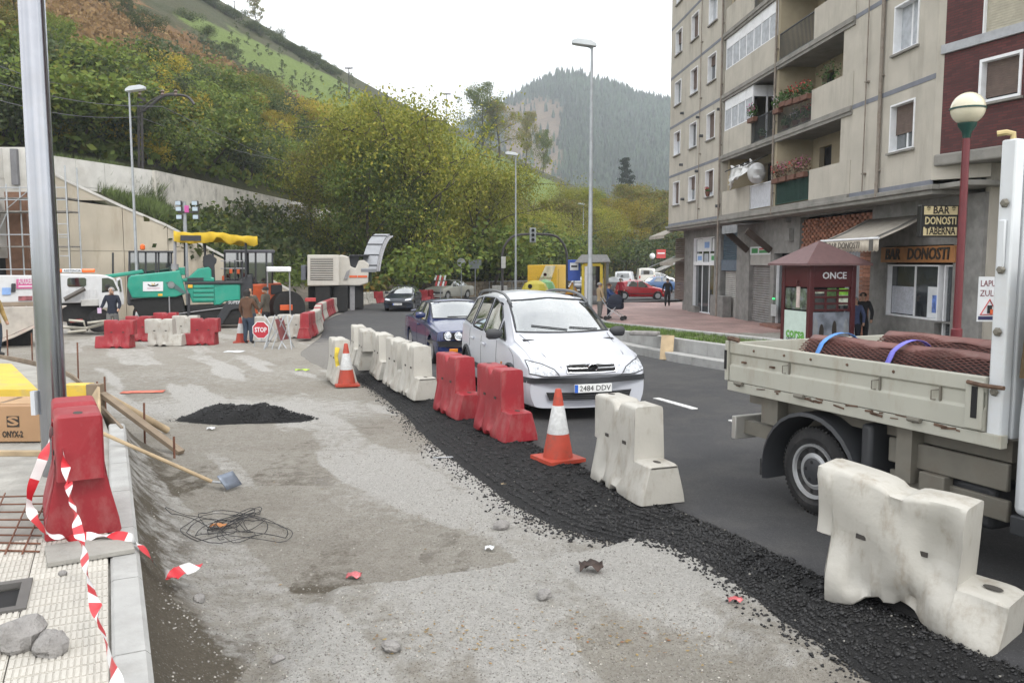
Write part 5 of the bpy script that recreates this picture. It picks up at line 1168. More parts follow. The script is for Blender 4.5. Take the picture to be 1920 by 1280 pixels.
TPL = dict(
 mpv=dict(L=4.317, W=.871, H=1.634, wh=(.88, 3.574), r=.315, zb=.2,
  top=[(0, .635), (.03, .71), (.09, .775), (.22, .85), (.6, .965), (1.0, 1.06), (1.1, 1.09), (1.5, 1.345), (1.85, 1.535), (2.1, 1.60), (2.6, 1.634), (3.3, 1.63), (3.8, 1.59), (4.0, 1.53), (4.12, 1.25), (4.22, .98), (4.28, .8), (4.317, .58)],
  belt=[(0, .60), (.09, .70), (.5, .83), (1.0, .92), (1.5, .965), (3, 1.02), (4.0, 1.06), (4.22, .9), (4.317, .5)],
  w=[(0, .80), (.1, .835), (.4, .862), (1, .871), (3.4, .871), (4, .85), (4.2, .82), (4.317, .78)], wt=[(0, .66), (.3, .74), (1.0, .76), (1.15, .735), (1.85, .615), (2.3, .60), (3.5, .60), (4.0, .585), (4.2, .66), (4.317, .66)], drop=[(0, .03), (1, .05), (1.8, .06), (2.4, .085), (4, .08), (4.317, .03)],
  ws=([(-.69, 1.10), (0, 1.085), (.69, 1.10)], [(-.60, 1.50), (0, 1.545), (.60, 1.50)]),
  side=[([(1.30, .975), (1.70, .995)], [(1.34, 1.0), (1.70, 1.22)]), ([(1.78, 1.0), (2.52, 1.025)], [(1.80, 1.27), (2.05, 1.44), (2.52, 1.52)]), ([(2.60, 1.03), (3.28, 1.055)], [(2.61, 1.525), (3.22, 1.515)]), ([(3.37, 1.065), (3.92, 1.10)], [(3.33, 1.51), (3.70, 1.46)])],
  seams=[[(1.62, .3), (1.66, .95)], [(2.57, .3), (2.57, 1.02)], [(3.33, .72), (3.36, 1.03)], [(.62, .5), (.8, .82), (1.1, .93)]], light=([(.43, .615), (.62, .61), (.80, .645)], [(.5, .70), (.64, .765), (.80, .80)]), bump=(.52, .595), plate=.455, lowg=(.60, .30, .40), handle=[(2.38, .83), (3.12, .86)], trim=(.40, .49)),
 sedan=dict(L=4.325, W=.8225, H=1.365, wh=(.78, 3.35), r=.30, zb=.19,
  top=[(0, .60), (.02, .76), (.08, .79), (.7, .885), (1.2, .945), (1.28, .955), (1.85, 1.31), (2.05, 1.355), (2.8, 1.35), (3.05, 1.29), (3.5, 1.0), (3.6, .965), (4.24, .92), (4.29, .86), (4.325, .6)],
  belt=[(0, .57), (.08, .74), (1.2, .85), (3.5, .90), (4.24, .86), (4.325, .55)], w=[(0, .77), (.1, .79), (.6, .8225), (3.6, .8225), (4.2, .79), (4.325, .77)],
  wt=[(0, .70), (.6, .72), (1.2, .72), (1.35, .68), (1.85, .58), (2.4, .56), (2.9, .56), (3.5, .65), (4.325, .68)], drop=[(0, .03), (1.2, .035), (1.9, .05), (2.9, .06), (3.6, .03), (4.325, .03)],
  ws=([(-.64, .96), (0, .95), (.64, .96)], [(-.57, 1.29), (0, 1.315), (.57, 1.29)]), side=[([(1.5, .90), (2.32, .915)], [(1.66, 1.08), (1.95, 1.27), (2.32, 1.285)]), ([(2.40, .92), (3.22, .93)], [(2.40, 1.285), (2.85, 1.26)])],
  seams=[[(1.3, .3), (1.3, .85)], [(2.36, .3), (2.36, .9)]], light=None, bump=(.44, .56), plate=.40, lowg=(.5, .24, .33), handle=[(2.2, .78)], trim=None),
 hatch=dict(L=3.835, W=.826, H=1.43, wh=(.70, 3.14), r=.29, zb=.2,
  top=[(0, .58), (.03, .68), (.12, .75), (.5, .86), (.95, .955), (1.02, .975), (1.45, 1.23), (1.8, 1.39), (2.1, 1.43), (2.7, 1.42), (3.2, 1.36), (3.45, 1.25), (3.7, .98), (3.78, .85), (3.835, .55)],
  belt=[(0, .54), (.12, .67), (.9, .85), (3, .96), (3.6, .97), (3.835, .5)], w=[(0, .74), (.1, .775), (.5, .82), (3.2, .826), (3.6, .79), (3.835, .72)],
  wt=[(0, .6), (.4, .68), (.95, .71), (1.05, .68), (1.7, .57), (2.8, .55), (3.4, .54), (3.7, .6), (3.835, .6)], drop=[(0, .03), (1, .05), (1.8, .07), (3.2, .07), (3.835, .03)],
  ws=([(-.64, .985), (0, .97), (.64, .985)], [(-.55, 1.33), (0, 1.365), (.55, 1.33)]), side=[([(1.42, .90), (2.12, .93)], [(1.55, 1.10), (1.85, 1.32), (2.12, 1.36)]), ([(2.2, .935), (2.95, .975)], [(2.2, 1.36), (2.85, 1.31)])],
  seams=[[(1.2, .3), (1.25, .86)], [(2.16, .3), (2.16, .93)], [(2.85, .6), (3.0, .95)]], light=([(.38, .61), (.72, .64)], [(.42, .70), (.72, .76)]), bump=(.47, .54), plate=.42, lowg=(.5, .26, .36), handle=[(2.0, .8), (2.8, .84)], trim=(.42, .47)),
 van=dict(L=4.2, W=.86, H=1.82, wh=(.8, 3.4), r=.31, zb=.22,
  top=[(0, .6), (.05, .8), (.5, .95), (.85, 1.06), (1.4, 1.6), (1.7, 1.76), (2.2, 1.82), (4.0, 1.8), (4.12, 1.6), (4.18, .9), (4.2, .5)], belt=[(0, .56), (.1, .72), (1, .98), (4.1, 1.05), (4.2, .48)],
  w=[(0, .78), (.4, .85), (4.0, .86), (4.2, .84)], wt=[(0, .66), (.8, .74), (1.5, .68), (2, .70), (4.1, .72), (4.2, .74)], drop=[(0, .03), (1.5, .06), (4, .06), (4.2, .02)],
  ws=([(-.68, 1.1), (.68, 1.1)], [(-.62, 1.62), (.62, 1.62)]), side=[([(1.3, 1.0), (2.1, 1.02)], [(1.55, 1.4), (2.1, 1.55)])], seams=[[(2.2, .3), (2.2, 1.6)]], light=([(.45, .62), (.78, .64)], [(.5, .78), (.78, .82)]), bump=(.42, .58), plate=.4, lowg=(.5, .27, .37), handle=[(2.0, .88)], trim=(.42, .5)))
def car(name, label, cat, tpl, loc, head, body_m, size=None, cut=False, plate=None, seams=True, group=None, bumper=None, rails=False, arches=False):
 T = TPL[tpl]; L0, W0, H0 = T['L'], T['W'], T['H']; L, Wd, H = size or (L0, W0 * 2, H0); kx, ky, kz = L / L0, Wd / 2 / W0, H / H0
 root = thing(name, label, cat, loc, math.atan2(-head[1], -head[0]), group); cx = L0 / 2; bumper = bumper or plastic_d
 n = 4; R = []; xs = sorted(set(np.round(np.concatenate([np.linspace(0, L0, int(L0 / .045)), [p[0] for p in T['top']]]), 3)))
 wr = T['r'] + .05
 def row(x):
  top = pl(T['top'], x); w = pl(T['w'], x); wt = min(pl(T['wt'], x), w - .03); be = min(pl(T['belt'], x), top - .03); dr = pl(T['drop'], x); zb = T['zb']; te = top - dr
  zm = lerp(zb, be, .55); sh = min(.05, (te - be) * .3)
  k = [(0, zb), (w * .82, zb), (w - .035, zb + .07), (w, zm), (w - .02, be - .03), (w - .045, be), (lerp(w - .05, wt, .85), te - sh), (wt - .03, te), (wt * .55, top - dr * .28), (0, top)]
  pts = []
  for i in range(len(k) - 1):
   p0, p1, p2, p3 = k[max(i - 1, 0)], k[i], k[i + 1], k[min(i + 2, len(k) - 1)]
   m = n
   for j in range(m):
    t = j / m; pts.append(tuple(.5 * (2 * b + (c - a) * t + (2 * a - 5 * b + 4 * c - d) * t * t + (3 * b - a - 3 * c + d) * t ** 3) if i not in (0, 5) else lerp(b, c, t) for a, b, c, d in zip(p0, p1, p2, p3)))
  pts.append(k[-1]); ar = 0
  for wx in T['wh']:
   if abs(x - wx) < wr: ar = max(ar, T['r'] + math.sqrt(wr * wr - (x - wx) ** 2))
  out = []
  for y, z in pts:
   f = max(0, 1 - x / .7) ; rr_ = max(0, (x - L0 + .5) / .5); q = (abs(y) / W0) ** 2
   out.append((x - cx + .20 * q * f * f - .12 * q * rr_ * rr_, y, max(z, ar)))
  return out
 for x in xs:
  h = row(x); R.append([(a, -b, c) for a, b, c in h[::-1]][:-1] + h)
 mb = MB(); mb.grid(R, cv=True, cap0=True, cap1=True); mb.v = [(x * kx, y * ky, z * kz) for x, y, z in mb.v]
 bv = BVHTree.FromPolygons(mb.v, [f for f in mb.f]); sc = lambda x, y, z: (x * kx, y * ky, z * kz)
 D = dict(f=(Vector((-5, 0, 0)), Vector((1, 0, 0))), b=(Vector((5, 0, 0)), Vector((-1, 0, 0))), l=(Vector((0, -5, 0)), Vector((0, 1, 0))), r=(Vector((0, 5, 0)), Vector((0, -1, 0))))
 def hit(v, a, b, offs=.006):
  o = Vector((D[v][0].x, a * ky, b * kz)) if v in 'fb' else Vector(((a - cx) * kx, D[v][0].y, b * kz))
  h, nn, i, d = bv.ray_cast(o, D[v][1])
  if h is None:
   h, nn, i, d = bv.find_nearest(o + D[v][1] * (5 - (L / 2 if v in 'fb' else Wd / 2)))
  if nn.dot(D[v][1]) > 0: nn = -nn
  return h + nn * offs
 def patch(nm, v, lo, up, m, offs=.006, N=10, Mr=5, par=root, rim=None, rr=.012):
  a = [Vector((p[0], p[1], 0)) for p in lo]; b = [Vector((p[0], p[1], 0)) for p in up]; A, B = resample(a, N), resample(b, N)
  G_ = [[hit(v, *A[i].lerp(B[i], j / Mr).xy, offs) for j in range(Mr + 1)] for i in range(N)]
  if (G_[1][0] - G_[0][0]).cross(G_[0][1] - G_[0][0]).dot(D[v][1]) > 0: G_ = G_[::-1]
  o = MB().grid(G_).obj(nm, m, par, smooth=50, fix=False)
  if rim:
   loop = [g[0] for g in G_] + G_[-1][1:] + [g[-1] for g in G_[::-1]][1:] + G_[0][::-1][1:-1]
   MB().tube(loop, rr, 5, closed=True).obj('seal', rim, o, smooth=60)
  return o
 # cut the body open behind the glass
 def inside(lo, up, a, b, er=.03):
  if not (min(lo[0][0], up[0][0]) + er < a < max(lo[-1][0], up[-1][0]) - er): return False
  x0 = lambda t: lerp(lo[0][0], up[0][0], t); x1 = lambda t: lerp(lo[-1][0], up[-1][0], t); zl, zu = pl(lo, a), pl(up, a)
  if not (zl + er < b < zu - er): return False
  t = (b - zl) / max(.01, zu - zl); return x0(t) + er < a < x1(t) - er
 if cut:
  nf, nm_ = [], []
  for f in mb.f:
   c = sum((Vector(mb.v[i]) for i in f), Vector()) / len(f); a = Vector(mb.v[f[0]]); nn = (Vector(mb.v[f[1]]) - a).cross(Vector(mb.v[f[2]]) - a)
   y, z, x = c.y / ky, c.z / kz, c.x / kx + cx
   if len(f) == 4 and (any(inside(lo, up, x, z) for lo, up in T['side']) and z > .9 and abs(nn.y) > .5 * nn.length or (x < L0 * .5 and abs(nn.z) > .2 * nn.length and inside(*T['ws'], y, z) and x > .8)): continue
   nf.append(f)
  mb.f = nf; mb.m = [0] * len(nf)
 for i, f in enumerate(mb.f):
  zz = sum(mb.v[j][2] for j in f) / len(f); yy = max(abs(mb.v[j][1]) for j in f)
  if zz < T['zb'] * kz + .012 or (yy < W0 * ky * .8 and zz < .75 and len(f) == 4 and zz < pl(T['belt'], sum(mb.v[j][0] for j in f) / len(f) / kx + cx) - .1): mb.m[i] = 1
 mb.obj('body', [body_m, plastic_d], root, smooth=48)
 g = carglass if cut else darkglass
 patch('windscreen', 'f', *T['ws'], g, .006, 14, 7, rim=plastic_d, rr=.016)
 rw_ = ([(-.58, H0 * .68), (.58, H0 * .68)], [(-.52, H0 * .9), (.52, H0 * .9)]); patch('rear_window', 'b', *rw_, darkglass, .008, 10, 5, rim=plastic_d)
 for s in 'lr':
  for lo, up in T['side']: patch('side_window', s, lo, up, g, .005, 9, 5, rim=plastic_d, rr=.011)
  if seams:
   for sm in T['seams']: MB().tube([hit(s, *p.xy, .0) for p in resample([(a, b, 0) for a, b in sm], 9)], .0045, 4).obj('door_seam', plastic_d, root, smooth=60)
   for hx, hz_ in T['handle']: p = hit(s, hx, hz_, .02); MB().box(p, (.19 * kx, .035, .04)).obj('handle', body_m, root, bevel=.01)
  if T['trim']: patch('side_trim', s, [(T['wh'][0] + wr + .02, T['trim'][0]), (T['wh'][1] - wr - .02, T['trim'][0])], [(T['wh'][0] + wr + .02, T['trim'][1]), (T['wh'][1] - wr - .02, T['trim'][1])], plastic_d, .012, 12, 2)
  sy = -1 if s == 'l' else 1; mx_ = T['side'][0][0][0][0] + .12; p = hit(s, mx_, T['belt'][2][1] + .12 + (.06 if tpl == 'mpv' else 0)); mm = MB()
  R_ = [[(p.x + .045 * math.cos(2 * PI * k / 10) * f + .02, p.y + sy * (.03 + t * .23), p.z + .05 + .078 * math.sin(2 * PI * k / 10) * f) for k in range(10)] for t, f in ((0, .5), (.15, .75), (.4, 1), (.85, 1.0), (1, .65))]
  mm.grid(R_, cv=True, cap0=True, cap1=True).obj('wing_mirror', plastic_d if tpl != 'sedan' else body_m, root)
  if T['light']:
   lo, up = T['light']; lo2, up2 = [(sy * a, b) for a, b in lo], [(sy * a, b) for a, b in up]; patch('headlight', 'f', lo2, up2, lamp_m, .008, 10, 4, rim=plastic_d, rr=.007)
  patch('tail_light', 'b', [(sy * .62, H0 * .48), (sy * .74, H0 * .48)], [(sy * .6, H0 * .62), (sy * .72, H0 * .62)], tail_m, .01, 4, 4)
 b0, b1 = T['bump']; patch('bumper_trim', 'f', [(-.85 * T['w'][0][1] / .8, b0), (0, b0 - .01), (.85 * T['w'][0][1] / .8, b0)], [(-.85 * T['w'][0][1] / .8, b1), (0, b1 - .01), (.85 * T['w'][0][1] / .8, b1)], bumper, .018, 30, 3)
 lw, l0, l1 = T['lowg']; gr = patch('lower_grille', 'f', [(-lw * .93, l0), (lw * .93, l0)], [(-lw, l1), (lw, l1)], dark_m, .006, 14, 2)
 for k in range(4): MB().tube([hit('f', lerp(-lw * .95, lw * .95, i / 8), lerp(l0, l1, (k + .5) / 4), .012) for i in range(9)], .005, 4).obj('grille_bar', plastic_d, gr, smooth=60)
 p = hit('f', 0, T['plate'], .012); pb = MB().box((p.x - .008, 0, p.z), (.014, .52, .11)).obj('number_plate', plate_m, root, smooth=0, bevel=.004)
 MB().box((p.x - .016, .235, p.z), (.003, .045, .104)).obj('blue_strip', mat('plate_blue', (.03, .12, .5), .4, var=0), pb, smooth=0)
 if plate: text_mesh(plate, .1, dark_m, 'lettering', pb, (p.x - .017, -.025, p.z - .002), rot=(PI / 2, 0, -PI / 2), width=.43, ext=.001)
 wm = MB(); r = T['r'] * kz; w2 = .1; wm.lathe([(r * .62, -w2 * .9), (r * .9, -w2), (r * .975, -w2 * .75), (r, -w2 * .4), (r, w2 * .4), (r * .975, w2 * .75), (r * .9, w2), (r * .62, w2 * .9)], 28, axis='y', cap=True); wmesh = wm.mesh('wheel', rubber)
 rm = MB(); rm.lathe([(r * .64, -w2 * .95), (r * .6, -w2 * .7), (r * .5, -w2 * .55), (.02, -w2 * .62)], 24, axis='y')
 for k in range(9): a = 2 * PI * k / 9; rm.box((math.cos(a) * r * .42, -w2 * .68, math.sin(a) * r * .42), (r * .36, .02, r * .1), ry=-a)
 rm.lathe([(.001, -w2 * .95), (r * .16, -w2 * .9), (r * .18, -w2 * .55)], 12, axis='y'); rmesh = rm.mesh('rim', rim_m)
 for wx in T['wh']:
  for sy in (-1, 1):
   wo_ = bpy.data.objects.new('wheel', wmesh); COL.objects.link(wo_); wo_.parent = root; wo_.location = ((wx - cx) * kx, sy * (W0 * ky - .125), r); wo_.rotation_euler = (0, 0, 0 if sy < 0 else PI)
   ro = bpy.data.objects.new('rim', rmesh); COL.objects.link(ro); ro.parent = wo_
 return root, hit, patch
def floor_at(x, y, c=1): return Vector((x, y, P(y) + .006))
hz1 = Vector((math.sin(math.radians(16)), -math.cos(math.radians(16)), 0)); hr = Vector((hz1.y, -hz1.x, 0))   # heading; the side away from the camera is -hr
fw_ = Vector((.08, 11.36, 0)) - hr * .76; c_ = fw_ - hz1 * (2.1585 - .88)
white_p = paint('white_paint', (.50, .52, .57), .3, (.5, .48, .45))
zf, hit, patch = car('people_carrier', 'white people carrier with roof rails coming round the bend', 'car', 'mpv', floor_at(c_.x, c_.y), hz1, white_p, cut=True, plate='2484 DDV')
gf = patch('grille', 'f', [(-.34, .655), (0, .65), (.34, .655)], [(-.34, .75), (0, .755), (.34, .75)], dark_m, .007, 12, 3, rim=chrome, rr=.011)
MB().tube([hit('f', lerp(-.33, .33, i / 10), .703, .014) for i in range(11)], .012, 5).obj('chrome_bar', chrome, gf)
p = hit('f', 0, .705, .03)
MB().at(p, ry=-.5).tube([(0, .066 * math.cos(a * PI / 10), .066 * math.sin(a * PI / 10)) for a in range(20)], .009, 6, closed=True).at(p, ry=-.5).prism([(-.062, -.004), (.01, -.012), (-.012, .0), (.062, .006), (-.01, .014), (.012, .002)], -.012, .006, 'yz').obj('badge', chrome, gf)
MB().at(p, ry=-.5).lathe([(.001, 0), (.06, 0)], 20, axis='x').obj('badge_back', dark_m, gf)
def bez(s):
 for xa, nm_ in ((0, 'roof_rail'),):
  pts = [Vector((x - 2.1585, s * y, z)) for x, y, z in ((1.78, .60, 1.47), (1.92, .60, 1.535), (2.2, .595, 1.60), (2.6, .59, 1.628), (3.2, .59, 1.622), (3.65, .585, 1.58), (3.82, .58, 1.525))]
  MB().tube(spline(pts, 24), .022, 7).obj(nm_, mat('rail_grey', (.12, .125, .13), .4, metal=.4), zf)
bez(1); bez(-1)
for s in (-1, 1):
 for wx in (.88, 3.574):
  pts = []
  for k in range(15):
   a = PI * (k / 14); x, z = wx + .375 * math.cos(a), .315 + .375 * math.sin(a)
   q = hit('l' if s < 0 else 'r', x, max(z, .4), .004); q.z = z; pts.append(q)
  MB().tube(pts, .03, 6).obj('arch_trim', plastic_d, zf)
 MB().cyl(hit('l' if s < 0 else 'r', 1.33, .66, -.01), hit('l' if s < 0 else 'r', 1.33, .66, .012), .02, 10).obj('side_repeater', amber, zf)
for a, b in ((-.05, .45), (-.52, -.1)):
 MB().tube([hit('f', lerp(a, b, i / 6), 1.115 + .06 * i / 6 * (1 if a > -.3 else .5), .018) for i in range(7)], .009, 5).obj('wiper', plastic_d, zf)
MB().tube([hit('f', y, z, .004) for y, z in ((-.40, .72), (-.56, .85), (-.62, 1.0), (-.66, 1.07))], .004, 4).obj('bonnet_seam', plastic_d, zf); MB().tube([hit('f', y, z, .004) for y, z in ((.40, .72), (.56, .85), (.62, 1.0), (.66, 1.07))], .004, 4).obj('bonnet_seam', plastic_d, zf)
for x, ys_ in ((2.0 - 2.16, (-.36, .36)), (2.95 - 2.16, (-.36, 0, .36))):
 for y in ys_:
  MB().box((x + .15, y, .72), (.14, .46, .75), ry=.2).obj('seat', seat_m, zf, bevel=.05); MB().box((x + .26, y, 1.2), (.09, .26, .2)).obj('headrest', seat_m, zf, bevel=.04)
MB().box((-.9, 0, .98), (.75, 1.36, .08)).obj('dashboard', seat_m, zf, bevel=.03); MB().box((-.35, 0, 1.42), (.03, .22, .06)).obj('rear_mirror', plastic_d, zf, bevel=.01)
MB().at((-.55, .36, 1.0), ry=-1.0).tube([(.18 * math.cos(a * PI / 12), .18 * math.sin(a * PI / 12), 0) for a in range(24)], .016, 6, closed=True).obj('steering_wheel', plastic_d, zf)
h2 = Vector((math.sin(math.radians(17)), -math.cos(math.radians(17)), 0)); hr2 = Vector((h2.y, -h2.x, 0)); c2 = Vector((-1.69, 18.0, 0)) - hr2 * .72 - h2 * (2.1625 - .78)
bm_, hit, patch = car('blue_coupe', 'dark blue boxy coupe with twin round headlights behind the white car', 'car', 'sedan', floor_at(c2.x, c2.y), h2, paint('blue_paint', (.012, .022, .085), .25), cut=True, bumper=MATS['blue_paint'])
patch('grille', 'f', [(-.66, .60), (.66, .60)], [(-.66, .735), (.66, .735)], dark_m, .008, 16, 3)
for s in (-1, 1):
 for y in (.35, .56):
  p = hit('f', s * y, .668, .0); hl = MB().lathe([(.001, -.035), (.05, -.03), (.078, -.015), (.082, 0)], 16, p, 'x').obj('headlight', lamp_m, bm_)
  MB().tube([(p.x - .012, p.y + .085 * math.cos(a * PI / 9), p.z + .085 * math.sin(a * PI / 9)) for a in range(18)], .01, 5, closed=True).obj('lamp_ring', chrome, hl)
 MB().box(hit('f', s * .075, .668, .012), (.03, .1, .13)).obj('kidney_grille', chrome, bm_, bevel=.02)
 MB().box(hit('f', s * .45, .36, .01), (.02, .18, .08)).obj('fog_lamp', amber, bm_, bevel=.01)
MB().tube([hit('f', lerp(-.4, .3, i / 6), .985, .015) for i in range(7)], .009, 5).obj('wiper', plastic_d, bm_)
MB().tube([(4.18 - 2.16, -.62, .98), (4.24 - 2.16, -.3, 1.02), (4.25 - 2.16, 0, 1.03), (4.24 - 2.16, .3, 1.02), (4.18 - 2.16, .62, .98)], [.02, .035, .035, .035, .02], 6).obj('boot_spoiler', MATS['blue_paint'], bm_)
e1 = gp(748, 584); esc, _, _ = car('navy_hatchback', 'dark navy hatchback driving along the curved row of barriers', 'car', 'hatch', floor_at(e1.x, e1.y + 2), (-.03, -1), paint('navy_paint', (.01, .016, .03), .25), (4.3, 1.7, 1.4), plate='3127 BKL', seams=False)
car('silver_saloon', 'silver saloon further back in the bend beside striped panel', 'car', 'sedan', floor_at(-4.7, 62.5), (-.5, -.87), paint('silver_paint', (.32, .32, .29), .3), (4.5, 1.74, 1.44), seams=False)
rc = (gp(1172, 563).x + gp(1232, 563).x) / 2
car('red_hatchback', 'bright red small hatchback parked on the pavement corner', 'car', 'hatch', (rc + .15, 61.5, pv(0, 61) + .01), (1, -.06), paint('red_paint', (.35, .012, .02), .25), seams=True)
def veh(name, label, tpl, px, Y, head, col, size): u = (px - 960) / F / CP; return car(name, label, 'van' if tpl == 'van' else 'car', tpl, (u * Y, Y, P(Y) + .03), head, paint('paint_' + name, col, .3), size, seams=False)
veh('white_van', 'plain white panel van seen from behind, left of the windowed van', 'van', 1171, 80, (.25, 1), (.62, .64, .66), (4.2, 1.75, 1.85))
veh('windowed_van', 'white high van with two dark rear windows above the red car', 'van', 1207, 88, (.05, 1), (.6, .59, .54), (4.6, 1.9, 2.1))
veh('black_car', 'black car parked left of the red hatchback', 'hatch', 1152, 74, (.2, 1), (.015, .015, .018), (4.0, 1.7, 1.42))
veh('dark_car', 'dark car partly hidden behind the bus shelter', 'hatch', 1086, 70, (-.2, -1), (.012, .012, .015), (4.0, 1.7, 1.5))
veh('blue_car', 'blue saloon parked behind the red hatchback', 'sedan', 1236, 76, (.95, .3), (.03, .09, .22), (4.3, 1.7, 1.4))
veh('white_car', 'white car at the back of the row, near the building corner', 'hatch', 1233, 98, (.9, .4), (.6, .6, .6), (4.0, 1.7, 1.5))
# ================================================================== dropside lorry in the near lane
TW = gp(1520, 965); te = Vector((.404, -.915, 0));
lorry = thing('dropside_lorry', 'cream dropside lorry with rusty side board stopped in the near lane', 'lorry', (TW.x, TW.y, 0), math.atan2(te.y, te.x))
cream_p = mat('cream_board', (.365, .36, .31), .6, var=.06, scale=2, dirt=(.22, .17, .11), dscale=5, damt=.5, streak=.3)
rustm = mat('rust', (.1, .06, .04), .9, var=.4, scale=20); frame_m = mat('chassis_grey', (.155, .145, .12), .7, var=.15, dirt=(.09, .07, .05), dscale=3, damt=.6); white_l = mat('lorry_white', (.56, .58, .60), .4, var=.04, dirt=(.42, .38, .33), dscale=3, damt=.4, coat=.3)
lo = lambda mb, n, m, par=lorry, **k: mb.obj(n, m, par, **k)
X0, X1, ZT, ZB = -.92, 1.55, 1.335, .99
def board(y0, y1, s):
 mb = MB(); z = [ZB, ZB + .135, ZB + .15, ZB + .235, ZB + .25, ZT - .008, ZT]; o = [0, 0, .018, .018, 0, 0, .006]
 mb.grid([[(x, y0 + s * q, zz) for q, zz in zip(o, z)] + [(x, y1, ZT), (x, y1, ZB)] for x in (X0, X1)], cv=True, cap0=True, cap1=True); return mb
sb = lo(board(-.12, -.08, 1), 'side_board', cream_p, smooth=0, bevel=.004); lo(board(1.97, 1.93, -1), 'side_board', cream_p, smooth=0)
lo(MB().bb(X0 - .03, X0, -.1, 1.95, ZB, ZT - .005), 'tail_board', cream_p, smooth=0, bevel=.004)
lo(MB().bb(X0 + .002, X1, -.075, 1.92, .93, .985), 'bed_floor', frame_m, smooth=0)
lo(MB().bb(X0 - .03, X1 + .12, -.115, -.05, .90, .985), 'side_rail', cream_p, smooth=0, bevel=.006)
lo(MB().bb(X0 - .05, X0 - .005, -.135, -.05, ZB - .0, ZT + .01), 'corner_post', cream_p, smooth=0, bevel=.006); lo(MB().bb(X1 - .12, X1 + .0, -.137, -.122, ZB + .01, ZT - .03), 'end_plate', cream_p, smooth=0, bevel=.004)
lo(MB().bb(X1 - .075, X1 - .035, -.142, -.137, ZB + .08, ZB + .28), 'latch_slot', dark_m, smooth=0); lo(MB().bb(X0 - .05, X0 - .02, -.141, -.136, ZB + .1, ZB + .27), 'latch_slot', dark_m, smooth=0)
lo(MB().tube([(X0 - .04, -.1, ZT + .03), (X0 + .03, -.13, ZT + .035), (X0 + .10, -.1, ZT + .02)], .022, 6), 'corner_latch', rustm); lo(MB().tube([(X1 - .1, -.15, ZT - .04), (X1 + .0, -.15, ZT - .05), (X1 + .14, -.14, ZT - .05)], .014, 6), 'latch_bar', rustm)
for f in (.30, .67, .87):
 x = lerp(X0, X1, f); q = lo(MB().box((x, -.108, ZB + .195), (.014, .02, .10)), 'rope_hook', frame_m, smooth=0, bevel=.003); MB().tube([(x - .01, -.115, ZB + .22), (x - .055, -.13, ZB + .21), (x - .055, -.13, ZB + .15), (x - .03, -.115, ZB + .15)], .005, 5).obj('wire_loop', frame_m, q)
for f in (.075, .22): x = lerp(X0, X1, f); lo(MB().box((x, -.112, ZB + .18), (.05, .02, .015)), 'rope_hook', rustm, smooth=0)
for f in (.13, .28, .4, .55, .72): lo(MB().lathe([(.012, -.003), (.008, -.01), (.001, -.012)], 8, (lerp(X0, X1, f), -.12, ZT - .05), 'y'), 'bolt', rustm)
for f in (.06, .36, .80):
 x = lerp(X0, X1, f); lo(MB().cyl((x - .05, -.135, ZB - .01), (x + .05, -.135, ZB - .01), .018, 8), 'hinge', frame_m)
for i in range(26):
 x = lerp(X0 + .1, X1 - .1, RNG.random()); MB().box((x, -.1185, .975 + RNG.uniform(-.02, .012)), (RNG.uniform(.02, .12), .004, RNG.uniform(.006, .02)), ry=RNG.uniform(-.15, .15)).obj('rust_flake', rustm, lorry, smooth=0)
# headboard, post, ladder frame
lo(MB().bb(1.555, 1.655, -.10, -.02, .92, 2.78), 'headboard_post', white_l, bevel=.012); lo(MB().bb(1.60, 1.66, -.0, 1.9, .95, 2.62), 'headboard', white_l, smooth=0, bevel=.01)
lo(MB().tube([(1.60, -.06, 2.78), (1.60, -.06, 2.815), (1.57, -.08, 2.825), (1.53, -.11, 2.82)], .018, 8), 'post_hook', mat('brass_tube', (.5, .4, .2), .4, metal=.5))
for z in (1.25, 1.62, 2.0, 2.4): q = lo(MB().lathe([(.03, -.01), (.018, -.03), (.001, -.032)], 6, (1.605, -.10, z), 'y'), 'bolt', frame_m)
lo(MB().box((1.60, -.112, 2.15), (.045, .02, .3)), 'hinge_plate', white_l, bevel=.006)
# mudguard, wheel
R_ = []
for k in range(17):
 a = PI * (1.06 - 1.16 * k / 16); x, z = .03 + .53 * math.cos(a), .33 + .52 * math.sin(a); R_.append([(x, -.09, z), (x, .28, z), (x * .96, .28, z - .03), (x * .94 + .0, -.05, z - .035), (x * .97, -.1, z - .03)])
lo(MB().grid(R_, cv=True, cap0=True, cap1=True), 'mudguard', plastic_d); lo(MB().bb(-.53, -.50, -.08, .28, .22, .36), 'mud_flap', rubber, smooth=0); lo(MB().bb(.53, .63, -.06, .26, .35, .86), 'mud_flap', plastic_d, bevel=.03)
r = .36; tm = MB(); tm.lathe([(.225, .02), (.27, -.005), (.325, .005), (.35, .03), (.357, .05), (.36, .07), (.36, .16), (.35, .2), (.3, .22), (.22, .22)], 48, axis='y')
for k in range(60):
 a = 2 * PI * k / 60
 for y in (.045, .185): tm.box((math.cos(a) * .354, y, math.sin(a) * .354), (.016, .04, .018), ry=-a)
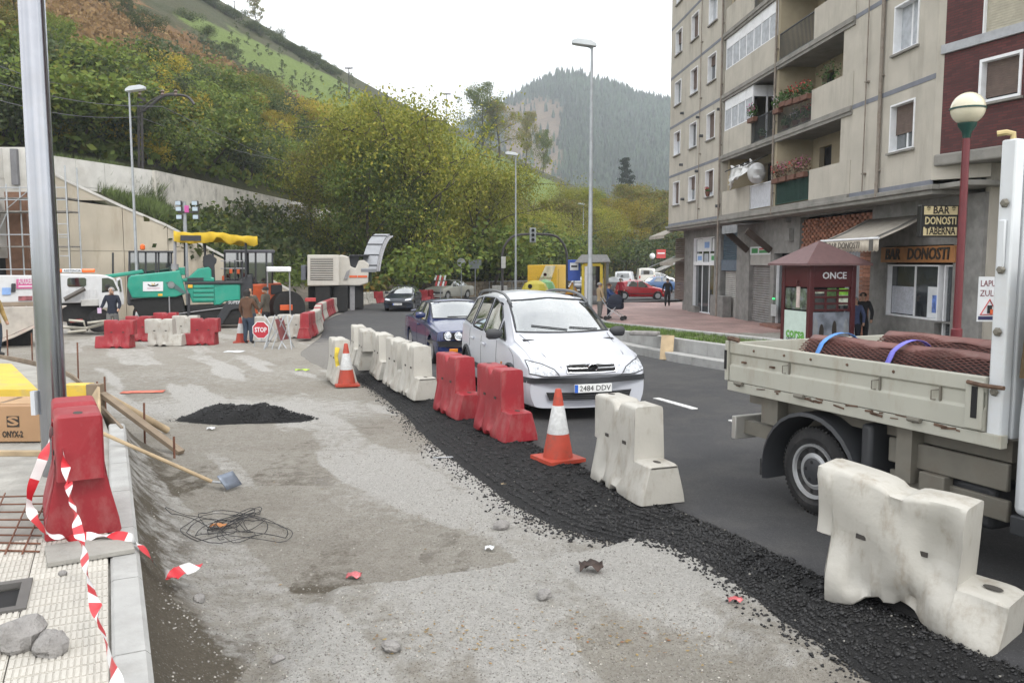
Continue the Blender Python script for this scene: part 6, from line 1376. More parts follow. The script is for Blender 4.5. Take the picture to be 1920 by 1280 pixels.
for y, name in ((.0, 'wheel'), (1.62, 'wheel')):
 wh = lo(tm, name, rubber); wh.location = (0, y if y < 1 else 1.85, .36); wh.rotation_euler = (0, 0, 0 if y < 1 else PI)
 rm = MB(); rm.lathe([(.225, .03), (.222, -.004), (.205, .0), (.195, .02), (.16, .024), (.13, .014), (.122, .008), (.06, .012), (.001, .012)], 32, axis='y'); ri = rm.obj('rim', mat('steel_rim', (.36, .37, .38), .45, metal=.4, var=.12, dirt=(.2, .17, .13), dscale=5), wh)
 MB().lathe([(.118, .014), (.10, .004), (.001, .002)], 28, axis='y').obj('hub_cap', plastic_d, wh)
 for k in range(10): a = 2 * PI * k / 10 + .2; MB().lathe([(.020, .036), (.018, .034), (.001, .034)], 10, (math.cos(a) * .168, -.014, math.sin(a) * .168), 'y').obj('rim_hole', dark_m, wh)
 for k in range(5): a = 2 * PI * k / 5 + .5; MB().lathe([(.017, -.006), (.013, -.012), (.001, -.012)], 8, (math.cos(a) * .075, .012, math.sin(a) * .075), 'y').obj('wheel_nut', dark_m, wh)
lo(MB().bb(-.96, -.90, -.05, 1.9, .45, .66), 'underrun_bumper', mat('bumper_aluminium', (.4, .39, .36), .5, metal=.3, dirt=(.2, .15, .1), dscale=3), bevel=.01); lo(MB().bb(-.9, -.5, .05, .12, .5, .62), 'bumper_arm', frame_m, smooth=0); lo(MB().bb(-.6, -.4, -.02, .1, .66, .9), 'bracket', frame_m, smooth=0)
lo(MB().bb(-.7, 3.4, .35, .45, .55, .75), 'chassis_rail', frame_m, smooth=0); lo(MB().bb(.7, 1.62, .04, .08, .60, .78), 'side_guard', frame_m, bevel=.01); lo(MB().bb(.7, 1.62, .06, .10, .40, .54), 'side_guard', frame_m, bevel=.01)
lo(MB().bb(.82, .95, -.02, .2, .5, .9), 'guard_bracket', frame_m, smooth=0); lo(MB().bb(.95, 1.5, .1, .6, .3, .6), 'tank', plastic_d, bevel=.04); lo(MB().bb(1.0, 1.2, -.0, .1, .38, .6), 'guard_bracket', frame_m, bevel=.01)
lo(MB().bb(-.9, 1.6, .1, 1.85, .78, .92), 'cross_members', frame_m, smooth=0)
# cab
prof = [(1.72, .50), (1.72, 1.1), (1.78, 1.9), (1.86, 2.22), (2.0, 2.3), (3.05, 2.28), (3.3, 2.1), (3.75, 1.35), (4.25, 1.12), (4.4, .9), (4.42, .45), (3.9, .42), (3.85, .7), (3.6, .85), (3.35, .7), (3.3, .42)]
cab = lo(MB().prism(prof, -.06, 1.92), 'cab', white_l, bevel=.05, bseg=3)
lo(MB().prism([(2.5, 1.32), (2.5, 2.05), (3.0, 2.08), (3.45, 1.42), (3.3, 1.32)], -.068, -.062), 'side_window', darkglass, smooth=0); lo(MB().bb(1.72, 3.3, -.066, .0, .38, .50), 'sill', plastic_d, bevel=.01)
lo(MB().add([(3.36, .1, 2.07), (3.36, 1.76, 2.07), (3.78, 1.8, 1.38), (3.78, .06, 1.38)], [(0, 1, 2, 3)]), 'windscreen', darkglass, smooth=0)
lo(MB().prism([(1.735, 1.35), (1.755, 1.62), (1.80, 1.98), (1.86, 1.98), (1.80, 1.35)], -.075, .3), 'rear_corner_window', mat('brown_glass', (.09, .06, .03), .1, var=.2), smooth=0)
lo(MB().tube([(2.42, -.063, .5), (2.42, -.063, 1.3), (2.45, -.05, 2.15)], .006, 4), 'door_seam', plastic_d); lo(MB().tube([(1.86, -.063, .55), (1.87, -.063, .95), (1.93, -.063, 1.25)], .005, 4), 'panel_seam', plastic_d)
text_mesh('MB', .075, plastic_d, 'lettering', lorry, (1.98, -.064, .58), rot=(PI / 2, 0, 0), ext=.002)
fwh = lo(tm, 'wheel', rubber); fwh.location = (3.6, 0, .36)
# rolls of brown plastic mesh in the bed
netm = mat('brown_net', (.15, .06, .05), .55, var=.2, scale=4, dirt=(.25, .17, .14), dscale=6, damt=.4); strap_m = mat('blue_strap', (.08, .25, .62), .4, var=.2, scale=8); strap_v = mat('violet_strap', (.16, .15, .6), .4, var=.2, scale=8)
def net_roll(label, x0, x1, y, r, straps):
 t = thing('mesh_roll', label, 'roll', lorry.matrix_basis @ Vector((x0, y, .99)), lorry.rotation_euler[2], 'rolls of brown plastic mesh in the lorry bed'); L = x1 - x0
 nl, nc = int(L / .036), 46; V_, F_ = [], []
 def pt(i, a): return (i * L / nl, r * 1.12 * math.cos(a) * (1 + .03 * math.sin(i * .15)), r * .92 + r * .92 * math.sin(a) + .012 * math.sin(i * .21))
 mb = MB(); idx = {}
 def vid(i, k):
  k %= 2 * nc
  if (i, k) not in idx: idx[(i, k)] = len(V_); V_.append(pt(i, PI * k / nc))
  return idx[(i, k)]
 for i in range(1, nl, 1):
  for k in range(2 * nc):
   if (i + k) % 2: continue
   if i + 1 <= nl: F_.append((vid(i - 1, k), vid(i, k - 1), vid(i + 1, k), vid(i, k + 1)))
 mb.v, mb.f, mb.m = V_, F_, [0] * len(F_)
 o = mb.obj('net', netm, t, fix=False, smooth=0); w = o.modifiers.new('wire', 'WIREFRAME'); w.thickness = .011; w.use_even_offset = False; w.use_boundary = False
 MB().tube([(.01, 0, r * .92), (L - .01, 0, r * .92)], r * .86, 20).obj('inner_layers', mat('net_inner', (.03, .02, .02), .8, var=.3), t)
 fl = MB().grid([[(.0 + L * i / 20, r * (-.2 - .36 * j / 4), r * 1.86 + .012 - .05 * (j / 4) ** 1.5 + .016 * math.sin(i * .9) * j / 4) for j in range(5)] for i in range(21)]).obj('loose_flap', netm, t); fl.modifiers.new('solid', 'SOLIDIFY').thickness = .01
 for x, m in straps:
  MB().grid([[(x + dx + .05 * math.sin(a_), r * 1.19 * math.cos(a_), r * .92 + r * 1.02 * math.sin(a_) + (.03 if math.sin(a_) > .5 else 0)) for dx in (-.024, .024)] for a_ in [2 * PI * k / 28 for k in range(29)]]).obj('strap', m, t).modifiers.new('solid', 'SOLIDIFY').thickness = .004
net_roll('nearer brown mesh roll tied with blue straps in the lorry bed', -.55, 1.5, .55, .22, ((.22, strap_m), (.95, strap_v)))
net_roll('further brown mesh roll lying behind the strapped one in the lorry bed', -.25, 1.52, 1.12, .24, ())
# ================================================================== road machines on the left
green_p = mat('machine_green', (.01, .27, .19), .4, var=.1, scale=2, dirt=(.12, .18, .13), dscale=2, damt=.3, coat=.2); black_p = mat('machine_black', (.025, .027, .032), .5, var=.15); yel = mat('canvas_yellow', (.62, .42, .025), .7, var=.12, scale=3, dirt=(.4, .27, .03), dscale=2, damt=.5)
orange_p = mat('machine_orange', (.62, .10, .02), .45, var=.1); white_c = mat('machine_white', (.52, .50, .45), .5, var=.06, dirt=(.35, .3, .23), dscale=1.5, damt=.45); trackm = mat('track_black', (.014, .014, .014), .8, var=.3)
def pxp(par, name, poly, Y0, dep, m, bevel=.02, off=None, scale=None, o=(0, 0)):
 """prism from an outline seen square on at distance Y0, dep metres deep"""
 if scale: poly = [(o[0] + a * scale, o[1] + b * scale) for a, b in poly]
 pp = [at(a, b, Y0) - par.location for a, b in poly]; return MB().prism([(p.x, p.z) for p in pp], Y0 - par.location.y, Y0 - par.location.y + dep).obj(name, m, par, smooth=0, bevel=bevel)
def pxb(par, name, a, b, c, d, Y0, dep, m, bevel=.015, **k): return pxp(par, name, [(a, b), (c, b), (c, d), (a, d)], Y0, dep, m, bevel, **k)
def pxt(par, name, pts, Y0, r, m, seg=6): return MB().tube([at(a, b, Y0 + (q[0] if q else 0)) - par.location for a, b, *q in pts], r, seg).obj(name, m, par)
K = dict(scale=380 / 1871, o=(200, 410)); PYY = 33.5
gpv = thing('road_paver', 'green road paver with yellow canvas roof and raised hopper', 'paver', (at(370, 600, PYY).x, PYY, P(PYY) - .15))
hop = pxp(gpv, 'hopper', [(215, 545), (240, 520), (680, 476), (700, 560), (735, 690), (640, 720), (250, 726), (205, 620)], PYY, .12, green_p, .05, **K)
pxp(gpv, 'hopper_wing', [(100, 535), (230, 512), (545, 468), (560, 500), (240, 545)], PYY + 2.5, .12, green_p, .04, **K)
pxp(gpv, 'hopper_floor', [(240, 735), (700, 700), (760, 930), (330, 900)], PYY + .15, 2.2, trackm, .03, **K)
pp = pxb(gpv, 'poster', 342, 578, 522, 664, PYY - .03, .02, signw, .0, **K)
pxt(gpv, 'emblem', [(200 + x * .2031, 410 + y * .2031) for x, y in ((385, 600), (400, 612), (430, 617), (460, 612), (478, 600))], PYY - .045, .02, dark_m, 5); pxt(gpv, 'emblem_mark', [(200 + x * .2031, 410 + y * .2031) for x, y in ((420, 590), (424, 606), (440, 606), (444, 590))], PYY - .045, .015, mat('mark_gold', (.6, .42, .05), .5), 5)
pxb(gpv, 'poster_text', 380, 633, 490, 642, PYY - .04, .015, mat('faint_text', (.55, .4, .45), .6), 0, **K)
pxp(gpv, 'grey_stripe', [(545, 585), (600, 575), (722, 670), (722, 688), (690, 688)], PYY - .03, .02, mat('stripe_grey', (.07, .12, .12), .5), 0, **K); pxb(gpv, 'yellow_tag', 476, 688, 516, 708, PYY - .03, .02, mat('tag_orange', (.7, .4, .03), .5), 0, **K)
MB().lathe([(.14, -.03), (.001, -.03)], 16, at(200 + 595 * .2031, 410 + 608 * .2031, PYY - .03) - gpv.location, 'y').obj('badge', mat('badge_grey', (.35, .38, .38), .4), gpv)
pxp(gpv, 'engine_hood', [(700, 560), (770, 545), (860, 462), (960, 445), (985, 470), (988, 540), (1012, 545), (1015, 582), (700, 582)], PYY + .2, 2.0, green_p, .04, **K)
pxb(gpv, 'hood_grille', 760, 545, 910, 574, PYY + .17, .05, black_p, 0, **K); pxb(gpv, 'upper_panel', 690, 450, 775, 520, PYY + .6, 1.2, green_p, .03, **K)
pxb(gpv, 'deck', 720, 582, 1270, 604, PYY + .0, 2.5, black_p, .02, **K)
pxp(gpv, 'side_body', [(750, 605), (1250, 605), (1250, 760), (1100, 770), (1060, 800), (1000, 800), (995, 775), (800, 775), (750, 640)], PYY + .1, 2.3, green_p, .03, **K)
for i in range(4): pxp(gpv, 'louvre', [(803, 612 + i * 41), (995, 612 + i * 41), (995, 640 + i * 41), (803, 640 + i * 41)], PYY + .03, .1, green_p, .02, **K)
pxp(gpv, 'panel_step', [(1000, 640), (1090, 612), (1235, 612), (1235, 755), (1100, 765), (1050, 795), (1010, 795)], PYY + .06, .06, green_p, .02, **K); pxb(gpv, 'indicator', 752, 607, 795, 638, PYY + .02, .1, mat('tag_orange', (.7, .4, .03)), .01, **K)
pxp(gpv, 'rear_skid', [(1010, 930), (1070, 830), (1110, 775), (1250, 760), (1250, 830), (1150, 850), (1060, 990)], PYY - .02, .4, black_p, .02, **K)
text_mesh('SUPER', .19, signw, 'lettering', gpv, at(200 + 1180 * .2031, 410 + 778 * .2031, PYY - .03) - gpv.location, shear=.2, ext=.005)
for yo in (.1, 1.8): pxp(gpv, 'crawler_track', [(760, 800), (1240, 790), (1260, 860), (1260, 960), (1220, 985), (800, 985), (745, 930)], PYY + yo, .5, trackm, .06, **K)
pxb(gpv, 'front_leg', 745, 690, 772, 905, PYY, .2, black_p, .01, **K); pxt(gpv, 'prop_rod', [(316, 555), (317, 597)], PYY - .1, .03, mat('machine_grey', (.25, .25, .26), .5)); pxt(gpv, 'screed_rod', [(265, 593), (310, 590), (420, 578)], PYY + .05, .025, MATS['machine_grey']); pxt(gpv, 'lime_rod', [(294, 592), (313, 591)], PYY, .035, mat('lime', (.45, .7, .05), .5))
# canvas roof: sagging cloth over a frame
cz = lambda px, py, y: at(px, py, y) - gpv.location
R = []
for i in range(25):
 s = i / 24; row = []
 for j in range(9):
  t = j / 8; X_ = lerp(330, 489, s) if True else 0; base = lerp(433, 441, s); drop = 0 if 0 < j < 8 else 0
  yy = PYY + .2 + 2.2 * t; p = cz(X_, base, PYY + .2); row.append((p.x, yy - gpv.location.y, p.z - .10 * math.sin(PI * s * 3) * abs(t - .5) - (.06 * math.sin(s * 40) * .3)))
 fr = row[0]; skirt = .42 if i < 12 else .3 + .12 * math.sin(i * .9)
 R.append([(fr[0] + .02 * math.sin(i * 2.1), fr[1] - .06 - .05 * math.sin(i * 1.7), fr[2] - skirt)] + row + [(row[-1][0], row[-1][1] + .04, row[-1][2] - .35)])
cv = MB().grid(R).obj('canvas_roof', yel, gpv, smooth=60); cv.modifiers.new('solid', 'SOLIDIFY').thickness = .02
p = R[0]; MB().add([p[0], p[1], p[9], p[10]], [(0, 1, 2, 3)]).obj('canvas_end', yel, gpv, smooth=0).modifiers.new('solid', 'SOLIDIFY').thickness = .02
pxb(gpv, 'canvas_band', 690, 155, 880, 205, PYY + .1, .06, black_p, 0, **K)
for a, b, c, d, yo, r in ((660, 150, 657, 450, .3, .075), (915, 200, 935, 340, .3, .04), (1066, 200, 1066, 560, 1.9, .06), (1320, 200, 1322, 560, .3, .06), (900, 190, 900, 440, 2.2, .04)): pxt(gpv, 'roof_post', [(200 + a * .2031, 410 + b * .2031), (200 + c * .2031, 410 + d * .2031)], PYY + yo, r, MATS['machine_grey'] if r > .07 else black_p)
MB().cyl(cz(200 + 657 * .2031, 410 + 470 * .2031, PYY + .3), cz(200 + 657 * .2031, 410 + 418 * .2031, PYY + .3), .15, 12).obj('exhaust', MATS['machine_grey'], gpv)
pxp(gpv, 'console', [(935, 345), (1000, 322), (1062, 370), (1058, 410), (1040, 425), (1048, 575), (985, 575), (960, 450), (935, 440)], PYY + .5, 1.3, black_p, .03, **K)
for x in (1120, 1215, 1290): pxt(gpv, 'hand_rail', [(200 + x * .2031, 410 + 600 * .2031), (200 + x * .2031, 410 + 380 * .2031)], PYY + .3, .03, black_p)
for y in (390, 460): pxt(gpv, 'hand_rail', [(200 + 1080 * .2031, 410 + y * .2031), (200 + 1320 * .2031, 410 + y * .2031)], PYY + .3, .025, MATS['machine_grey'])
for x, y in ((1125, 550), (1195, 485), (1265, 490), (1270, 620)): pxb(gpv, 'orange_part', x - 14, y - 20, x + 14, y + 22, PYY + .5, .3, orange_p, .02, **K)
pxp(gpv, 'rear_platform', [(1250, 590), (1380, 520), (1390, 640), (1380, 900), (1260, 900)], PYY + .3, 2.0, black_p, .03, **K)
def cabin(t, a, b, c, d, Y0, dep, posts, roof_m, frame=black_p):
 pxb(t, 'roof', a - 8, b, c + 8, b + (d - b) * .09, Y0 - .1, dep + .2, roof_m, .04, **K); pxb(t, 'glazing', a + 6, b + (d - b) * .09, c - 6, d, Y0 + .06, dep - .12, darkglass, 0, **K)
 for x in posts: pxb(t, 'post', x - 9, b + (d - b) * .09, x + 9, d, Y0, .08, frame, .01, **K)
 for x in (a + 9, c - 9): pxb(t, 'post', x - 9, b + (d - b) * .09, x + 9, d, Y0 + dep - .08, .08, frame, .01, **K)
r1 = thing('roller_cab', 'black glazed machine cab behind the hopper with an orange beacon', 'machine', (at(280, 600, 38).x, 38, P(38) - .15))
cabin(r1, 200, 295, 615, 515, 38, 1.8, (212, 360, 455, 480, 600), black_p); pxb(r1, 'body', 190, 515, 640, 800, 38, 2, black_p, .1, **K)
MB().lathe([(.07, 0), (.12, .05), (.12, .2), (.06, .27), (.001, .28)], 12, at(200 + 385 * .2031, 410 + 290 * .2031, 38.6) - r1.location).obj('beacon', mat('beacon_orange', (.75, .14, .02), .3), r1)
MB().cyl(at(300, 590, 38.2) - r1.location, at(300, 590, 39.6) - r1.location, .65, 20).obj('drum', trackm, r1)
r2 = thing('road_roller', 'orange road roller with dark glazed cab standing behind the paver', 'roller', (at(490, 600, 37).x, 37, P(37) - .15))
cabin(r2, 1110, 288, 1565, 600, 37.4, 1.9, (1118, 1270, 1400, 1500, 1556), mat('roller_roof', (.06, .06, .075), .5))
pxp(r2, 'engine_body', [(1260, 610), (1600, 598), (1610, 640), (1565, 690), (1570, 870), (1340, 880), (1330, 700), (1250, 690)], 36.8, 1.7, orange_p, .05, **K); pxb(r2, 'dark_panel', 1500, 612, 1605, 700, 36.72, .1, black_p, .02, **K)
pxb(r2, 'sun_roof', 1385, 445, 1615, 490, 35.6, 1.6, white_m, .03, **K)
for x in (1398, 1606): pxt(r2, 'roof_post', [(200 + x * .2031, 410 + 485 * .2031), (200 + (x + 8) * .2031, 410 + 900 * .2031)], 35.7, .035, MATS['machine_grey'])
MB().cyl(at(533, 578, 36.2) - r2.location, at(533, 578, 38) - r2.location, .75, 24).obj('drum', trackm, r2); pxb(r2, 'ladder', 1530, 800, 1650, 850, 35.9, .4, orange_p, .02, **K)
K2 = dict(scale=380 / 1920, o=(560, 420)); MYY = 47.0
ml = thing('milling_machine', 'off-white road milling machine with louvred radiator and grey conveyor', 'milling machine', (at(640, 585, MYY).x, MYY, P(MYY) - .15))
pxb(ml, 'radiator_housing', 85, 292, 385, 582, MYY, 3.2, white_c, .04, **K2); pxb(ml, 'grille_back', 112, 325, 325, 528, MYY - .03, .04, dark_m, 0, **K2)
for i in range(12): pxb(ml, 'louvre', 112, 331 + i * 16.6, 325, 339 + i * 16.6, MYY - .07, .06, white_c, 0, **K2)
pxp(ml, 'side_body', [(385, 300), (430, 292), (500, 310), (512, 400), (560, 420), (590, 345), (640, 340), (690, 380), (680, 560), (600, 585), (385, 582)], MYY + .6, 2.0, white_c, .06, **K2)
for a, b in ((500, 575), (580, 670)): pxb(ml, 'orange_stripe', a, 488, b, 508, MYY + .57, .05, orange_p, 0, **K2)
pxb(ml, 'side_fin', 35, 390, 80, 530, MYY + .3, 2.2, mat('fin_grey', (.1, .11, .13), .6), .03, **K2); pxp(ml, 'step_panel', [(470, 450), (505, 430), (480, 520), (445, 520)], MYY + .5, .1, MATS['machine_grey'], 0, **K2)
pxp(ml, 'warning_stripes', [(388, 380), (402, 380), (402, 520), (388, 500)], MYY + .5, .1, signr, 0, **K2); pxb(ml, 'engine_bay', 515, 300, 600, 500, MYY + .9, 1.4, black_p, .03, **K2); pxb(ml, 'canopy', 495, 292, 690, 304, MYY + .5, 1.6, black_p, .02, **K2)
for yo in (.1, 2.1): pxp(ml, 'crawler_track', [(160, 590), (300, 585), (310, 845), (165, 850)], MYY + yo, .5, trackm, .06, **K2); pxp(ml, 'crawler_track', [(340, 590), (480, 585), (480, 830), (340, 840)], MYY + yo + .3, .5, trackm, .06, **K2)
pxb(ml, 'leg', 510, 585, 560, 830, MYY + .8, .4, MATS['machine_grey'], .03, **K2); pxb(ml, 'milling_drum', 310, 585, 650, 800, MYY + 1, 1.3, trackm, .05, **K2)
cp = [at(560 + a * .1979, 420 + b * .1979, MYY + c) - ml.location for a, b, c in ((685, 450, .6), (712, 370, 1.0), (750, 290, 1.6), (802, 205, 2.3), (862, 138, 3.0), (910, 114, 3.4))]; bl = spline(cp, 22)
R = [[p + Vector((-.44, 0, -.04)), p + Vector((-.44, -.04, .14)), p + Vector((.44, -.04, .14)), p + Vector((.44, 0, -.04))] for p in bl]; con = MB().grid(R, cv=True, cap0=True, cap1=True).obj('conveyor', mat('conveyor_grey', (.27, .28, .3), .6, var=.1, scale=2), ml, smooth=40)
for sx in (.48, .60): MB().tube([p + Vector((sx, -.1, -.25 if sx > .7 else 0)) for p in bl], .06, 5).obj('conveyor_rail', MATS['machine_grey'], con)
for p in bl[2::5]: MB().beam(p + Vector((-.46, -.06, .16)), p + Vector((.46, -.06, .16)), .06, .05).obj('cross_bar', black_p, con, smooth=0)
pxb(ml, 'red_board', -10, 700, 90, 732, MYY - 2, .6, signr, .02, **K2)
fence = pxp(ml, 'green_sheet', [(660, 400), (760, 380), (800, 340), (805, 540), (690, 580)], MYY + 3.4, .06, mat('graffiti', (.1, .14, .1), .8, var=.8, scale=1.6), 0, **K2)
K3 = dict(scale=.3125, o=(0, 260)); TYY = 29.5
tt = thing('tow_truck', 'white recovery truck with tilted flatbed and orange light bar', 'tow truck', (at(150, 625, TYY).x, TYY, P(TYY) - .15))
tw = mat('tow_white', (.54, .55, .56), .45, var=.05, dirt=(.4, .38, .35), dscale=2)
pxp(tt, 'cab', [(336, 822), (352, 812), (600, 818), (650, 826), (690, 840), (720, 900), (735, 985), (735, 1015), (600, 1020), (585, 985), (338, 985)], TYY, 1.9, tw, .035, **K3)
MB_ = pxp(tt, 'rear_window', [(402, 842), (412, 834), (505, 834), (516, 842), (516, 880), (505, 888), (412, 888), (402, 880)], TYY - .02, .04, darkglass, .0, **K3); pxp(tt, 'door_window', [(612, 838), (650, 836), (682, 850), (712, 915), (612, 925)], TYY - .015, .03, darkglass, 0, **K3)
for i in range(6): pxb(tt, 'rib', 352 + i * 42, 905, 366 + i * 42, 975, TYY - .03, .05, tw, .01, **K3)
pxp(tt, 'open_door', [(728, 842), (750, 832), (762, 850), (778, 960), (775, 1000), (735, 1010)], TYY + .3, .08, tw, .02, **K3); pxp(tt, 'door_glass', [(734, 855), (750, 846), (760, 920), (738, 925)], TYY + .27, .03, darkglass, 0, **K3)
lb = pxb(tt, 'light_bar', 418, 781, 532, 803, TYY + .5, .3, signw, .02, **K3); pxb(tt, 'beacon', 360, 781, 416, 804, TYY + .5, .3, mat('beacon_orange', (.75, .14, .02)), .04, **K3); pxb(tt, 'beacon', 534, 781, 615, 804, TYY + .5, .3, MATS['beacon_orange'], .04, **K3)
text_mesh('ASISTENCIA', .12, dark_m, 'lettering', tt, at(148.5, 507.5, TYY + .48) - tt.location, ext=.004, width=.62)
pxp(tt, 'chassis', [(345, 985), (590, 985), (640, 1040), (640, 1120), (560, 1130), (345, 1080)], TYY + .2, 1.5, trackm, .03, **K3)
pxb(tt, 'tool_box', 482, 965, 588, 1005, TYY - .05, .4, mat('box_grey', (.42, .42, .4), .6), .02, **K3)
for yo in (.05, 1.5): MB().cyl(at(192, 602, TYY + yo) - tt.location, at(192, 602, TYY + yo + .35) - tt.location, .42, 20).obj('wheel', rubber, tt)
pxt(tt, 'boom', [(115, 561), (154, 541)], TYY - .2, .09, mat('boom_dark', (.08, .07, .06), .6)); pxt(tt, 'wheel_lift', [(108, 612), (150, 616), (196, 606)], TYY - .35, .06, mat('lift_steel', (.4, .38, .32), .5)); pxt(tt, 'wheel_lift', [(112, 600), (140, 603), (145, 620), (110, 622)], TYY - .6, .05, MATS['lift_steel']); pxt(tt, 'wheel_lift', [(150, 606), (185, 603), (190, 612)], TYY - .5, .05, MATS['lift_steel'])
pxp(tt, 'red_lamp', [(385, 1085), (460, 1083), (462, 1100), (385, 1102)], TYY - .4, .1, tail_m, .01, **K3)
fb = thing('flatbed_lorry', 'white flatbed lorry with pink sign plate and sloping deck, at the left edge', 'lorry', (at(40, 640, 24.5).x, 24.5, P(24.5) - .15))
pxp(fb, 'side_panel', [(-260, 815), (340, 822), (380, 990), (330, 1015), (320, 985), (-260, 978)], 24.5, .12, tw, .03, **K3)
pxb(fb, 'lower_rail', -260, 980, 330, 1005, 24.45, .14, mat('rail_brown', (.25, .2, .15), .8), .01, **K3)
dk_ = mat('worn_deck', (.40, .37, .33), .85, var=.2, scale=3, dirt=(.25, .12, .09), dscale=1.5)
pxp(fb, 'deck', [(-260, 1010), (350, 1010), (200, 1100), (0, 1180), (-260, 1260)], 24.0, .3, dk_, .02, **K3); pxp(fb, 'deck_edge', [(-260, 1260), (0, 1175), (200, 1092), (205, 1104), (0, 1192), (-260, 1280)], 23.8, .2, mat('deck_edge', (.45, .4, .35), .8, dirt=(.4, .1, .1), dscale=3), .01, **K3)
s_ = pxb(fb, 'sign_plate', 93, 842, 196, 900, 24.46, .03, mat('sign_pink', (.5, .10, .25), .5), 0, **K3); text_mesh('ALKIDEBA', .27, signw, 'lettering', fb, at(47.5, 527, 24.45) - fb.location, ext=.004, width=.47)
pxb(fb, 'sign_line', 105, 883, 190, 889, 24.45, .012, signw, 0, **K3); pxb(fb, 'blue_plate', 8, 893, 60, 935, 24.46, .03, signb, 0, **K3)
pxb(fb, 'under_frame', -260, 1110, 210, 1240, 24.6, 1.5, trackm, .04, **K3); pxb(fb, 'red_tools', 105, 945, 190, 972, 24.46, .06, mat('tools_red', (.25, .08, .09), .7, var=.5, scale=9), .01, **K3)
pxb(fb, 'fuel_lock', 58, 868, 84, 920, 24.42, .1, black_p, .02, **K3)
for o_ in (gpv, r1, r2, ml, tt, fb):
 a_ = math.atan2(-o_.location.x, o_.location.y); o_.rotation_euler[2] = a_; o_.scale[0] = math.cos(a_)
# ================================================================== plastic barriers, cones, lamps, signs
pw = mat('barrier_white', (.43, .415, .375), .5, var=.07, scale=3, dirt=(.2, .155, .10), dscale=8, damt=.6, streak=.4, bump=.15, bscale=30, rnd=.08)
pr = mat('barrier_red', (.27, .014, .022), .55, var=.14, scale=3, dirt=(.33, .14, .13), dscale=5, damt=.6, bump=.12, bscale=40, streak=.5, rnd=.1)
hole_m = mat('hole_shade', (.05, .045, .04), .9, var=0)
def barrier_mesh(m, dent=False):
 def hw(x, z):
  w = .135 if z > .43 else lerp(.215, .135, sstep(.0, .43, z - .0))
  if z < .12: w = lerp(.222, .205, z / .12)
  for a, b in ((-.27, -.15), (.07, .19)):
   if a - .02 < x < b + .02 and .1 < z < .43: w = lerp(w, min(w, .14), clamp((x - a + .02) / .03) * clamp((b + .02 - x) / .03))
  return w
 E = .012; xs = [-.5, -.49, -.46, -.40, -.389, -.36, -.29, -.26, -.22, -.16, -.13, -.09, -.06, -.03, .0, .03, .06, .09, .13, .17, .2, .24, .28, .329, .34, .37, .45, .54, .58, .60]
 R = []
 for x in xs:
  zl = .38 if x < -.395 else (.045 if (-.2 < x < -.08 or .02 < x < .16) else 0); zt = .8 if x < .335 else .345
  if x < .3: zt -= (.03 if dent else .07) * sstep(.075, .03, abs(x + .03))
  e = .02 if x in (-.5, .60) else (.008 if x in (-.49, .58) else 0); e2 = .035 if x == .34 and False else 0
  zz = [zl + (.012 if e else 0)] + [lerp(zl, zt, q) for q in ([.02, .12, .2, .3, .42, .5, .535, .55, .7, .85] if zt > .7 else [.03, .2, .35, .5, .65, .75, .82, .88, .92, .95])] + [zt - .03, zt - .008, zt]
  row = []
  for i, z in enumerate(zz):
   z2 = min(z, zt) if not e else min(z, zt - .012); w = hw(x, z2) - e
   k = len(zz) - 1 - i; w -= {0: .03, 1: .009}.get(k, 0) + (.012 if i == 0 else 0); row.append((x, w, z2))
  R.append(row + [(a, -b, c) for a, b, c in row[::-1]])
 mb = MB()
 if dent:
  R2 = []
  for a, b in zip(R, R[1:]):
   for t in (0, .5): R2.append([tuple(lerp(p, q, t) for p, q in zip(u, v)) for u, v in zip(a, b)])
  R2.append(R[-1]); R = []
  for row in R2:
   nr_ = []
   for x, y, z in row:
    f = 1 if y < 0 else -1
    d1 = .085 * math.exp(-((x - .22) / .10) ** 2 - ((z - .5) / .22) ** 2); d2 = .10 * math.exp(-((x + .0) / .3) ** 2 - ((z - .02) / .14) ** 2)
    d3 = .03 * (float(fbm(x * 5 + 3, z * 5 + (2 if y < 0 else 40))) - .5) + .02 * math.sin(x * 9 + z * 11) * (z < .75)
    y2 = y + (d1 + d2) * f * (1 if y < 0 else .55) + d3; z2 = z - .025 * math.exp(-((x + .0) / .16) ** 2) * (z / .8) ** 3 + .10 * math.exp(-((x - .0) / .22) ** 2) * (1 - z / .8) ** 4 - .05 * x * (z / .8); nr_.append((x + .05 * (z - .4) * math.sin(x * 3), y2, z2))
   R.append(nr_)
 mb.grid(R, cv=True, cap0=True, cap1=True); me = mb.mesh('plastic_barrier', m, 50); return me
BMESH = {'w': barrier_mesh(pw), 'r': barrier_mesh(pr), 'd': barrier_mesh(pw, True)}
DB = BVHTree.FromPolygons([v.co[:] for v in BMESH['d'].vertices], [p.vertices[:] for p in BMESH['d'].polygons])
slm = MB().bb(-.03, .03, -.004, .004, -.014, .014).mesh('slot', hole_m, 0); slm_r = slm
hlm = MB().lathe([(.001, .002), (.05, .002), (.052, 0)], 14).mesh('filler_hole', hole_m, 0)
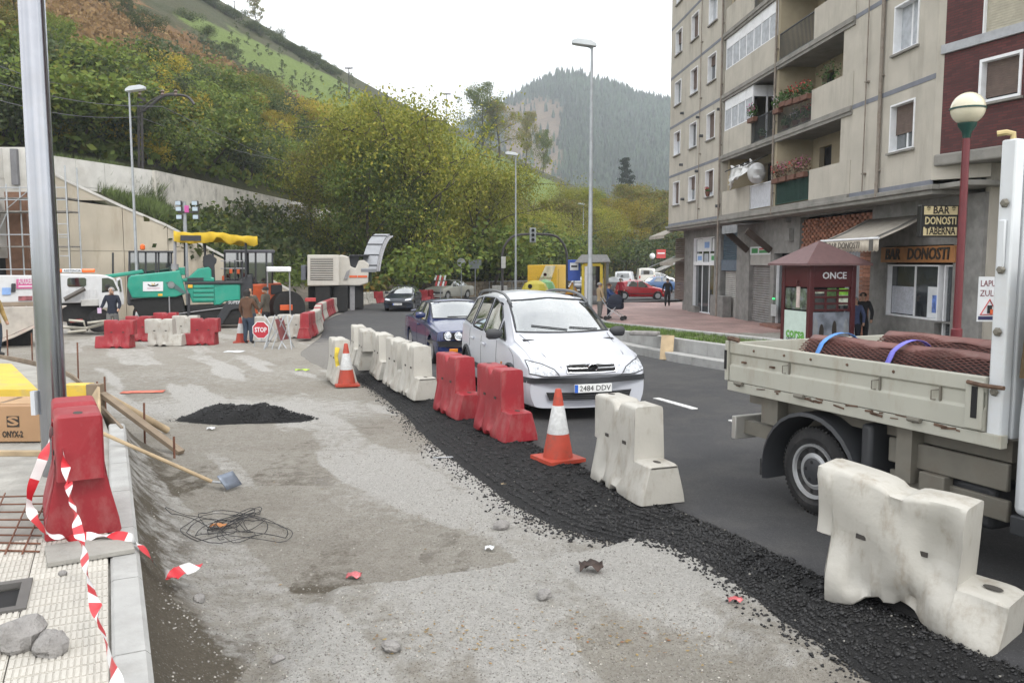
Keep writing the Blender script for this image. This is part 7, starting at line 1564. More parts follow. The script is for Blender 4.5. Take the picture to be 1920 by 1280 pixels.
def barrier(kind, p, u, label, group, tilt=0, parts=True, roll=0):
 o = bpy.data.objects.new('plastic_barrier', BMESH[kind]); COL.objects.link(o); o.location = p; o.rotation_euler = (roll, tilt, math.atan2(u[1], u[0])); o['label'] = label; o['category'] = 'barrier'; o['group'] = group
 if parts:
  for s in (-1, 1):
   for x in (-.21, .13):
    y = s * .1385
    if kind == 'd': y = DB.ray_cast(Vector((x, s, .455)), Vector((0, -s, 0)))[0].y + s * .003
    c = bpy.data.objects.new('slot', slm); COL.objects.link(c); c.parent = o; c.location = (x, y, .455)
  for x, z in ((-.40, .8), (.475, .345)) + (((-.03, .725),) if kind == 'd' else ()):
   c = bpy.data.objects.new('filler_hole', hlm); COL.objects.link(c); c.parent = o; c.location = (x, 0, z + (.0 if kind != 'd' else .0)); c.scale = (1.0, .55, 1)
 return o
def bar2(kind, L, C, label, group, dz=0., near_step=True, z=None, **k):
 a, b = gp(*L, dz), gp(*C, dz); u = (b - a).xy.normalized(); n = Vector((-u.y, u.x)); c = b.xy - u * .6 + n * .22
 if not near_step: u = -u
 return barrier(kind, (c.x, c.y, (P(c.y) + dz) if z is None else z), u, label, group, **k)
NB = 'plastic barriers along the edge of the asphalt'
bd_ = barrier('d', (2.31, 4.76, -.035), (.66, -.75), 'large dented white plastic barrier leaning at the front right', NB, parts=True, roll=.05, tilt=.06)
bar2('w', (1116, 903), (1201, 952), 'clean white plastic barrier standing between the nearest cone and the lorry', NB)
bar2('r', (888, 803), (945, 831), 'red plastic barrier with a scraped top, nearest of the red pair beside the white car', NB); bar2('r', (814, 768), (857, 788), 'red plastic barrier further of the red pair beside the white car', NB)
bar2('w', (748, 736), (776, 751), 'white plastic barrier next to the red pair', NB); bar2('w', (726, 724), (744, 733), 'white plastic barrier twisted aside so that its peak shows, in the white row', NB, tilt=.02)
bar2('w', (690, 699), (708, 712), 'white plastic barrier in the middle of the white row', NB); bar2('w', (662, 683), (674, 696), 'white plastic barrier turned with its overhang to the camera, second of the row', NB, near_step=False); bar2('w', (646, 668), (659, 684), 'white plastic barrier at the far end of the white row', NB)
bar2('w', (606, 706), (626, 721), 'lone white plastic barrier with yellow tape beside the cone, left of the row', NB, dz=-.1)
# the group in front of the machines
LG = 'plastic barriers in front of the parked machines'
def front_bar(kind, x0, x1, yb, label, step_left, dz=-.14):
 a, b = gp(x0, yb, dz), gp(x1, yb, dz); c = a.lerp(b, .5); u = (-1, .0) if step_left else (1, .0); barrier(kind, (c.x, c.y + .22, P(c.y) + dz), u, label, LG)
front_bar('r', 182, 250, 653, 'red plastic barrier at the left end of the group by the tow truck', True); front_bar('r', 228, 280, 640, 'red plastic barrier half hidden behind the left red one', True)
front_bar('w', 266, 337, 649, 'white plastic barrier right of the left red one', False); front_bar('w', 316, 385, 638, 'white plastic barrier tucked behind between white and red', False); front_bar('r', 343, 411, 647, 'red plastic barrier left of the people with papers', True); front_bar('r', 285, 340, 628, 'red plastic barrier showing only its top behind the white ones', False)
front_bar('w', 462, 531, 641, 'white plastic barrier behind the stop sign', True); front_bar('w', 520, 575, 634, 'white plastic barrier behind the folding stands', False)
# the long curve
CG = 'red and white barriers lining the outside of the bend'
path = spline([(-6.75, 27.0, 0), (-7.2, 30.5, 0), (-8.2, 35, 0), (-9.2, 40, 0), (-10.0, 46, 0), (-10.3, 52, 0), (-9.6, 56.0, 0), (-7.6, 58.8, 0), (-5.4, 61.0, 0)], 400); cum = 0; nxt = .2; seq = 'rrwwwrrwwwrrwwwrrrrwwrwwwwrwwrwww'; k = 0
for a, b in zip(path, path[1:]):
 cum += (b - a).length
 if cum >= nxt and k < 40:
  u = (b - a).xy.normalized(); c = seq[k % len(seq)]; barrier(c, (b.x, b.y, P(b.y) - .05), (-u.x, -u.y) if k == 0 else u, ('red' if c == 'r' else 'white') + ' plastic barrier in the curved row along the bend', CG + (', red' if c == 'r' else ', white')); k += 1; nxt += 1.04
for i in range(8):
 t = i / 7; barrier('r', (lerp(-4.6, -2.3, t), lerp(70.5, 77.5, t), P(72)), (.31, .95), 'small red barrier in the straight far row right of the silver saloon', 'far row of red barriers', tilt=.06)
barrier('w', (-2.1, 78.6, P(72)), (.31, .95), 'single white barrier ending the far red row', 'far row of red barriers')
for i, (x, y, c) in enumerate(((-7.6, 66.5, 'w'), (-6.6, 67, 'r'))): barrier(c, (x, y, P(66)), (.9, .3), ['white barrier left of the silver saloon', 'red barrier just left of the silver saloon'][i], 'barriers left of the silver saloon')
# cones
cone_o = mat('cone_orange', (.40, .05, .025), .6, var=.15, scale=5, dirt=(.10, .06, .045), dscale=7, damt=.8, rnd=.1); cone_w = mat('cone_sleeve', (.52, .53, .53), .35, var=.12, scale=30, dirt=(.3, .27, .25), dscale=4)
cm = MB(); cm.box((0, 0, .02), (.44, .44, .04)); cm.lathe([(.165, .04), (.155, .1), (.118, .30)], 20); cbase = cm.mesh('traffic_cone', cone_o)
cs = MB().lathe([(.1195, .30), (.12, .305), (.066, .60), (.064, .605)], 20).mesh('sleeve', cone_w); ct = MB().lathe([(.063, .60), (.05, .68), (.036, .765), (.03, .785), (.012, .79)], 20).mesh('tip', cone_o)
csm = MB().lathe([(.119, .30), (.064, .605)], 20).mesh('middle', cone_o)
def cone(p, sc, label, rz=0, banded=True, tilt=0):
 o = bpy.data.objects.new('traffic_cone', cbase); COL.objects.link(o); o.location = p; o.scale = (sc,) * 3; o.rotation_euler = (tilt, 0, rz); o['label'] = label; o['category'] = 'cone'; o['group'] = 'traffic cones'
 for n, me in (('sleeve', cs if banded else csm), ('tip', ct)): c = bpy.data.objects.new(n, me); COL.objects.link(c); c.parent = o
def cpx(px, py, sc, label, dz=-.14, **k): p = gp(px, py, dz); cone(p, sc, label, **k)
cpx(1046, 862, .95, 'nearest orange cone with a dirty base and silver sleeve', dz=0, rz=.5); cpx(650, 722, .98, 'orange cone with a silver sleeve beside the lone white barrier', rz=.3, dz=-.12); cpx(452, 642, 1.0, 'dirty dark orange cone left of the stop sign', rz=.2); cpx(561, 622, .62, 'small plain orange cone right of the folding stands', banded=False)
cone(gp(259, 612, -.14), 1.05, 'cone with a white sleeve behind the left barriers'); cone(Vector((-8.4, 65, P(65))), 1.15, 'tall plain orange cone between the navy hatchback and the silver saloon', banded=False); cone(Vector((-7.5, 66, P(65))), .7, 'small orange cone at the silver saloon', banded=False)
# street lamps
lamp_g = mat('lamp_steel', (.33, .35, .37), .45, metal=.4, var=.12, dirt=(.2, .2, .2), dscale=.7, damt=.4); lamp_w = mat('lamp_head', (.45, .48, .5), .4, var=.08)
def lamp(px, top, Y, label, hd=-1, r=.085, base=None):
 p = at(px, top, Y); z0 = P(Y) - .3 if base is None else base; o = thing('street_lamp', label, 'street lamp', (p.x, Y, z0), group='tall street lamps'); H_ = p.z - z0
 MB().tube([(0, 0, 0), (0, 0, H_ * .25), (0, 0, H_ * .26), (0, 0, H_)], [r, r * .95, r * .8, r * .45], 10).obj('pole', lamp_g, o); MB().bb(-.2, .2, -.2, .2, 0, .35).obj('base', lamp_g, o, bevel=.02)
 MB().tube([(0, 0, H_ - .05), (hd * .15, 0, H_ + .05), (hd * .3, 0, H_ + .08)], .05, 8).obj('arm', lamp_g, o)
 MB().grid([[(hd * x, w, H_ + z), (hd * x, w * .8, H_ + z + h), (hd * x, -w * .8, H_ + z + h), (hd * x, -w, H_ + z)] for x, w, z, h in ((-.15, .08, .0, .1), (.05, .17, .0, .2), (.5, .17, .06, .2), (.68, .12, .09, .12))], cv=True, cap0=True, cap1=True).obj('head', lamp_w, o, bevel=.02); return o
lamp(242, 172, 35.5, 'tall grey street lamp in front of the beige wall, behind the paver', 1, .08); lamp(967, 292, 55, 'grey street lamp standing beyond the white car, left of the tall one', -1, .085); lamp(1110, 88, 29, 'tallest street lamp, rising over the white car to the open sky', -1, .10, base=-.6); lamp(1094, 384, 103, 'distant street lamp left of the pine', -1, .1); lamp(1179, 409, 128, 'furthest street lamp above the white vans', -1, .1)
sp = at(93, 640, 6.9); steel = mat('polished_steel', (.36, .37, .40), .2, metal=1, var=.1, scale=2, dirt=(.35, .33, .3), dscale=1.5, damt=.4)
po = thing('steel_pole', 'thick shiny steel pole rising out of the new pavement at the left', 'pole', (sp.x, 6.9, .2)); MB().tube([(0, 0, 0), (0, 0, 1.0), (0, 0, 6.5), (-.0, 0, 9)], [.106, .106, .092, .085], 28).obj('tube', steel, po, smooth=60); MB().bb(-.13, -.095, -.10, -.04, .58, .78).obj('tape_patch', mat('clear_tape', (.5, .52, .55), .25), po, smooth=0)
# globe lamp
gp_ = thing('globe_lamp', 'dark red lamp post with a round cream globe, in front of the bar', 'street lamp', (at(1815, 204, 13.2).x, 13.2, pz(0, 13.2) - .3)); gz_ = at(1815, 204, 13.2).z - gp_.location.z
redp = mat('post_red', (.12, .015, .02), .4, var=.1); greenp = mat('post_green', (.01, .05, .04), .4); MB().tube([(0, 0, 0), (0, 0, .9), (0, 0, .92), (0, 0, gz_ - .45)], [.085, .085, .062, .055], 12).obj('post', redp, gp_); MB().lathe([(.05, gz_ - .48), (.07, gz_ - .36), (.13, gz_ - .27), (.14, gz_ - .22), (.10, gz_ - .21)], 16).obj('collar', greenp, gp_)
MB().sphere((0, 0, gz_), .25, 24, 14).obj('globe', mat('globe_cream', (.62, .58, .44), .25, var=.05, coat=.5), gp_); MB().lathe([(.251, gz_ - .015), (.262, gz_ - .012), (.262, gz_ + .012), (.251, gz_ + .015)], 28).obj('ring', greenp, gp_)
# signal arch, signs, shelter, bins, yellow box lorry
sa = thing('signal_arch', 'dark arch of signal masts over the road with a traffic light in the middle', 'traffic light', at(942, 535, 58)); q = lambda px, py, y=58: at(px, py, y) - sa.location
MB().tube([q(942, 550)] + spline([q(942, 500), q(943, 470), q(955, 449), q(975, 440), q(1030, 440), q(1050, 449), q(1062, 472), q(1063, 510)], 26) + [q(1063, 560)], .085, 8).obj('mast', mast_m, sa)
hd = MB().bb(-.22, .22, -.2, .2, -.5, .5).obj('signal_head', mat('signal_grey', (.3, .32, .33), .6), sa, bevel=.03); hd.location = q(999, 441)
for i in range(3): c = MB().lathe([(.1, 0), (.11, -.12), (.001, -.02)], 12, (0, -.2, -.32 + .32 * i), 'y').obj('lens', dark_m, hd)
MB().bb(-.15, .15, -.15, .15, -.4, .4).obj('side_signal', mat('signal_pale', (.4, .4, .38), .6), sa, bevel=.02).location = q(944, 492, 57.7)
def signpost(px, bot, top, Y, label, plate, name='road_sign', cat='sign', **k):
 b, t = at(px, bot, Y), at(px, top, Y); o = thing(name, label, cat, b); MB().cyl((0, 0, -1), (0, 0, t.z - b.z), .04, 6).obj('post', lamp_g, o); plate(o, t.z - b.z); return o
signpost(865, 540, 492, 62, 'round grey sign seen from behind, at the foot of the trees', lambda o, h: MB().lathe([(.32, -.03), (.32, 0)], 18, (0, -.05, h), 'y').obj('plate', lamp_g, o)); signpost(891, 540, 487, 66, 'grey rectangular sign back under the dark trees', lambda o, h: MB().bb(-.5, .5, -.08, -.05, h - .7, h).obj('plate', mat('sign_back', (.14, .16, .17), .6), o, smooth=0))
def bus_plate(o, h):
 b = MB().bb(-.42, .42, -.08, -.04, h - 1.4, h).obj('plate', mat('bus_blue', (.03, .09, .42), .4), o, smooth=0, bevel=.02); MB().bb(-.28, .28, -.095, -.081, h - .7, h - .2).obj('pictogram_field', signw, b, smooth=0); MB().bb(-.2, .2, -.105, -.096, h - .5, h - .38).obj('bus_pictogram', dark_m, b, smooth=0)
signpost(1076, 556, 487, 56, 'blue bus stop sign left of the shelter', bus_plate)
signpost(826, 560, 514, 60, 'red and white striped panel leaning beside the silver saloon', lambda o, h: [MB().box((-.34 + .17 * i + .05 * j, -.1, h - .25 - .42 * j), (.12, .04, .36), ry=.25).obj('stripe', signr if (i + j) % 2 else signw, o, smooth=0) for i in range(5) for j in range(2)])
sh = thing('bus_shelter', 'grey bus shelter with yellow edging and a ribbed roof', 'bus shelter', at(1118, 560, 54)); s_ = lambda px, py, y=54: at(px, py, y) - sh.location
A, B = s_(1093, 556), s_(1127, 556); yl = mat('shelter_yellow', (.55, .42, .03), .5); H_ = 2.6
for x in (A.x, B.x): MB().bb(x - .09, x + .09, -.05, .1, -.4, H_ - .4).obj('post', yl, sh, bevel=.02)
MB().bb(A.x, B.x, -.05, .1, H_ - .5, H_ - .3).obj('header', yl, sh, bevel=.04); MB().bb(A.x + .1, A.x + .62, 0, .04, 0, H_ - .5).obj('poster', signw, sh, smooth=0); MB().bb(A.x + .62, B.x - .1, 0, .04, .2, H_ - .5).obj('glass', darkglass, sh, smooth=0)
MB().grid([[(A.x - .55 + yy * .1, yy, H_ - .25), (A.x - .1 + yy * .1, yy, H_ + .25), (B.x + .35 + yy * .1, yy, H_ + .25), (B.x + .6 + yy * .1, yy, H_ - .2)] for yy in (-.2, 4.5)], cap0=True, cap1=True).obj('roof', mat('shelter_grey', (.36, .37, .37), .5, metal=.3), sh, smooth=0).modifiers.new('solid', 'SOLIDIFY').thickness = .08
for i in range(5): MB().bb(B.x + .3 + .1 * i, B.x + .5 + .1 * i, i * 1.0 + .1, i * 1.0 + .9, -.3, H_ - .2).obj('side_panel', mat('shelter_side', (.13, .14, .13), .3, metal=.3), sh, bevel=.03)
bx = thing('yellow_lorry', 'yellow box lorry with a beer advertisement on its side', 'lorry', (at(1018, 550, 62).x, 62, P(62))); v = lambda px, py, y=62: at(px, py, y) - bx.location
a, b = v(989, 545), v(1044, 497); bo = MB().add([(a.x, 0, a.z), (b.x, 0, a.z), (b.x, 0, b.z), (a.x, 0, b.z), (a.x + 1.1, 5, a.z), (b.x + 1.1, 5, a.z), (b.x + 1.1, 5, b.z), (a.x + 1.1, 5, b.z)], [(0, 1, 2, 3), (5, 4, 7, 6), (1, 5, 6, 2), (4, 0, 3, 7), (3, 2, 6, 7), (0, 4, 5, 1)]).obj('box_body', mat('ad_yellow', (.62, .37, .015), .45, var=.08), bx, smooth=0, bevel=.03)
w_ = b.x - a.x; MB().prism([(a.x + w_ * .28, a.z + .25), (a.x + w_ * .62, b.z - .03), (a.x + w_ * .96, b.z - .03), (a.x + w_ * .72, a.z + .25)], -.025, -.012).obj('ad_bottle', mat('ad_pale', (.6, .55, .4), .5, var=.3, scale=2), bo, smooth=0); MB().lathe([(.13, -.035), (.001, -.035)], 12, (a.x + w_ * .6, 0, a.z + (b.z - a.z) * .63), 'y').obj('ad_seal', signr, bo)
text_mesh('Schöfferhofer', .3, mat('ad_olive', (.2, .2, .03), .5), 'lettering', bo, (a.x + w_ * .6, -.04, a.z + (b.z - a.z) * .5), ext=.004, width=w_ * .55); MB().bb(b.x + .05, b.x + .2, .8, 4.5, a.z, b.z - .3).obj('side_picture', mat('ad_side', (.25, .17, .05), .6, var=.5, scale=2), bx, smooth=0)
for x in (a.x + .5, b.x - .4): MB().cyl((x, -.02, .35), (x, 1.8, .35), .4, 14).obj('wheel', rubber, bx)
ig = thing('recycling_bin', 'rounded yellow recycling container with a dark round opening', 'recycling bin', (at(1003, 548, 57).x, 57, P(57))); MB().lathe([(.55, .0), (.72, .12), (.78, .9), (.6, 1.35), (.3, 1.55), (.001, 1.58)], 10).obj('body', mat('igloo_yellow', (.5, .42, .04), .5, var=.08), ig, smooth=0, bevel=.03).scale = (1.2, 1, .95); MB().lathe([(.15, -.9), (.15, -.5), (.001, -.86)], 14, (-.35, .2, 1.12), 'y').obj('opening', dark_m, ig)
ib = thing('green_bin', 'green recycling container behind the yellow one', 'recycling bin', (at(1022, 548, 59).x, 59, P(59))); MB().lathe([(.5, .0), (.7, .12), (.75, .9), (.55, 1.35), (.001, 1.55)], 10).obj('body', mat('igloo_green', (.16, .36, .14), .5), ib, smooth=0, bevel=.03)
of = thing('orange_net_fence', 'red net fence on stakes beyond the silver saloon', 'fence', (-3.6, 82, P(80))); MB().grid([[(x * .55, .1 * math.sin(x), .15 + z + .05 * math.sin(x * 2.2)) for z in (0, .5, 1.0)] for x in range(-3, 5)]).obj('net', mat('net_red', (.4, .06, .03), .7, var=.3, scale=6), of)
for x in (-1.65, .0, 2.2): MB().cyl((x, 0, -.2), (x, 0, 1.3), .03, 6).obj('stake', mast_m, of)
cb = MB().bb(-.6, .6, -.3, .3, 0, .9).obj('concrete_block', conc, None, label='pale concrete block beside the signal mast', cat='block', bevel=.03); cb.location = at(937, 548, 66); cb.location.z = P(66)
rf = thing('road_railing', 'thin grey railing by the roadside beyond the signal arch', 'railing', (0, 70, P(70)))
for i in range(9): MB().cyl((-1.9 + i * .95, i * .5, 0), (-1.9 + i * .95, i * .5, 1.15), .03, 5).obj('post', lamp_g, rf)
for z in (.5, 1.12): MB().cyl((-1.9, 0, z), (5.7, 4, z), .03, 5).obj('rail', lamp_g, rf)
tri = thing('warning_triangle', 'orange triangular road work sign standing by the shelter', 'sign', at(1073, 552, 57)); MB().prism([(-.5, 0), (.5, 0), (0, .85)], -.02, .02).obj('plate', mat('triangle_orange', (.5, .2, .02), .5), tri, smooth=0); MB().prism([(-.34, .1), (.34, .1), (0, .66)], -.03, -.021).obj('face', mat('triangle_face', (.6, .42, .05), .5), tri, smooth=0)
st_ = thing('stair_ramp', 'sloping concrete stair beam at the corner beyond the red car', 'stairs', at(1200, 520, 90)); MB().beam((0, 0, 0), (5.2, 0, 2.2), .4, .3).obj('beam', conc, st_, smooth=0); MB().beam((0, -.3, .7), (5.2, -.3, 2.9), .05, .05).obj('handrail', lamp_g, st_, smooth=0)
gl = thing('round_lamp', 'small round white street globe above the vans', 'street lamp', at(1223, 480, 100)); MB().sphere((0, 0, 0), .35, 12, 8).obj('globe', signw, gl); MB().cyl((0, 0, -3.5), (0, 0, -.3), .05, 6).obj('post', mast_m, gl)
rs = thing('red_shop_sign', 'red and white sign at the corner beyond the parked cars', 'sign', at(1241, 475, 95)); rs.scale = (.55, .55, .55); MB().bb(-1.1, .8, 0, .2, -1, .8).obj('board', signr, rs, smooth=0); MB().bb(-.9, .6, -.03, -.001, -.1, .15).obj('sign_line', signw, rs, smooth=0); MB().bb(-.05, .05, .05, .15, -4, -1).obj('post', mast_m, rs)
# stop sign on its stand, folded stands, floodlights
so_ = thing('stop_sign', 'octagonal red stop sign on a low tube stand', 'sign', gp(490, 650, -.14), -.12); so_.scale = (.8,) * 3; hz0 = .62
oc = lambda r: [(r * math.cos(PI / 8 + k * PI / 4), hz0 + r * math.sin(PI / 8 + k * PI / 4)) for k in range(8)]
MB().prism(oc(.34), -.01, .012).obj('rim', signw, so_, smooth=0); MB().prism(oc(.31), -.016, -.0105).obj('plate', mat('stop_red', (.42, .025, .04), .4, var=.06), so_, smooth=0)
text_mesh('STOP', .24, signw, 'lettering', so_, (0, -.02, hz0), width=.46, ext=.003, bold=.006); MB().tube([(-.26, -.05, 0), (-.22, -.02, .22), (.22, -.02, .22), (.26, -.05, 0)], .02, 6).obj('stand', galv, so_); MB().tube([(0, .03, .22), (0, .03, .5)], .018, 6).obj('stem', galv, so_)
for i, (px, lab) in enumerate(((517, 'grey tube folding stand just right of the stop sign'), (537, 'folding sign stand with a dark red board seen edge on'))):
 o = thing('folding_stand', lab, 'stand', gp(px, 653, -.14), .2 + 1.2 * i, 'folding sign stands')
 for s in (-1, 1): MB().tube([(-.3 * s, .1 * s, 0), (.3 * s, -.1 * s, .95)], .016, 6).obj('leg', galv, o); MB().tube([(-.3, .3 * s, 0), (0, .05 * s, .95)], .016, 6).obj('leg', galv, o)
 if i: MB().box((0, .12, .55), (.5, .02, .62), rx=-.25).obj('board', mat('board_red', (.2, .05, .05), .6), o, smooth=0)
fl = thing('floodlight_stand', 'grey mast with six site floodlights and a pink sign', 'floodlights', (at(352, 560, 39.5).x, 39.5, P(39) - .15)); f_ = lambda px, py: at(px, py, 39.4) - fl.location
MB().cyl((0, 0, 0), (0, 0, f_(352, 378).z), .09, 8).obj('mast', lamp_g, fl); MB().beam(f_(334, 398), f_(372, 398), .1, .08).obj('crossbar', mast_m, fl, smooth=0)
for px, py in ((335, 381), (366, 381), (336, 392), (367, 392), (337, 407), (368, 407)): c = f_(px, py); fh = MB().box((c.x, c.y, c.z), (.28, .18, .22)).obj('floodlight', mast_m, fl, bevel=.02); MB().box((c.x, c.y - .1, c.z), (.24, .02, .18)).obj('lens', mat('flood_lens', (.4, .48, .55), .2), fh, smooth=0)
c = f_(351, 392); MB().box((c.x, c.y - .06, c.z), (.2, .03, .32)).obj('pink_sign', mat('sign_pink2', (.5, .08, .3), .6), fl, smooth=0)
# kiosk
ky_ = 25.0; kc = at(1533, 560, ky_); kk = thing('ticket_kiosk', 'dark red kiosk with a pyramid roof and ONCE lettering, behind the lorry bed', 'kiosk', (kc.x, ky_, pv(0, 25)), math.radians(33) - math.atan2(kc.x, ky_) * 1.0)
km = mat('kiosk_red', (.075, .012, .014), .4, var=.1); a = .69; zt = at(1533, 490, ky_).z - kk.location.z; za = at(1533, 457, ky_).z - kk.location.z + .1
for x in (-a, a):
 for y in (-a, a): MB().bb(x - .07, x + .07, y - .07, y + .07, 0, zt).obj('corner_post', km, kk, bevel=.01)
for (x0, x1, y0, y1) in ((-a, a, -a - .04, -a + .04), (-a, a, a - .04, a + .04), (-a - .04, -a + .04, -a, a), (a - .04, a + .04, -a, a)): MB().bb(x0, x1, y0, y1, zt - .75, zt - .1).obj('fascia', km, kk, smooth=0); MB().bb(x0, x1, y0, y1, 0, .2).obj('plinth', km, kk, smooth=0)
e = a + .38; MB().add([(-e, -e, zt - .06), (e, -e, zt - .06), (e, e, zt - .06), (-e, e, zt - .06), (0, 0, za), (-e, -e, zt - .12), (e, -e, zt - .12), (e, e, zt - .12), (-e, e, zt - .12)], [(0, 1, 4), (1, 2, 4), (2, 3, 4), (3, 0, 4), (0, 5, 6, 1), (1, 6, 7, 2), (2, 7, 8, 3), (3, 8, 5, 0), (8, 7, 6, 5)]).obj('roof', mat('kiosk_roof', (.16, .09, .09), .6, var=.1), kk, smooth=0); MB().bb(-a + .05, a - .05, -a + .3, a - .1, .2, zt - .2).obj('interior', dark_m, kk, smooth=0)
text_mesh('ONCE', .27, signw, 'lettering', kk, (.05, -a - .05, zt - .42), width=.78, ext=.006, bold=.004)
zw0, zw1 = 1.25, zt - .85
MB().bb(-a + .1, a - .1, -a + .0, -a + .015, zw0, zw1).obj('glass', darkglass, kk, smooth=0)
for i in range(4): x = lerp(-a + .1, a - .1, i / 3); MB().bb(x - .03, x + .03, -a - .03, -a + .03, zw0 - .05, zw1).obj('glazing_bar', km, kk, smooth=0)
for i in range(4): z = lerp(zw0, zw1, i / 3); MB().bb(-a, a, -a - .028, -a + .028, z - .03, z + .03).obj('glazing_bar', km, kk, smooth=0)
for i, (f, g, m) in enumerate(((2.5, 2.55, 'poster_green'), (1.5, 2.6, 'poster_leaf'), (2.5, 1.5, 'poster_pale'), (.5, 2.85, 'poster_pale'))): x = lerp(-a + .1, a - .1, f / 3); z = lerp(zw0, zw1, g / 3); MB().box((x, -a - .006, z), (.3, .008, .3 if i < 3 else .1)).obj('poster', mat(m, {'poster_green': (.2, .45, .05), 'poster_leaf': (.08, .16, .05), 'poster_pale': (.5, .55, .45)}[m], .4, var=.4, scale=9), kk, smooth=0)
MB().bb(-a + .08, a - .08, -a - .02, -a - .002, .25, zw0 - .06).obj('photo_panel', mat('photo_panel', (.2, .22, .26), .4, var=.5, scale=3), kk, smooth=0)
for x_, h_, c_ in ((-.5, .8, lamp_g), (-.3, .6, tdark), (.12, .7, tdark), (.5, .75, lamp_g)): MB().sphere((x_, -a - .022, .3 + h_ * .5), (.08, .006, h_ * .42), 8, 6).obj('figure_print', c_, kk)
MB().bb(-a - .02, -a - .002, -a + .08, a - .08, 1.25, zt - .8).obj('photo_panel', mat('park_photo', (.09, .12, .08), .3, var=1.0, scale=5, dirt=(.35, .36, .45), dscale=4, damt=.8), kk, smooth=0); lp_ = MB().bb(-a - .03, -a - .004, -a + .06, a - .06, .2, 1.2).obj('lower_panel', mat('panel_mint', (.55, .66, .6), .4, var=.05), kk, smooth=0)
text_mesh('corsa', .42, mat('letter_green', (.12, .36, .05), .5), 'lettering', lp_, (-a - .034, 0, .52), rot=(PI / 2, 0, -PI / 2), width=1.0, ext=.003, bold=.012); text_mesh('cerca de ti', .17, dark_m, 'lettering', lp_, (-a - .037, 0, .36), rot=(PI / 2, 0, -PI / 2), width=.9, ext=.002); MB().bb(-a - .04, -a - .025, -.2, -.02, 1.3, 2.1).obj('figure_print', mat('figure_pale', (.55, .45, .42), .5, var=.2, scale=6), kk, smooth=0)
# poster on the wall at the right edge
ps = thing('wall_poster', 'white poster with a red triangle on the stone wall behind the lorry post', 'poster', at(1852, 560, 18.9)); MB().bb(-.22, .3, 0, .02, -.52, .5).obj('sheet', signw, ps, smooth=0)
for s_, z, m in (('LAPUR', .34, 'maroon'), ('ZULO', .12, 'maroon')): text_mesh(s_, .2, mat('letter_maroon', (.16, .02, .03), .6), 'lettering', ps, (.04, -.006, z), width=.44, ext=.002)
MB().tube([(-.15, -.008, -.36), (.24, -.008, -.36), (.045, -.008, -.02)], .022, 5, closed=True).obj('triangle', signr, ps); MB().bb(.0, .1, -.02, -.004, -.33, -.15).obj('figure', dark_m, ps, smooth=0); MB().bb(.06, .16, -.024, -.006, -.35, -.24).obj('figure_box', orange_p, ps, smooth=0); MB().bb(-.2, .28, -.012, -.002, -.48, -.4).obj('bottom_line', mat('dark_blue_print', (.02, .02, .08), .6), ps, smooth=0)
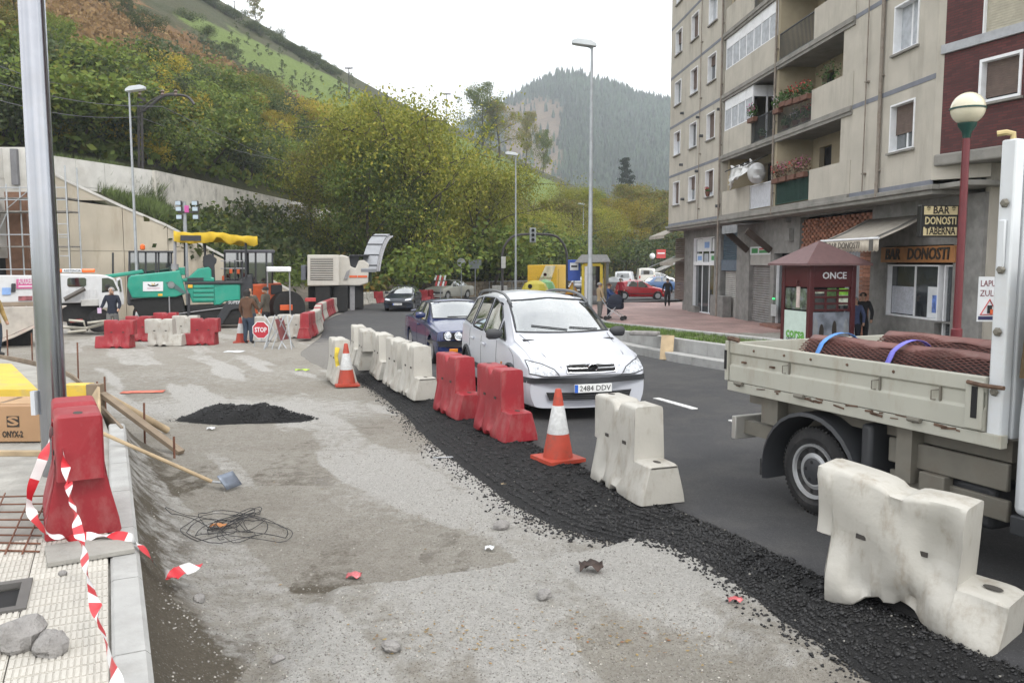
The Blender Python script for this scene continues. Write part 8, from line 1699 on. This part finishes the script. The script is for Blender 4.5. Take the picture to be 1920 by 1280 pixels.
# ================================================================== people
skin_m = mat('skin', (.42, .25, .17), .6, var=.06)
def cloth(n, c): return mat('cloth_' + n, c, .85, var=.15, scale=8, bump=.3, bscale=25)
def person(label, p, face, H, top, legs, hair, la=((-.16, .02, .64), (-.15, .08, .50)), ra=((.16, .02, .64), (.15, .08, .50)), stride=.0, group=None, shoes=(.02, .02, .02), longhair=False, coat=False):
 o = thing('person', label, 'person', p, face - PI / 2, group)
 J = [(0, 0, .52), (0, .0, .62), (0, -.005, .74), (0, 0, .835), (0, .012, .885), (0, .012, .935), (0, .005, .972)]; R = [(.082, .062), (.075, .055), (.092, .06), (.034, .034), (.042, .046), (.052, .06), (.04, .045)]
 E = [(0, 1), (1, 2), (2, 3), (3, 4), (4, 5), (5, 6)]; B = ['t', 't', 't', 's', 's', 's']
 for sd, (el, wr) in ((-1, la), (1, ra)):
  k = len(J); hand = Vector(wr) + (Vector(wr) - Vector(el)).normalized() * .055
  J += [(sd * .105, 0, .795), el, wr, tuple(hand)]; R += [(.046, .046), (.034, .034), (.024, .024), (.027, .018)]; E += [(2, k), (k, k + 1), (k + 1, k + 2), (k + 2, k + 3)]; B += ['t', 't', 't', 's']
  f = stride * sd; k = len(J); J += [(sd * .055, f * .1, .46), (sd * .06, f * .55 + .015, .275), (sd * .062, f - .01, .05), (sd * .07, f + .075, .018)]; R += [(.066, .066), (.046, .05), (.03, .032), (.03, .02)]; E += [(0, k), (k, k + 1), (k + 1, k + 2), (k + 2, k + 3)]; B += ['l', 'l', 'l', 'f']
 me = bpy.data.meshes.new('body_skeleton'); me.from_pydata([tuple(c * H for c in j) for j in J], E, []); ob = bpy.data.objects.new('tmp', me); COL.objects.link(ob)
 sk_ = ob.modifiers.new('s', 'SKIN'); sk_.use_smooth_shade = True; sv = me.skin_vertices[0].data
 for v_, r_ in zip(sv, R): v_.radius = (r_[0] * H, r_[1] * H)
 sv[0].use_root = True; ss = ob.modifiers.new('u', 'SUBSURF'); ss.levels = ss.render_levels = 2
 m2 = bpy.data.meshes.new_from_object(ob.evaluated_get(bpy.context.evaluated_depsgraph_get())); bpy.data.objects.remove(ob); m2.name = 'body'; m2.materials.clear()
 ms = {'t': top, 'l': legs, 's': skin_m, 'f': mat('shoe', shoes, .6)}; ks = list(ms)
 for k in ks: m2.materials.append(ms[k])
 segs = [(Vector(J[a]) * H, Vector(J[b]) * H, ks.index(q)) for (a, b), q in zip(E, B)]
 for f in m2.polygons:
  c = f.center; best = min(segs, key=lambda s: (c - s[0] - (s[1] - s[0]) * clamp((c - s[0]).dot(s[1] - s[0]) / max(1e-9, (s[1] - s[0]).length_squared))).length)
  f.material_index = best[2]; f.use_smooth = True
  if abs(c.x) < .1 * H and .48 * H < c.z < .83 * H: f.material_index = 0
  if coat and c.z > .3 * H and f.material_index == 1: f.material_index = 0
 b = bpy.data.objects.new('body', m2); COL.objects.link(b); b.parent = o
 h = MB(); Rr = []
 for i in range(6):
  t = i / 5; Rr.append([(.062 * H * math.sin(t * 1.75) * math.cos(a), (.07 * math.sin(t * 1.75) * math.sin(a) - .008) * H, (.93 + .06 * math.cos(t * 1.75) - (.05 if longhair and math.sin(a) < .3 and i == 5 else 0)) * H) for a in [2 * PI * k / 12 for k in range(12)]])
 h.grid(Rr, cv=True).obj('hair', hair, b)
 MB().sphere((-.02 * H, .066 * H, .938 * H), .007 * H, 6, 4).obj('eye', dark_m, b); MB().sphere((.02 * H, .066 * H, .938 * H), .007 * H, 6, 4).obj('eye', dark_m, b); MB().sphere((0, .072 * H, .92 * H), (.01 * H, .014 * H, .016 * H), 8, 5).obj('nose', skin_m, b)
 return o
hairs = {k: mat('hair_' + k, c, .8, var=.3, scale=30) for k, c in dict(black=(.012, .01, .009), grey=(.25, .24, .23), brown=(.05, .025, .015))}if False else {k: mat('hair_' + k, c, .8, var=.3, scale=30) for k, c in (('black', (.012, .01, .009)), ('grey', (.25, .24, .23)), ('brown', (.06, .03, .018)))}
D2 = math.radians
navy = cloth('navy', (.012, .016, .03)); greyc = cloth('grey', (.14, .14, .135)); jeans = cloth('jeans', (.03, .045, .07)); blackc = cloth('black', (.012, .012, .014)); olivec = cloth('olive', (.075, .065, .05))
g_ = lambda px, py: gp(px, py, -.14)
pm = person('grey-bearded man in a navy jumper walking in front of the open tow truck door', g_(213, 634), D2(-75), 1.75, navy, greyc, hairs['grey'], la=((-.145, .02, .655), (-.13, .12, .56)), ra=((.155, .02, .655), (.18, .13, .58)), stride=.05)
MB().box((.19 * 1.75, .19 * 1.75, .55 * 1.75), (.12, .03, .18), rz=.4).obj('papers', mat('pink_paper', (.6, .45, .62), .7), None, label='pink papers held out by the bearded man', cat='papers').matrix_world = pm.matrix_basis
person('curly-haired person in a brown jacket and dark jeans seen from behind', g_(466, 644), D2(75), 1.68, cloth('brown', (.10, .05, .028)), jeans, hairs['black'], ra=((.15, .06, .66), (.13, .17, .62)), longhair=True)
person('dark-haired person half hidden behind the brown jacket', g_(471, 634), D2(-60), 1.74, olivec, jeans, hairs['black'])
pn = person('man in an olive pullover holding out white papers', g_(500, 628), D2(165), 1.76, olivec, blackc, hairs['black'], ra=((.15, .05, .66), (.12, .18, .64)), la=((-.16, -.02, .64), (-.13, .07, .52)))
MB().box((.08 * 1.76, .24 * 1.76, .655 * 1.76), (.22, .30, .012), ry=.2).obj('papers', signw, None, label='white papers held between the people by the orange roller', cat='papers').matrix_world = pn.matrix_basis
w_ = lambda px, py: gp(px, py, 0, pv)
person('man in a tan jacket standing behind the kerb right of the lamp', w_(1124, 597), D2(20), 1.72, cloth('tan', (.33, .24, .14)), greyc, hairs['grey'])
lady = w_(1141, 597); person('woman in a blue coat pushing a dark pushchair', lady, D2(-20), 1.68, cloth('blue', (.03, .06, .17)), navy, hairs['brown'], la=((-.13, .10, .68), (-.09, .22, .62)), ra=((.13, .10, .68), (.09, .22, .62)))
sc_ = thing('pushchair', 'dark blue pushchair with a hood and silver frame', 'pushchair', w_(1152, 600), D2(-20) - PI / 2)
MB().grid([[(.24 * math.cos(a), y, .78 + r_ * math.sin(a)) for a in [PI * k / 10 for k in range(11)]] for y, r_ in ((-.35, .1), (-.2, .34), (.05, .42), (.25, .36), (.38, .2))]).obj('hood', navy, sc_); MB().bb(-.24, .24, -.3, .4, .5, .8).obj('seat', navy, sc_, bevel=.08)
for x in (-.26, .26):
 MB().tube([(x, -.6, 1.05), (x, -.3, .6), (x, .4, .15)], .018, 6).obj('frame', galv, sc_); MB().tube([(x, .1, .6), (x, -.35, .12)], .018, 6).obj('frame', galv, sc_)
 for y in (-.35, .42): MB().cyl((x - .03, y, .1), (x + .03, y, .1), .1, 14).obj('wheel', rubber, sc_)
person('person in a dark coat walking past the corner shop', w_(1251, 574), D2(80), 1.76, blackc, blackc, hairs['black'], stride=.09)
person('person in a red jacket beside the parked red car', w_(1163, 566), D2(-90), 1.66, cloth('red', (.35, .02, .04)), blackc, hairs['black'])
u_ = lambda px, Y: Vector(((px - 960) / F / CP * Y, Y, pv(0, Y)))
person('woman with short hair and a blue jacket standing beside the kiosk', u_(1601, 25.2), D2(-110), 1.62, cloth('blue2', (.05, .07, .15)), navy, hairs['grey']); person('man in a long dark coat standing beside the woman in blue', u_(1615, 25.7), D2(-115), 1.74, blackc, blackc, hairs['black'], coat=True)
person('worker in an ochre jacket cut by the left edge', g_(-6, 668), D2(0), 1.75, cloth('ochre', (.32, .22, .08)), jeans, hairs['brown'])
# ================================================================== new pavement and clutter in the left foreground
TZ = .30; tilem = mat('floor_tile', (.47, .45, .405), .85, var=.1, scale=3, dirt=(.36, .34, .3), dscale=2, damt=.6, rnd=.07, bump=.2, bscale=80); K3d = lambda s, q, z=0.: Vector((KA.x + kd.x * s - kn.x * q, KA.y + kd.y * s - kn.y * q, z)); kang = math.atan2(kd.y, kd.x)
kb = thing('new_kerb', 'new pale concrete kerb edging the tiled pavement', 'kerb')
kpts = [tuple(K3d(s, 0)) for s in np.linspace(-2.4, 5.95, 9)]
def kline(s): return K3d(s, 0)
for i in range(9):
 s0, s1 = -2.6 + i * .98, -2.6 + (i + 1) * .98 - .012; R = []
 for s in (s0, s1):
  R.append([K3d(s, 0, -.2), K3d(s, 0, TZ - .02), K3d(s, .022, TZ + .004), K3d(s, .145, TZ + .004), K3d(s, .16, TZ - .008), K3d(s, .16, -.2)])
 MB().grid(R, cv=True, cap0=True, cap1=True).obj('kerb_stone', conc, kb, smooth=30)
base_m = mat('pavement_base', (.30, .29, .265), .95, var=.2, scale=3, bump=.6, bscale=25, dirt=(.18, .17, .15), dscale=2, damt=.6)
MB().prism([tuple(K3d(-3, .16).xy), tuple(K3d(6.0, .16).xy), (-5.7, 11.2), (-7.3, 13.4), (-9.7, 15.5), (-14, 17), (-14, -2), tuple(K3d(-3, 3).xy)], -.2, TZ - .045, 'xy').obj('pavement_base', base_m, None, smooth=0, kind='structure')
tm_ = MB(); tm_.box((0, 0, -.02), (.394, .394, .036))
for a in range(4):
 for b in range(15): tm_.box((-.1485 + a * .099, -.182 + b * .026, .0005), (.086, .017, .006))
tme = tm_.mesh('tile', tilem, 0); tl = thing('tiled_pavement', 'cream ribbed pavement tiles beside the new kerb', 'paving', (KA.x, KA.y, TZ))
MHc = at(6, 1131, 4.25)
MHc = min((K3d(-2.3 + i * .4, .37 + j * .4) for i in range(12) for j in range(9)), key=lambda c: (c.xy - MHc.xy).length)
for i in range(12):
 for j in range(9):
  c = K3d(-2.3 + i * .4, .37 + j * .4)
  if (c.xy - MHc.xy).length < .1: continue
  t = bpy.data.objects.new('tile', tme); COL.objects.link(t); t.parent = tl; t.location = (c.x - KA.x, c.y - KA.y, RNG.uniform(-.002, .002)); t.rotation_euler = (RNG.normal(0, .003), RNG.normal(0, .003), kang)
mh = thing('manhole', 'square open manhole frame in the tiles at the left edge', 'manhole', (MHc.x, MHc.y, TZ), kang)
for c, d in (((.2, 0, 0), (.05, .45, .03)), ((-.2, 0, 0), (.05, .45, .03)), ((0, .2, 0), (.35, .05, .03)), ((0, -.2, 0), (.35, .05, .03))): MB().box(c, d).obj('frame', mat('iron', (.10, .095, .09), .7), mh, smooth=0)
MB().bb(-.18, .18, -.18, .18, -.05, -.025).obj('shaft', dark_m, mh, smooth=0)
nb = barrier('r', (-2.93, 5.50, TZ + .004), (-.50, .866), 'faded red plastic barrier seen end on, wrapped in tape on the new pavement', 'barrier on the pavement')
def solo(name, mb, m, label, cat, group=None, bevel=.004, smooth=0): return mb.obj(name, m, None, smooth=smooth, bevel=bevel, label=label, cat=cat, group=group)
tpe = [mat('tape_red', (.50, .025, .035), .4, var=.05), mat('tape_white', (.68, .68, .68), .4, var=.03)]
def tape(pts, label, w=.075, n=120, tw=1.5, st=.17):
 P_ = spline(pts, n); mb = MB(); L = 0; prev = None; R = []
 for i, p in enumerate(P_):
  d = (P_[min(i + 1, n - 1)] - P_[max(i - 1, 0)]).normalized(); sd = d.cross(Vector((0, 1, 0)) if abs(d.y) < .8 else Vector((0, 0, 1))).normalized(); up = d.cross(sd); a = tw * math.sin(i * .11) + .4 * math.sin(i * .37)
  v = sd * math.cos(a) + up * math.sin(a); R.append((p - v * w / 2, p + v * .004, p + v * w / 2))
 for i in range(n - 1):
  L += (P_[i + 1] - P_[i]).length; mb.mi = int(L / st) % 2; mb.add([*R[i], *R[i + 1]], [(0, 1, 4, 3), (1, 2, 5, 4)])
 mb.obj('barrier_tape', tpe, None, smooth=60, label=label, cat='tape')
tape([at(105, 785, 5.45), at(112, 800, 5.2), at(128, 905, 4.8), at(150, 1010, 4.2), at(183, 1150, 3.4), at(224, 1300, 2.75)], 'red and white tape stretched from the red barrier towards the camera', .05, 150, 2.0, .10)
tape([at(150, 772, 5.35), at(110, 780, 5.5), at(80, 860, 5.25), at(55, 935, 5.1), at(75, 985, 5.0), at(115, 1008, 4.95), at(160, 1006, 5.0), at(215, 1003, 5.02), at(255, 1015, 4.95), at(292, 1058, 4.9), at(322, 1082, 4.85)], 'red and white tape looping down round the red barrier and over the kerb', .06, 150, 1.4, .13)
solo('yellow_tape', MB().tube([at(633, 652, 15.25), at(630, 668, 15.2), at(634, 690, 15.2), at(631, 716, 15.2)], [.05, .035, .04, .03], 6), mat('tape_yellow', (.55, .42, .04), .6, var=.4, scale=12), 'twisted yellow tape hanging down the lone white barrier', 'tape', bevel=0, smooth=40)
tape([at(322, 1082, 4.83), at(335, 1070, 4.9), at(350, 1066, 5.0), at(373, 1058, 5.1)], 'short tape end twisted on the dirt beside the kerb', .07, 30, 1.0, .13)
wood = mat('timber', (.38, .29, .18), .85, var=.2, scale=4, dirt=(.2, .15, .1), dscale=3, damt=.5); woodd = mat('timber_old', (.2, .155, .11), .9, var=.25, scale=4); ywood = mat('yellow_formwork', (.60, .42, .05), .6, var=.1, scale=2, dirt=(.35, .28, .17), dscale=3.5, damt=.8)
A, B = at(100, 1030, 4.9), at(245, 1035, 4.9); solo('board', MB().box((-2.55, 4.87, TZ + .022), (.46, .34, .03), rz=.55), base_m, 'grey square slab lying on the tiles below the red barrier', 'slab')
fb_ = thing('formwork_stack', 'stack of worn yellow formwork panels at the left', 'formwork', (-6.2, 9.6, TZ)); a, b = at(-120, 780, 9.6), at(69, 728, 9.6)
for k in range(3): MB().prism([(a.x + 6.2, .01 * k), (b.x + 6.2, .01 * k), (b.x + 4.4, 2.5), (a.x + 4.4, 2.5)], .095 * k - .02, .09 + .095 * k - .02, 'xy').obj('panel', ywood, fb_, smooth=0, bevel=.004)
a, b = at(118, 800, 9.9), at(188, 722, 9.9); solo('yellow_beam', MB().bb(a.x, b.x - .17, 9.9, 10.1, TZ - .02, b.z), ywood, 'short yellow formwork panel standing right of the steel pole', 'formwork'); solo('timber_post', MB().bb(b.x - .165, b.x, 9.88, 10.0, TZ - .02, b.z + .01), woodd, 'dark timber end piece against the short yellow panel', 'timber')
solo('plank', MB().beam(at(180, 812, 8.8), at(178, 736, 9.7), .18, .03, (0, 1, 0)), wood, 'pale upright plank leaning on the yellow panel', 'plank')
solo('plank', MB().beam(at(192, 738, 9.75), sg(340, 853) + Vector((0, 0, .03)), .10, .05), woodd, 'long grey plank sloping from the panel down to the dirt', 'plank'); solo('log', MB().cyl(at(198, 742, 9.9), sg(314, 812) + Vector((0, 0, .04)), .045, 10), wood, 'round brown pole sloping beside the grey plank', 'pole', smooth=40, bevel=0)
fm = thing('curved_form', 'curved wooden formwork board edging the unfinished pavement', 'formwork'); R = []
for c in spline([K3d(5.9, .02), (-5.0, 10.0, 0), (-5.75, 11.2, 0), (-7.35, 13.4, 0), (-9.7, 15.5, 0), (-13, 17.2, 0)], 30): R.append([(c[0], c[1], -.15), (c[0], c[1], TZ + .02), (c[0] - .02, c[1] - .02, TZ + .02), (c[0] - .02, c[1] - .02, -.15)])
MB().grid(R, cv=True, cap0=True, cap1=True).obj('board', woodd, fm, smooth=30)
ct = thing('cardboard_box', 'closed brown cardboard carton with ONYX-2 print', 'carton', at(30, 850, 8.1) + Vector((0, .0, .0)), .04); ct.location.z = TZ - .03; cbm = mat('cardboard', (.36, .22, .12), .85, var=.08, scale=3)
MB().bb(-.95, .26, 0, .55, 0, .36).obj('box', cbm, ct, smooth=0, bevel=.008); MB().bb(-.95, .262, .1, .56, .361, .366).obj('flap', mat('cardboard_flap', (.42, .27, .15), .85), ct, smooth=0); MB().beam((-.2, -.001, .362), (-.2, .5, .37), .05, .003).obj('packing_tape', mat('brown_tape', (.2, .12, .06), .4), ct, smooth=0)
text_mesh('ONYX-2', .085, tdark, 'lettering', ct, (-.02, -.004, .075), width=.2, ext=.001, bold=.003); MB().bb(-.07, .05, -.004, -.001, .15, .26).obj('logo_field', tdark, ct, smooth=0); text_mesh('S', .12, cbm, 'lettering', ct, (-.01, -.006, .205), width=.11, ext=.001, bold=.004)
solo('batten', MB().bb(-6, at(78, 860, 7.5).x, 7.55, 7.62, TZ - .045, TZ), wood, 'thin pale batten lying in front of the carton', 'batten')
rbm = mat('rusty_bar', (.14, .06, .035), .8, var=.3, scale=9); rg = thing('rebar_mesh', 'rusty steel reinforcing mesh lying on the tiles', 'reinforcing mesh', (0, 0, TZ + .012))
for i in range(8): a = gp(-60, 935 + i * 14, TZ - P(5)); b = gp(88 - i * 2, 932 + i * 15, TZ); MB().cyl((a.x, a.y, .0), (b.x, b.y, .0), .006, 6).obj('bar', rbm, rg)
for px in (-20, 30, 62): a, b = gp(px - 20, 1045, TZ), gp(px + 30, 930, TZ); MB().cyl((a.x, a.y, .012), (b.x, b.y, .012), .006, 6).obj('bar', rbm, rg)
for i, (px, bot, top, Y) in enumerate(((13, 665, 618, 15.7), (59, 675, 624, 14.6), (145, 697, 642, 13), (196, 740, 706, 10.6), (182, 735, 715, 11), (270, 805, 755, 9.6), (326, 838, 818, 8.9))):
 b, t = at(px, bot, Y), at(px, top, Y); solo('steel_stake', MB().cyl((b.x, Y, P(Y) - .25), (t.x, Y, t.z), .012, 6), rbm, ['first rusty stake from the left, behind the form board', 'second rusty stake from the left, near the steel pole', 'tall rusty stake right of the steel pole', 'short rusty stake at the corner of the form board', 'shorter stake left of the corner stake', 'thin stake standing in the gravel by the sloping planks', 'little stake by the foot of the grey plank'][i], 'stake', 'rusty stakes', bevel=0, smooth=40)
def lump(name, p, r, m, label, cat='rock', group=None, seed=0, flat=.7):
 mb = MB(); mb.sphere((0, 0, 0), (r[0], r[1], r[2]), 16, 10); vs = []
 for v in mb.v: q = Vector(v); n_ = float(fbm(q.x / r[0] * 1.6 + seed * 7, q.y / r[1] * 1.6 + q.z / r[2] * 1.3 + seed)); q *= .6 + .75 * n_; vs.append(tuple(q))
 mb.v = vs; o = mb.obj(name, m, None, smooth=25, label=label, cat=cat, group=group); o.location = p; o.rotation_euler = (0, 0, seed); return o
rubm = mat('rubble', (.25, .24, .23), .95, var=.2, scale=9, bump=.9, bscale=45)
p1 = gp(38, 1212, TZ); lump('rubble_lump', (p1.x, p1.y, TZ + .05), (.12, .10, .085), rubm, 'large grey concrete lump lying on the tiles', seed=1); p1 = gp(96, 1222, TZ); lump('rubble_lump', (p1.x, p1.y, TZ + .035), (.09, .075, .06), rubm, 'smaller grey lump right of the large one on the tiles', seed=2.3)
p1 = gp(117, 1078, TZ); lump('pebble', (p1.x, p1.y, TZ + .012), (.025, .02, .015), rubm, 'small stone alone on the tiles', seed=3)
for i, (px, py, r, lab) in enumerate(((942, 990, .07, 'pale broken stone near the asphalt edge'), (375, 1126, .05, 'pale stone at the left end of the broken slab edge'), (735, 1218, .06, 'flat pale stone at the front of the site'), (520, 1240, .04, 'small pale stone at the bottom of the site'), (1020, 1120, .06, 'grey stone embedded in the broken slab'))): q = sg(px, py); lump('stone', q + Vector((0, 0, r * .35)), (r, r * .8, r * .6), rubm, lab, 'stone', seed=i + 4)
# shovel
hp0, hp1 = at(183, 808, 7.7), sg(398, 914) + Vector((0, 0, .06)); sv_ = thing('shovel', 'long-handled shovel leaning off the kerb with a grey blade', 'shovel'); MB().cyl(hp0, hp1, .019, 8).obj('handle', wood, sv_); q = sg(424, 918)
MB().tube([hp1, q + Vector((-.04, 0, .07))], .012, 6).obj('neck', galv, sv_); MB().grid([[q + Vector((-.05 + .03 * k + .02 * i, -.10 + .05 * i, .16 - .045 * k + .0 * i)) for k in range(4)] for i in range(5)]).obj('blade', mat('blade_grey', (.2, .23, .28), .45, metal=.5, var=.2), sv_).modifiers.new('solid', 'SOLIDIFY').thickness = .006
# heap of asphalt
hc = gp(440, 795, -.14); R = []
for i in range(46):
 row = []
 for j in range(26):
  x, y = -1.05 + 2.1 * i / 45, -.42 + .84 * j / 25; e_ = max(0, 1 - (x / (1.02 if x > 0 else .95)) ** 2 - (y / .38) ** 2); h = .22 * e_ ** .8 * (1 - .35 * max(0, x)) * (.6 + .8 * float(fbm(x * 4 + 9, y * 4))) + .03 * (float(fbm(x * 16, y * 16)) - .5) * (e_ > 0); row.append((hc.x + x, hc.y + .35 + y, gz(hc.x + x, hc.y + .35 + y) - .012 + h * (e_ > 0)))
 R.append(row)
MB().grid(R).obj('asphalt_heap', chip_dark, None, smooth=60, kind='stuff')
def heap_pos(n):
 out = []
 for i in range(n):
  a, r_ = RNG.uniform(0, 2 * PI), RNG.random() ** .6 * 1.08; x, y = r_ * math.cos(a), r_ * .38 * math.sin(a); k, l_ = int(clamp((x + 1.05) / 2.1) * 45), int(clamp((y + .42) / .84) * 25); out.append((hc.x + x, hc.y + .35 + y, R[k][l_][2] + .004))
 return out
chips(2600, 'heap_chips', MATS['asphalt_chip'], heap_pos, .007, .02, kind='stuff')
# tangle of wire, litter, dry leaves
tw_ = []
for i in range(260): a = i * .33; q = sg(432 + 85 * math.sin(a * .31) * math.cos(a * .047 + 1) + 45 * math.cos(a), 990 + 20 * math.sin(a * .9) + 12 * math.cos(a * .21)); tw_.append(q + Vector((0, 0, .01 + .03 * abs(math.sin(a * 1.7)))))
MB().tube(tw_, .0035, 4).obj('wire_tangle', mat('black_wire', (.02, .02, .022), .6, var=0), None, smooth=60, label='tangle of thin black wire on the dirt', cat='wire')
def litter(px, py, w, l, m, label, cat='litter', kink=.5, rz=0.):
 q = sg(px, py); o = MB().grid([[((i / 4 - .5) * l, (j / 3 - .5) * w, .012 + abs(math.sin(i * 2.1 + j * 1.3)) * kink * .05) for j in range(4)] for i in range(5)]).obj('litter', m, None, label=label, cat=cat); o.location = q; o.rotation_euler = (0, 0, rz); o.modifiers.new('s', 'SOLIDIFY').thickness = .003; return o
rw_m = mat('crisp_packet', (.55, .12, .13), .3, var=.9, scale=14); litter(664, 1084, .08, .1, rw_m, 'crumpled red and white packet on the dirt'); litter(918, 1032, .05, .07, signw, 'crumpled white paper scrap near the slab edge'); litter(1378, 1130, .05, .09, rw_m, 'small red and white packet by the black shoulder'); litter(845, 858, .04, .4, galv, 'thin metal strip lying at the edge of the asphalt', kink=.05, rz=.2); litter(1108, 1070, .12, .16, mat('burnt_rag', (.05, .035, .03), .9, var=.6, scale=20), 'dark burnt scrap on the broken slab', kink=1.1); litter(396, 806, .07, .1, signw, 'white scrap on the foot of the asphalt heap'); litter(410, 990, .06, .13, mat('rust_scrap', (.4, .18, .07), .8), 'orange-brown scrap lying in the wire tangle'); litter(567, 696, .05, .3, mat('lime', (.45, .7, .05), .5), 'lime green scrap on the gravel left of the barriers', kink=.8); litter(948, 912, .05, .09, wood, 'small wooden offcut on the black chips'); litter(440, 660, .4, .5, signw, 'white sheet of paper on the ground by the dirty cone', kink=.3); litter(268, 735, .25, .7, mat('red_spray', (.55, .15, .1), .8, var=.5, scale=9), 'patch of red marking spray on the gravel', kink=.0, rz=.2)
def leaf_pos(n):
 out = []
 while len(out) < n:
  px, py = (RNG.uniform(700, 1330), RNG.normal(1195, 25)) if RNG.random() < .8 else (RNG.uniform(420, 1400), RNG.uniform(900, 1275)); q = sg(px, py)
  if q.x < left_edge_x(q.y) - .9: out.append(tuple(q + Vector((0, 0, .006))))
 return out
LP_ = np.array(leaf_pos(260)); V_, Q_ = quads(LP_, .014, up=.0); V_[:, 2] = np.repeat(LP_[:, 2], 4) + np.abs(V_[:, 2] - np.repeat(LP_[:, 2], 4)) * .35; np_mesh('dry_leaves', V_, Q_, leaf_mat('dry_leaf', (.26, .19, .1), (.36, .27, .13), (.28, .12, .06)), kind='stuff')
# offcuts on the far kerb
q = gp(1252, 662, .1); solo('board', MB().box((q.x, q.y + .1, P(q.y) + .22), (.3, .05, .62), rx=-.5, rz=-.3), wood, 'tan board leaning on the far kerb behind the white car', 'board'); solo('rubble_pile', MB().box((q.x - .4, q.y + .9, pz(0, q.y) + .06), (.7, .35, .1), rz=-.4), rubm, 'flat stones piled on the far planter wall', 'stones', bevel=.03)
# ================================================================== haze
hb = MB(); hb.bb(-900, 1500, -60, 1450, -7, 345); hz_o = hb.obj('haze', None, None, smooth=0, kind='stuff'); hm = bpy.data.materials.new('haze'); hm.use_nodes = True; n, l = hm.node_tree.nodes, hm.node_tree.links; n.clear()
ho = n.new('ShaderNodeOutputMaterial'); hv = n.new('ShaderNodeVolumePrincipled'); hv.inputs['Color'].default_value = (.86, .92, 1, 1); hv.inputs['Density'].default_value = .00042; hv.inputs['Anisotropy'].default_value = .2; l.new(hv.outputs[0], ho.inputs['Volume'])
hz_o.data.materials.clear(); hz_o.data.materials.append(hm); hm.cycles.homogeneous_volume = True if hasattr(hm.cycles, 'homogeneous_volume') else None
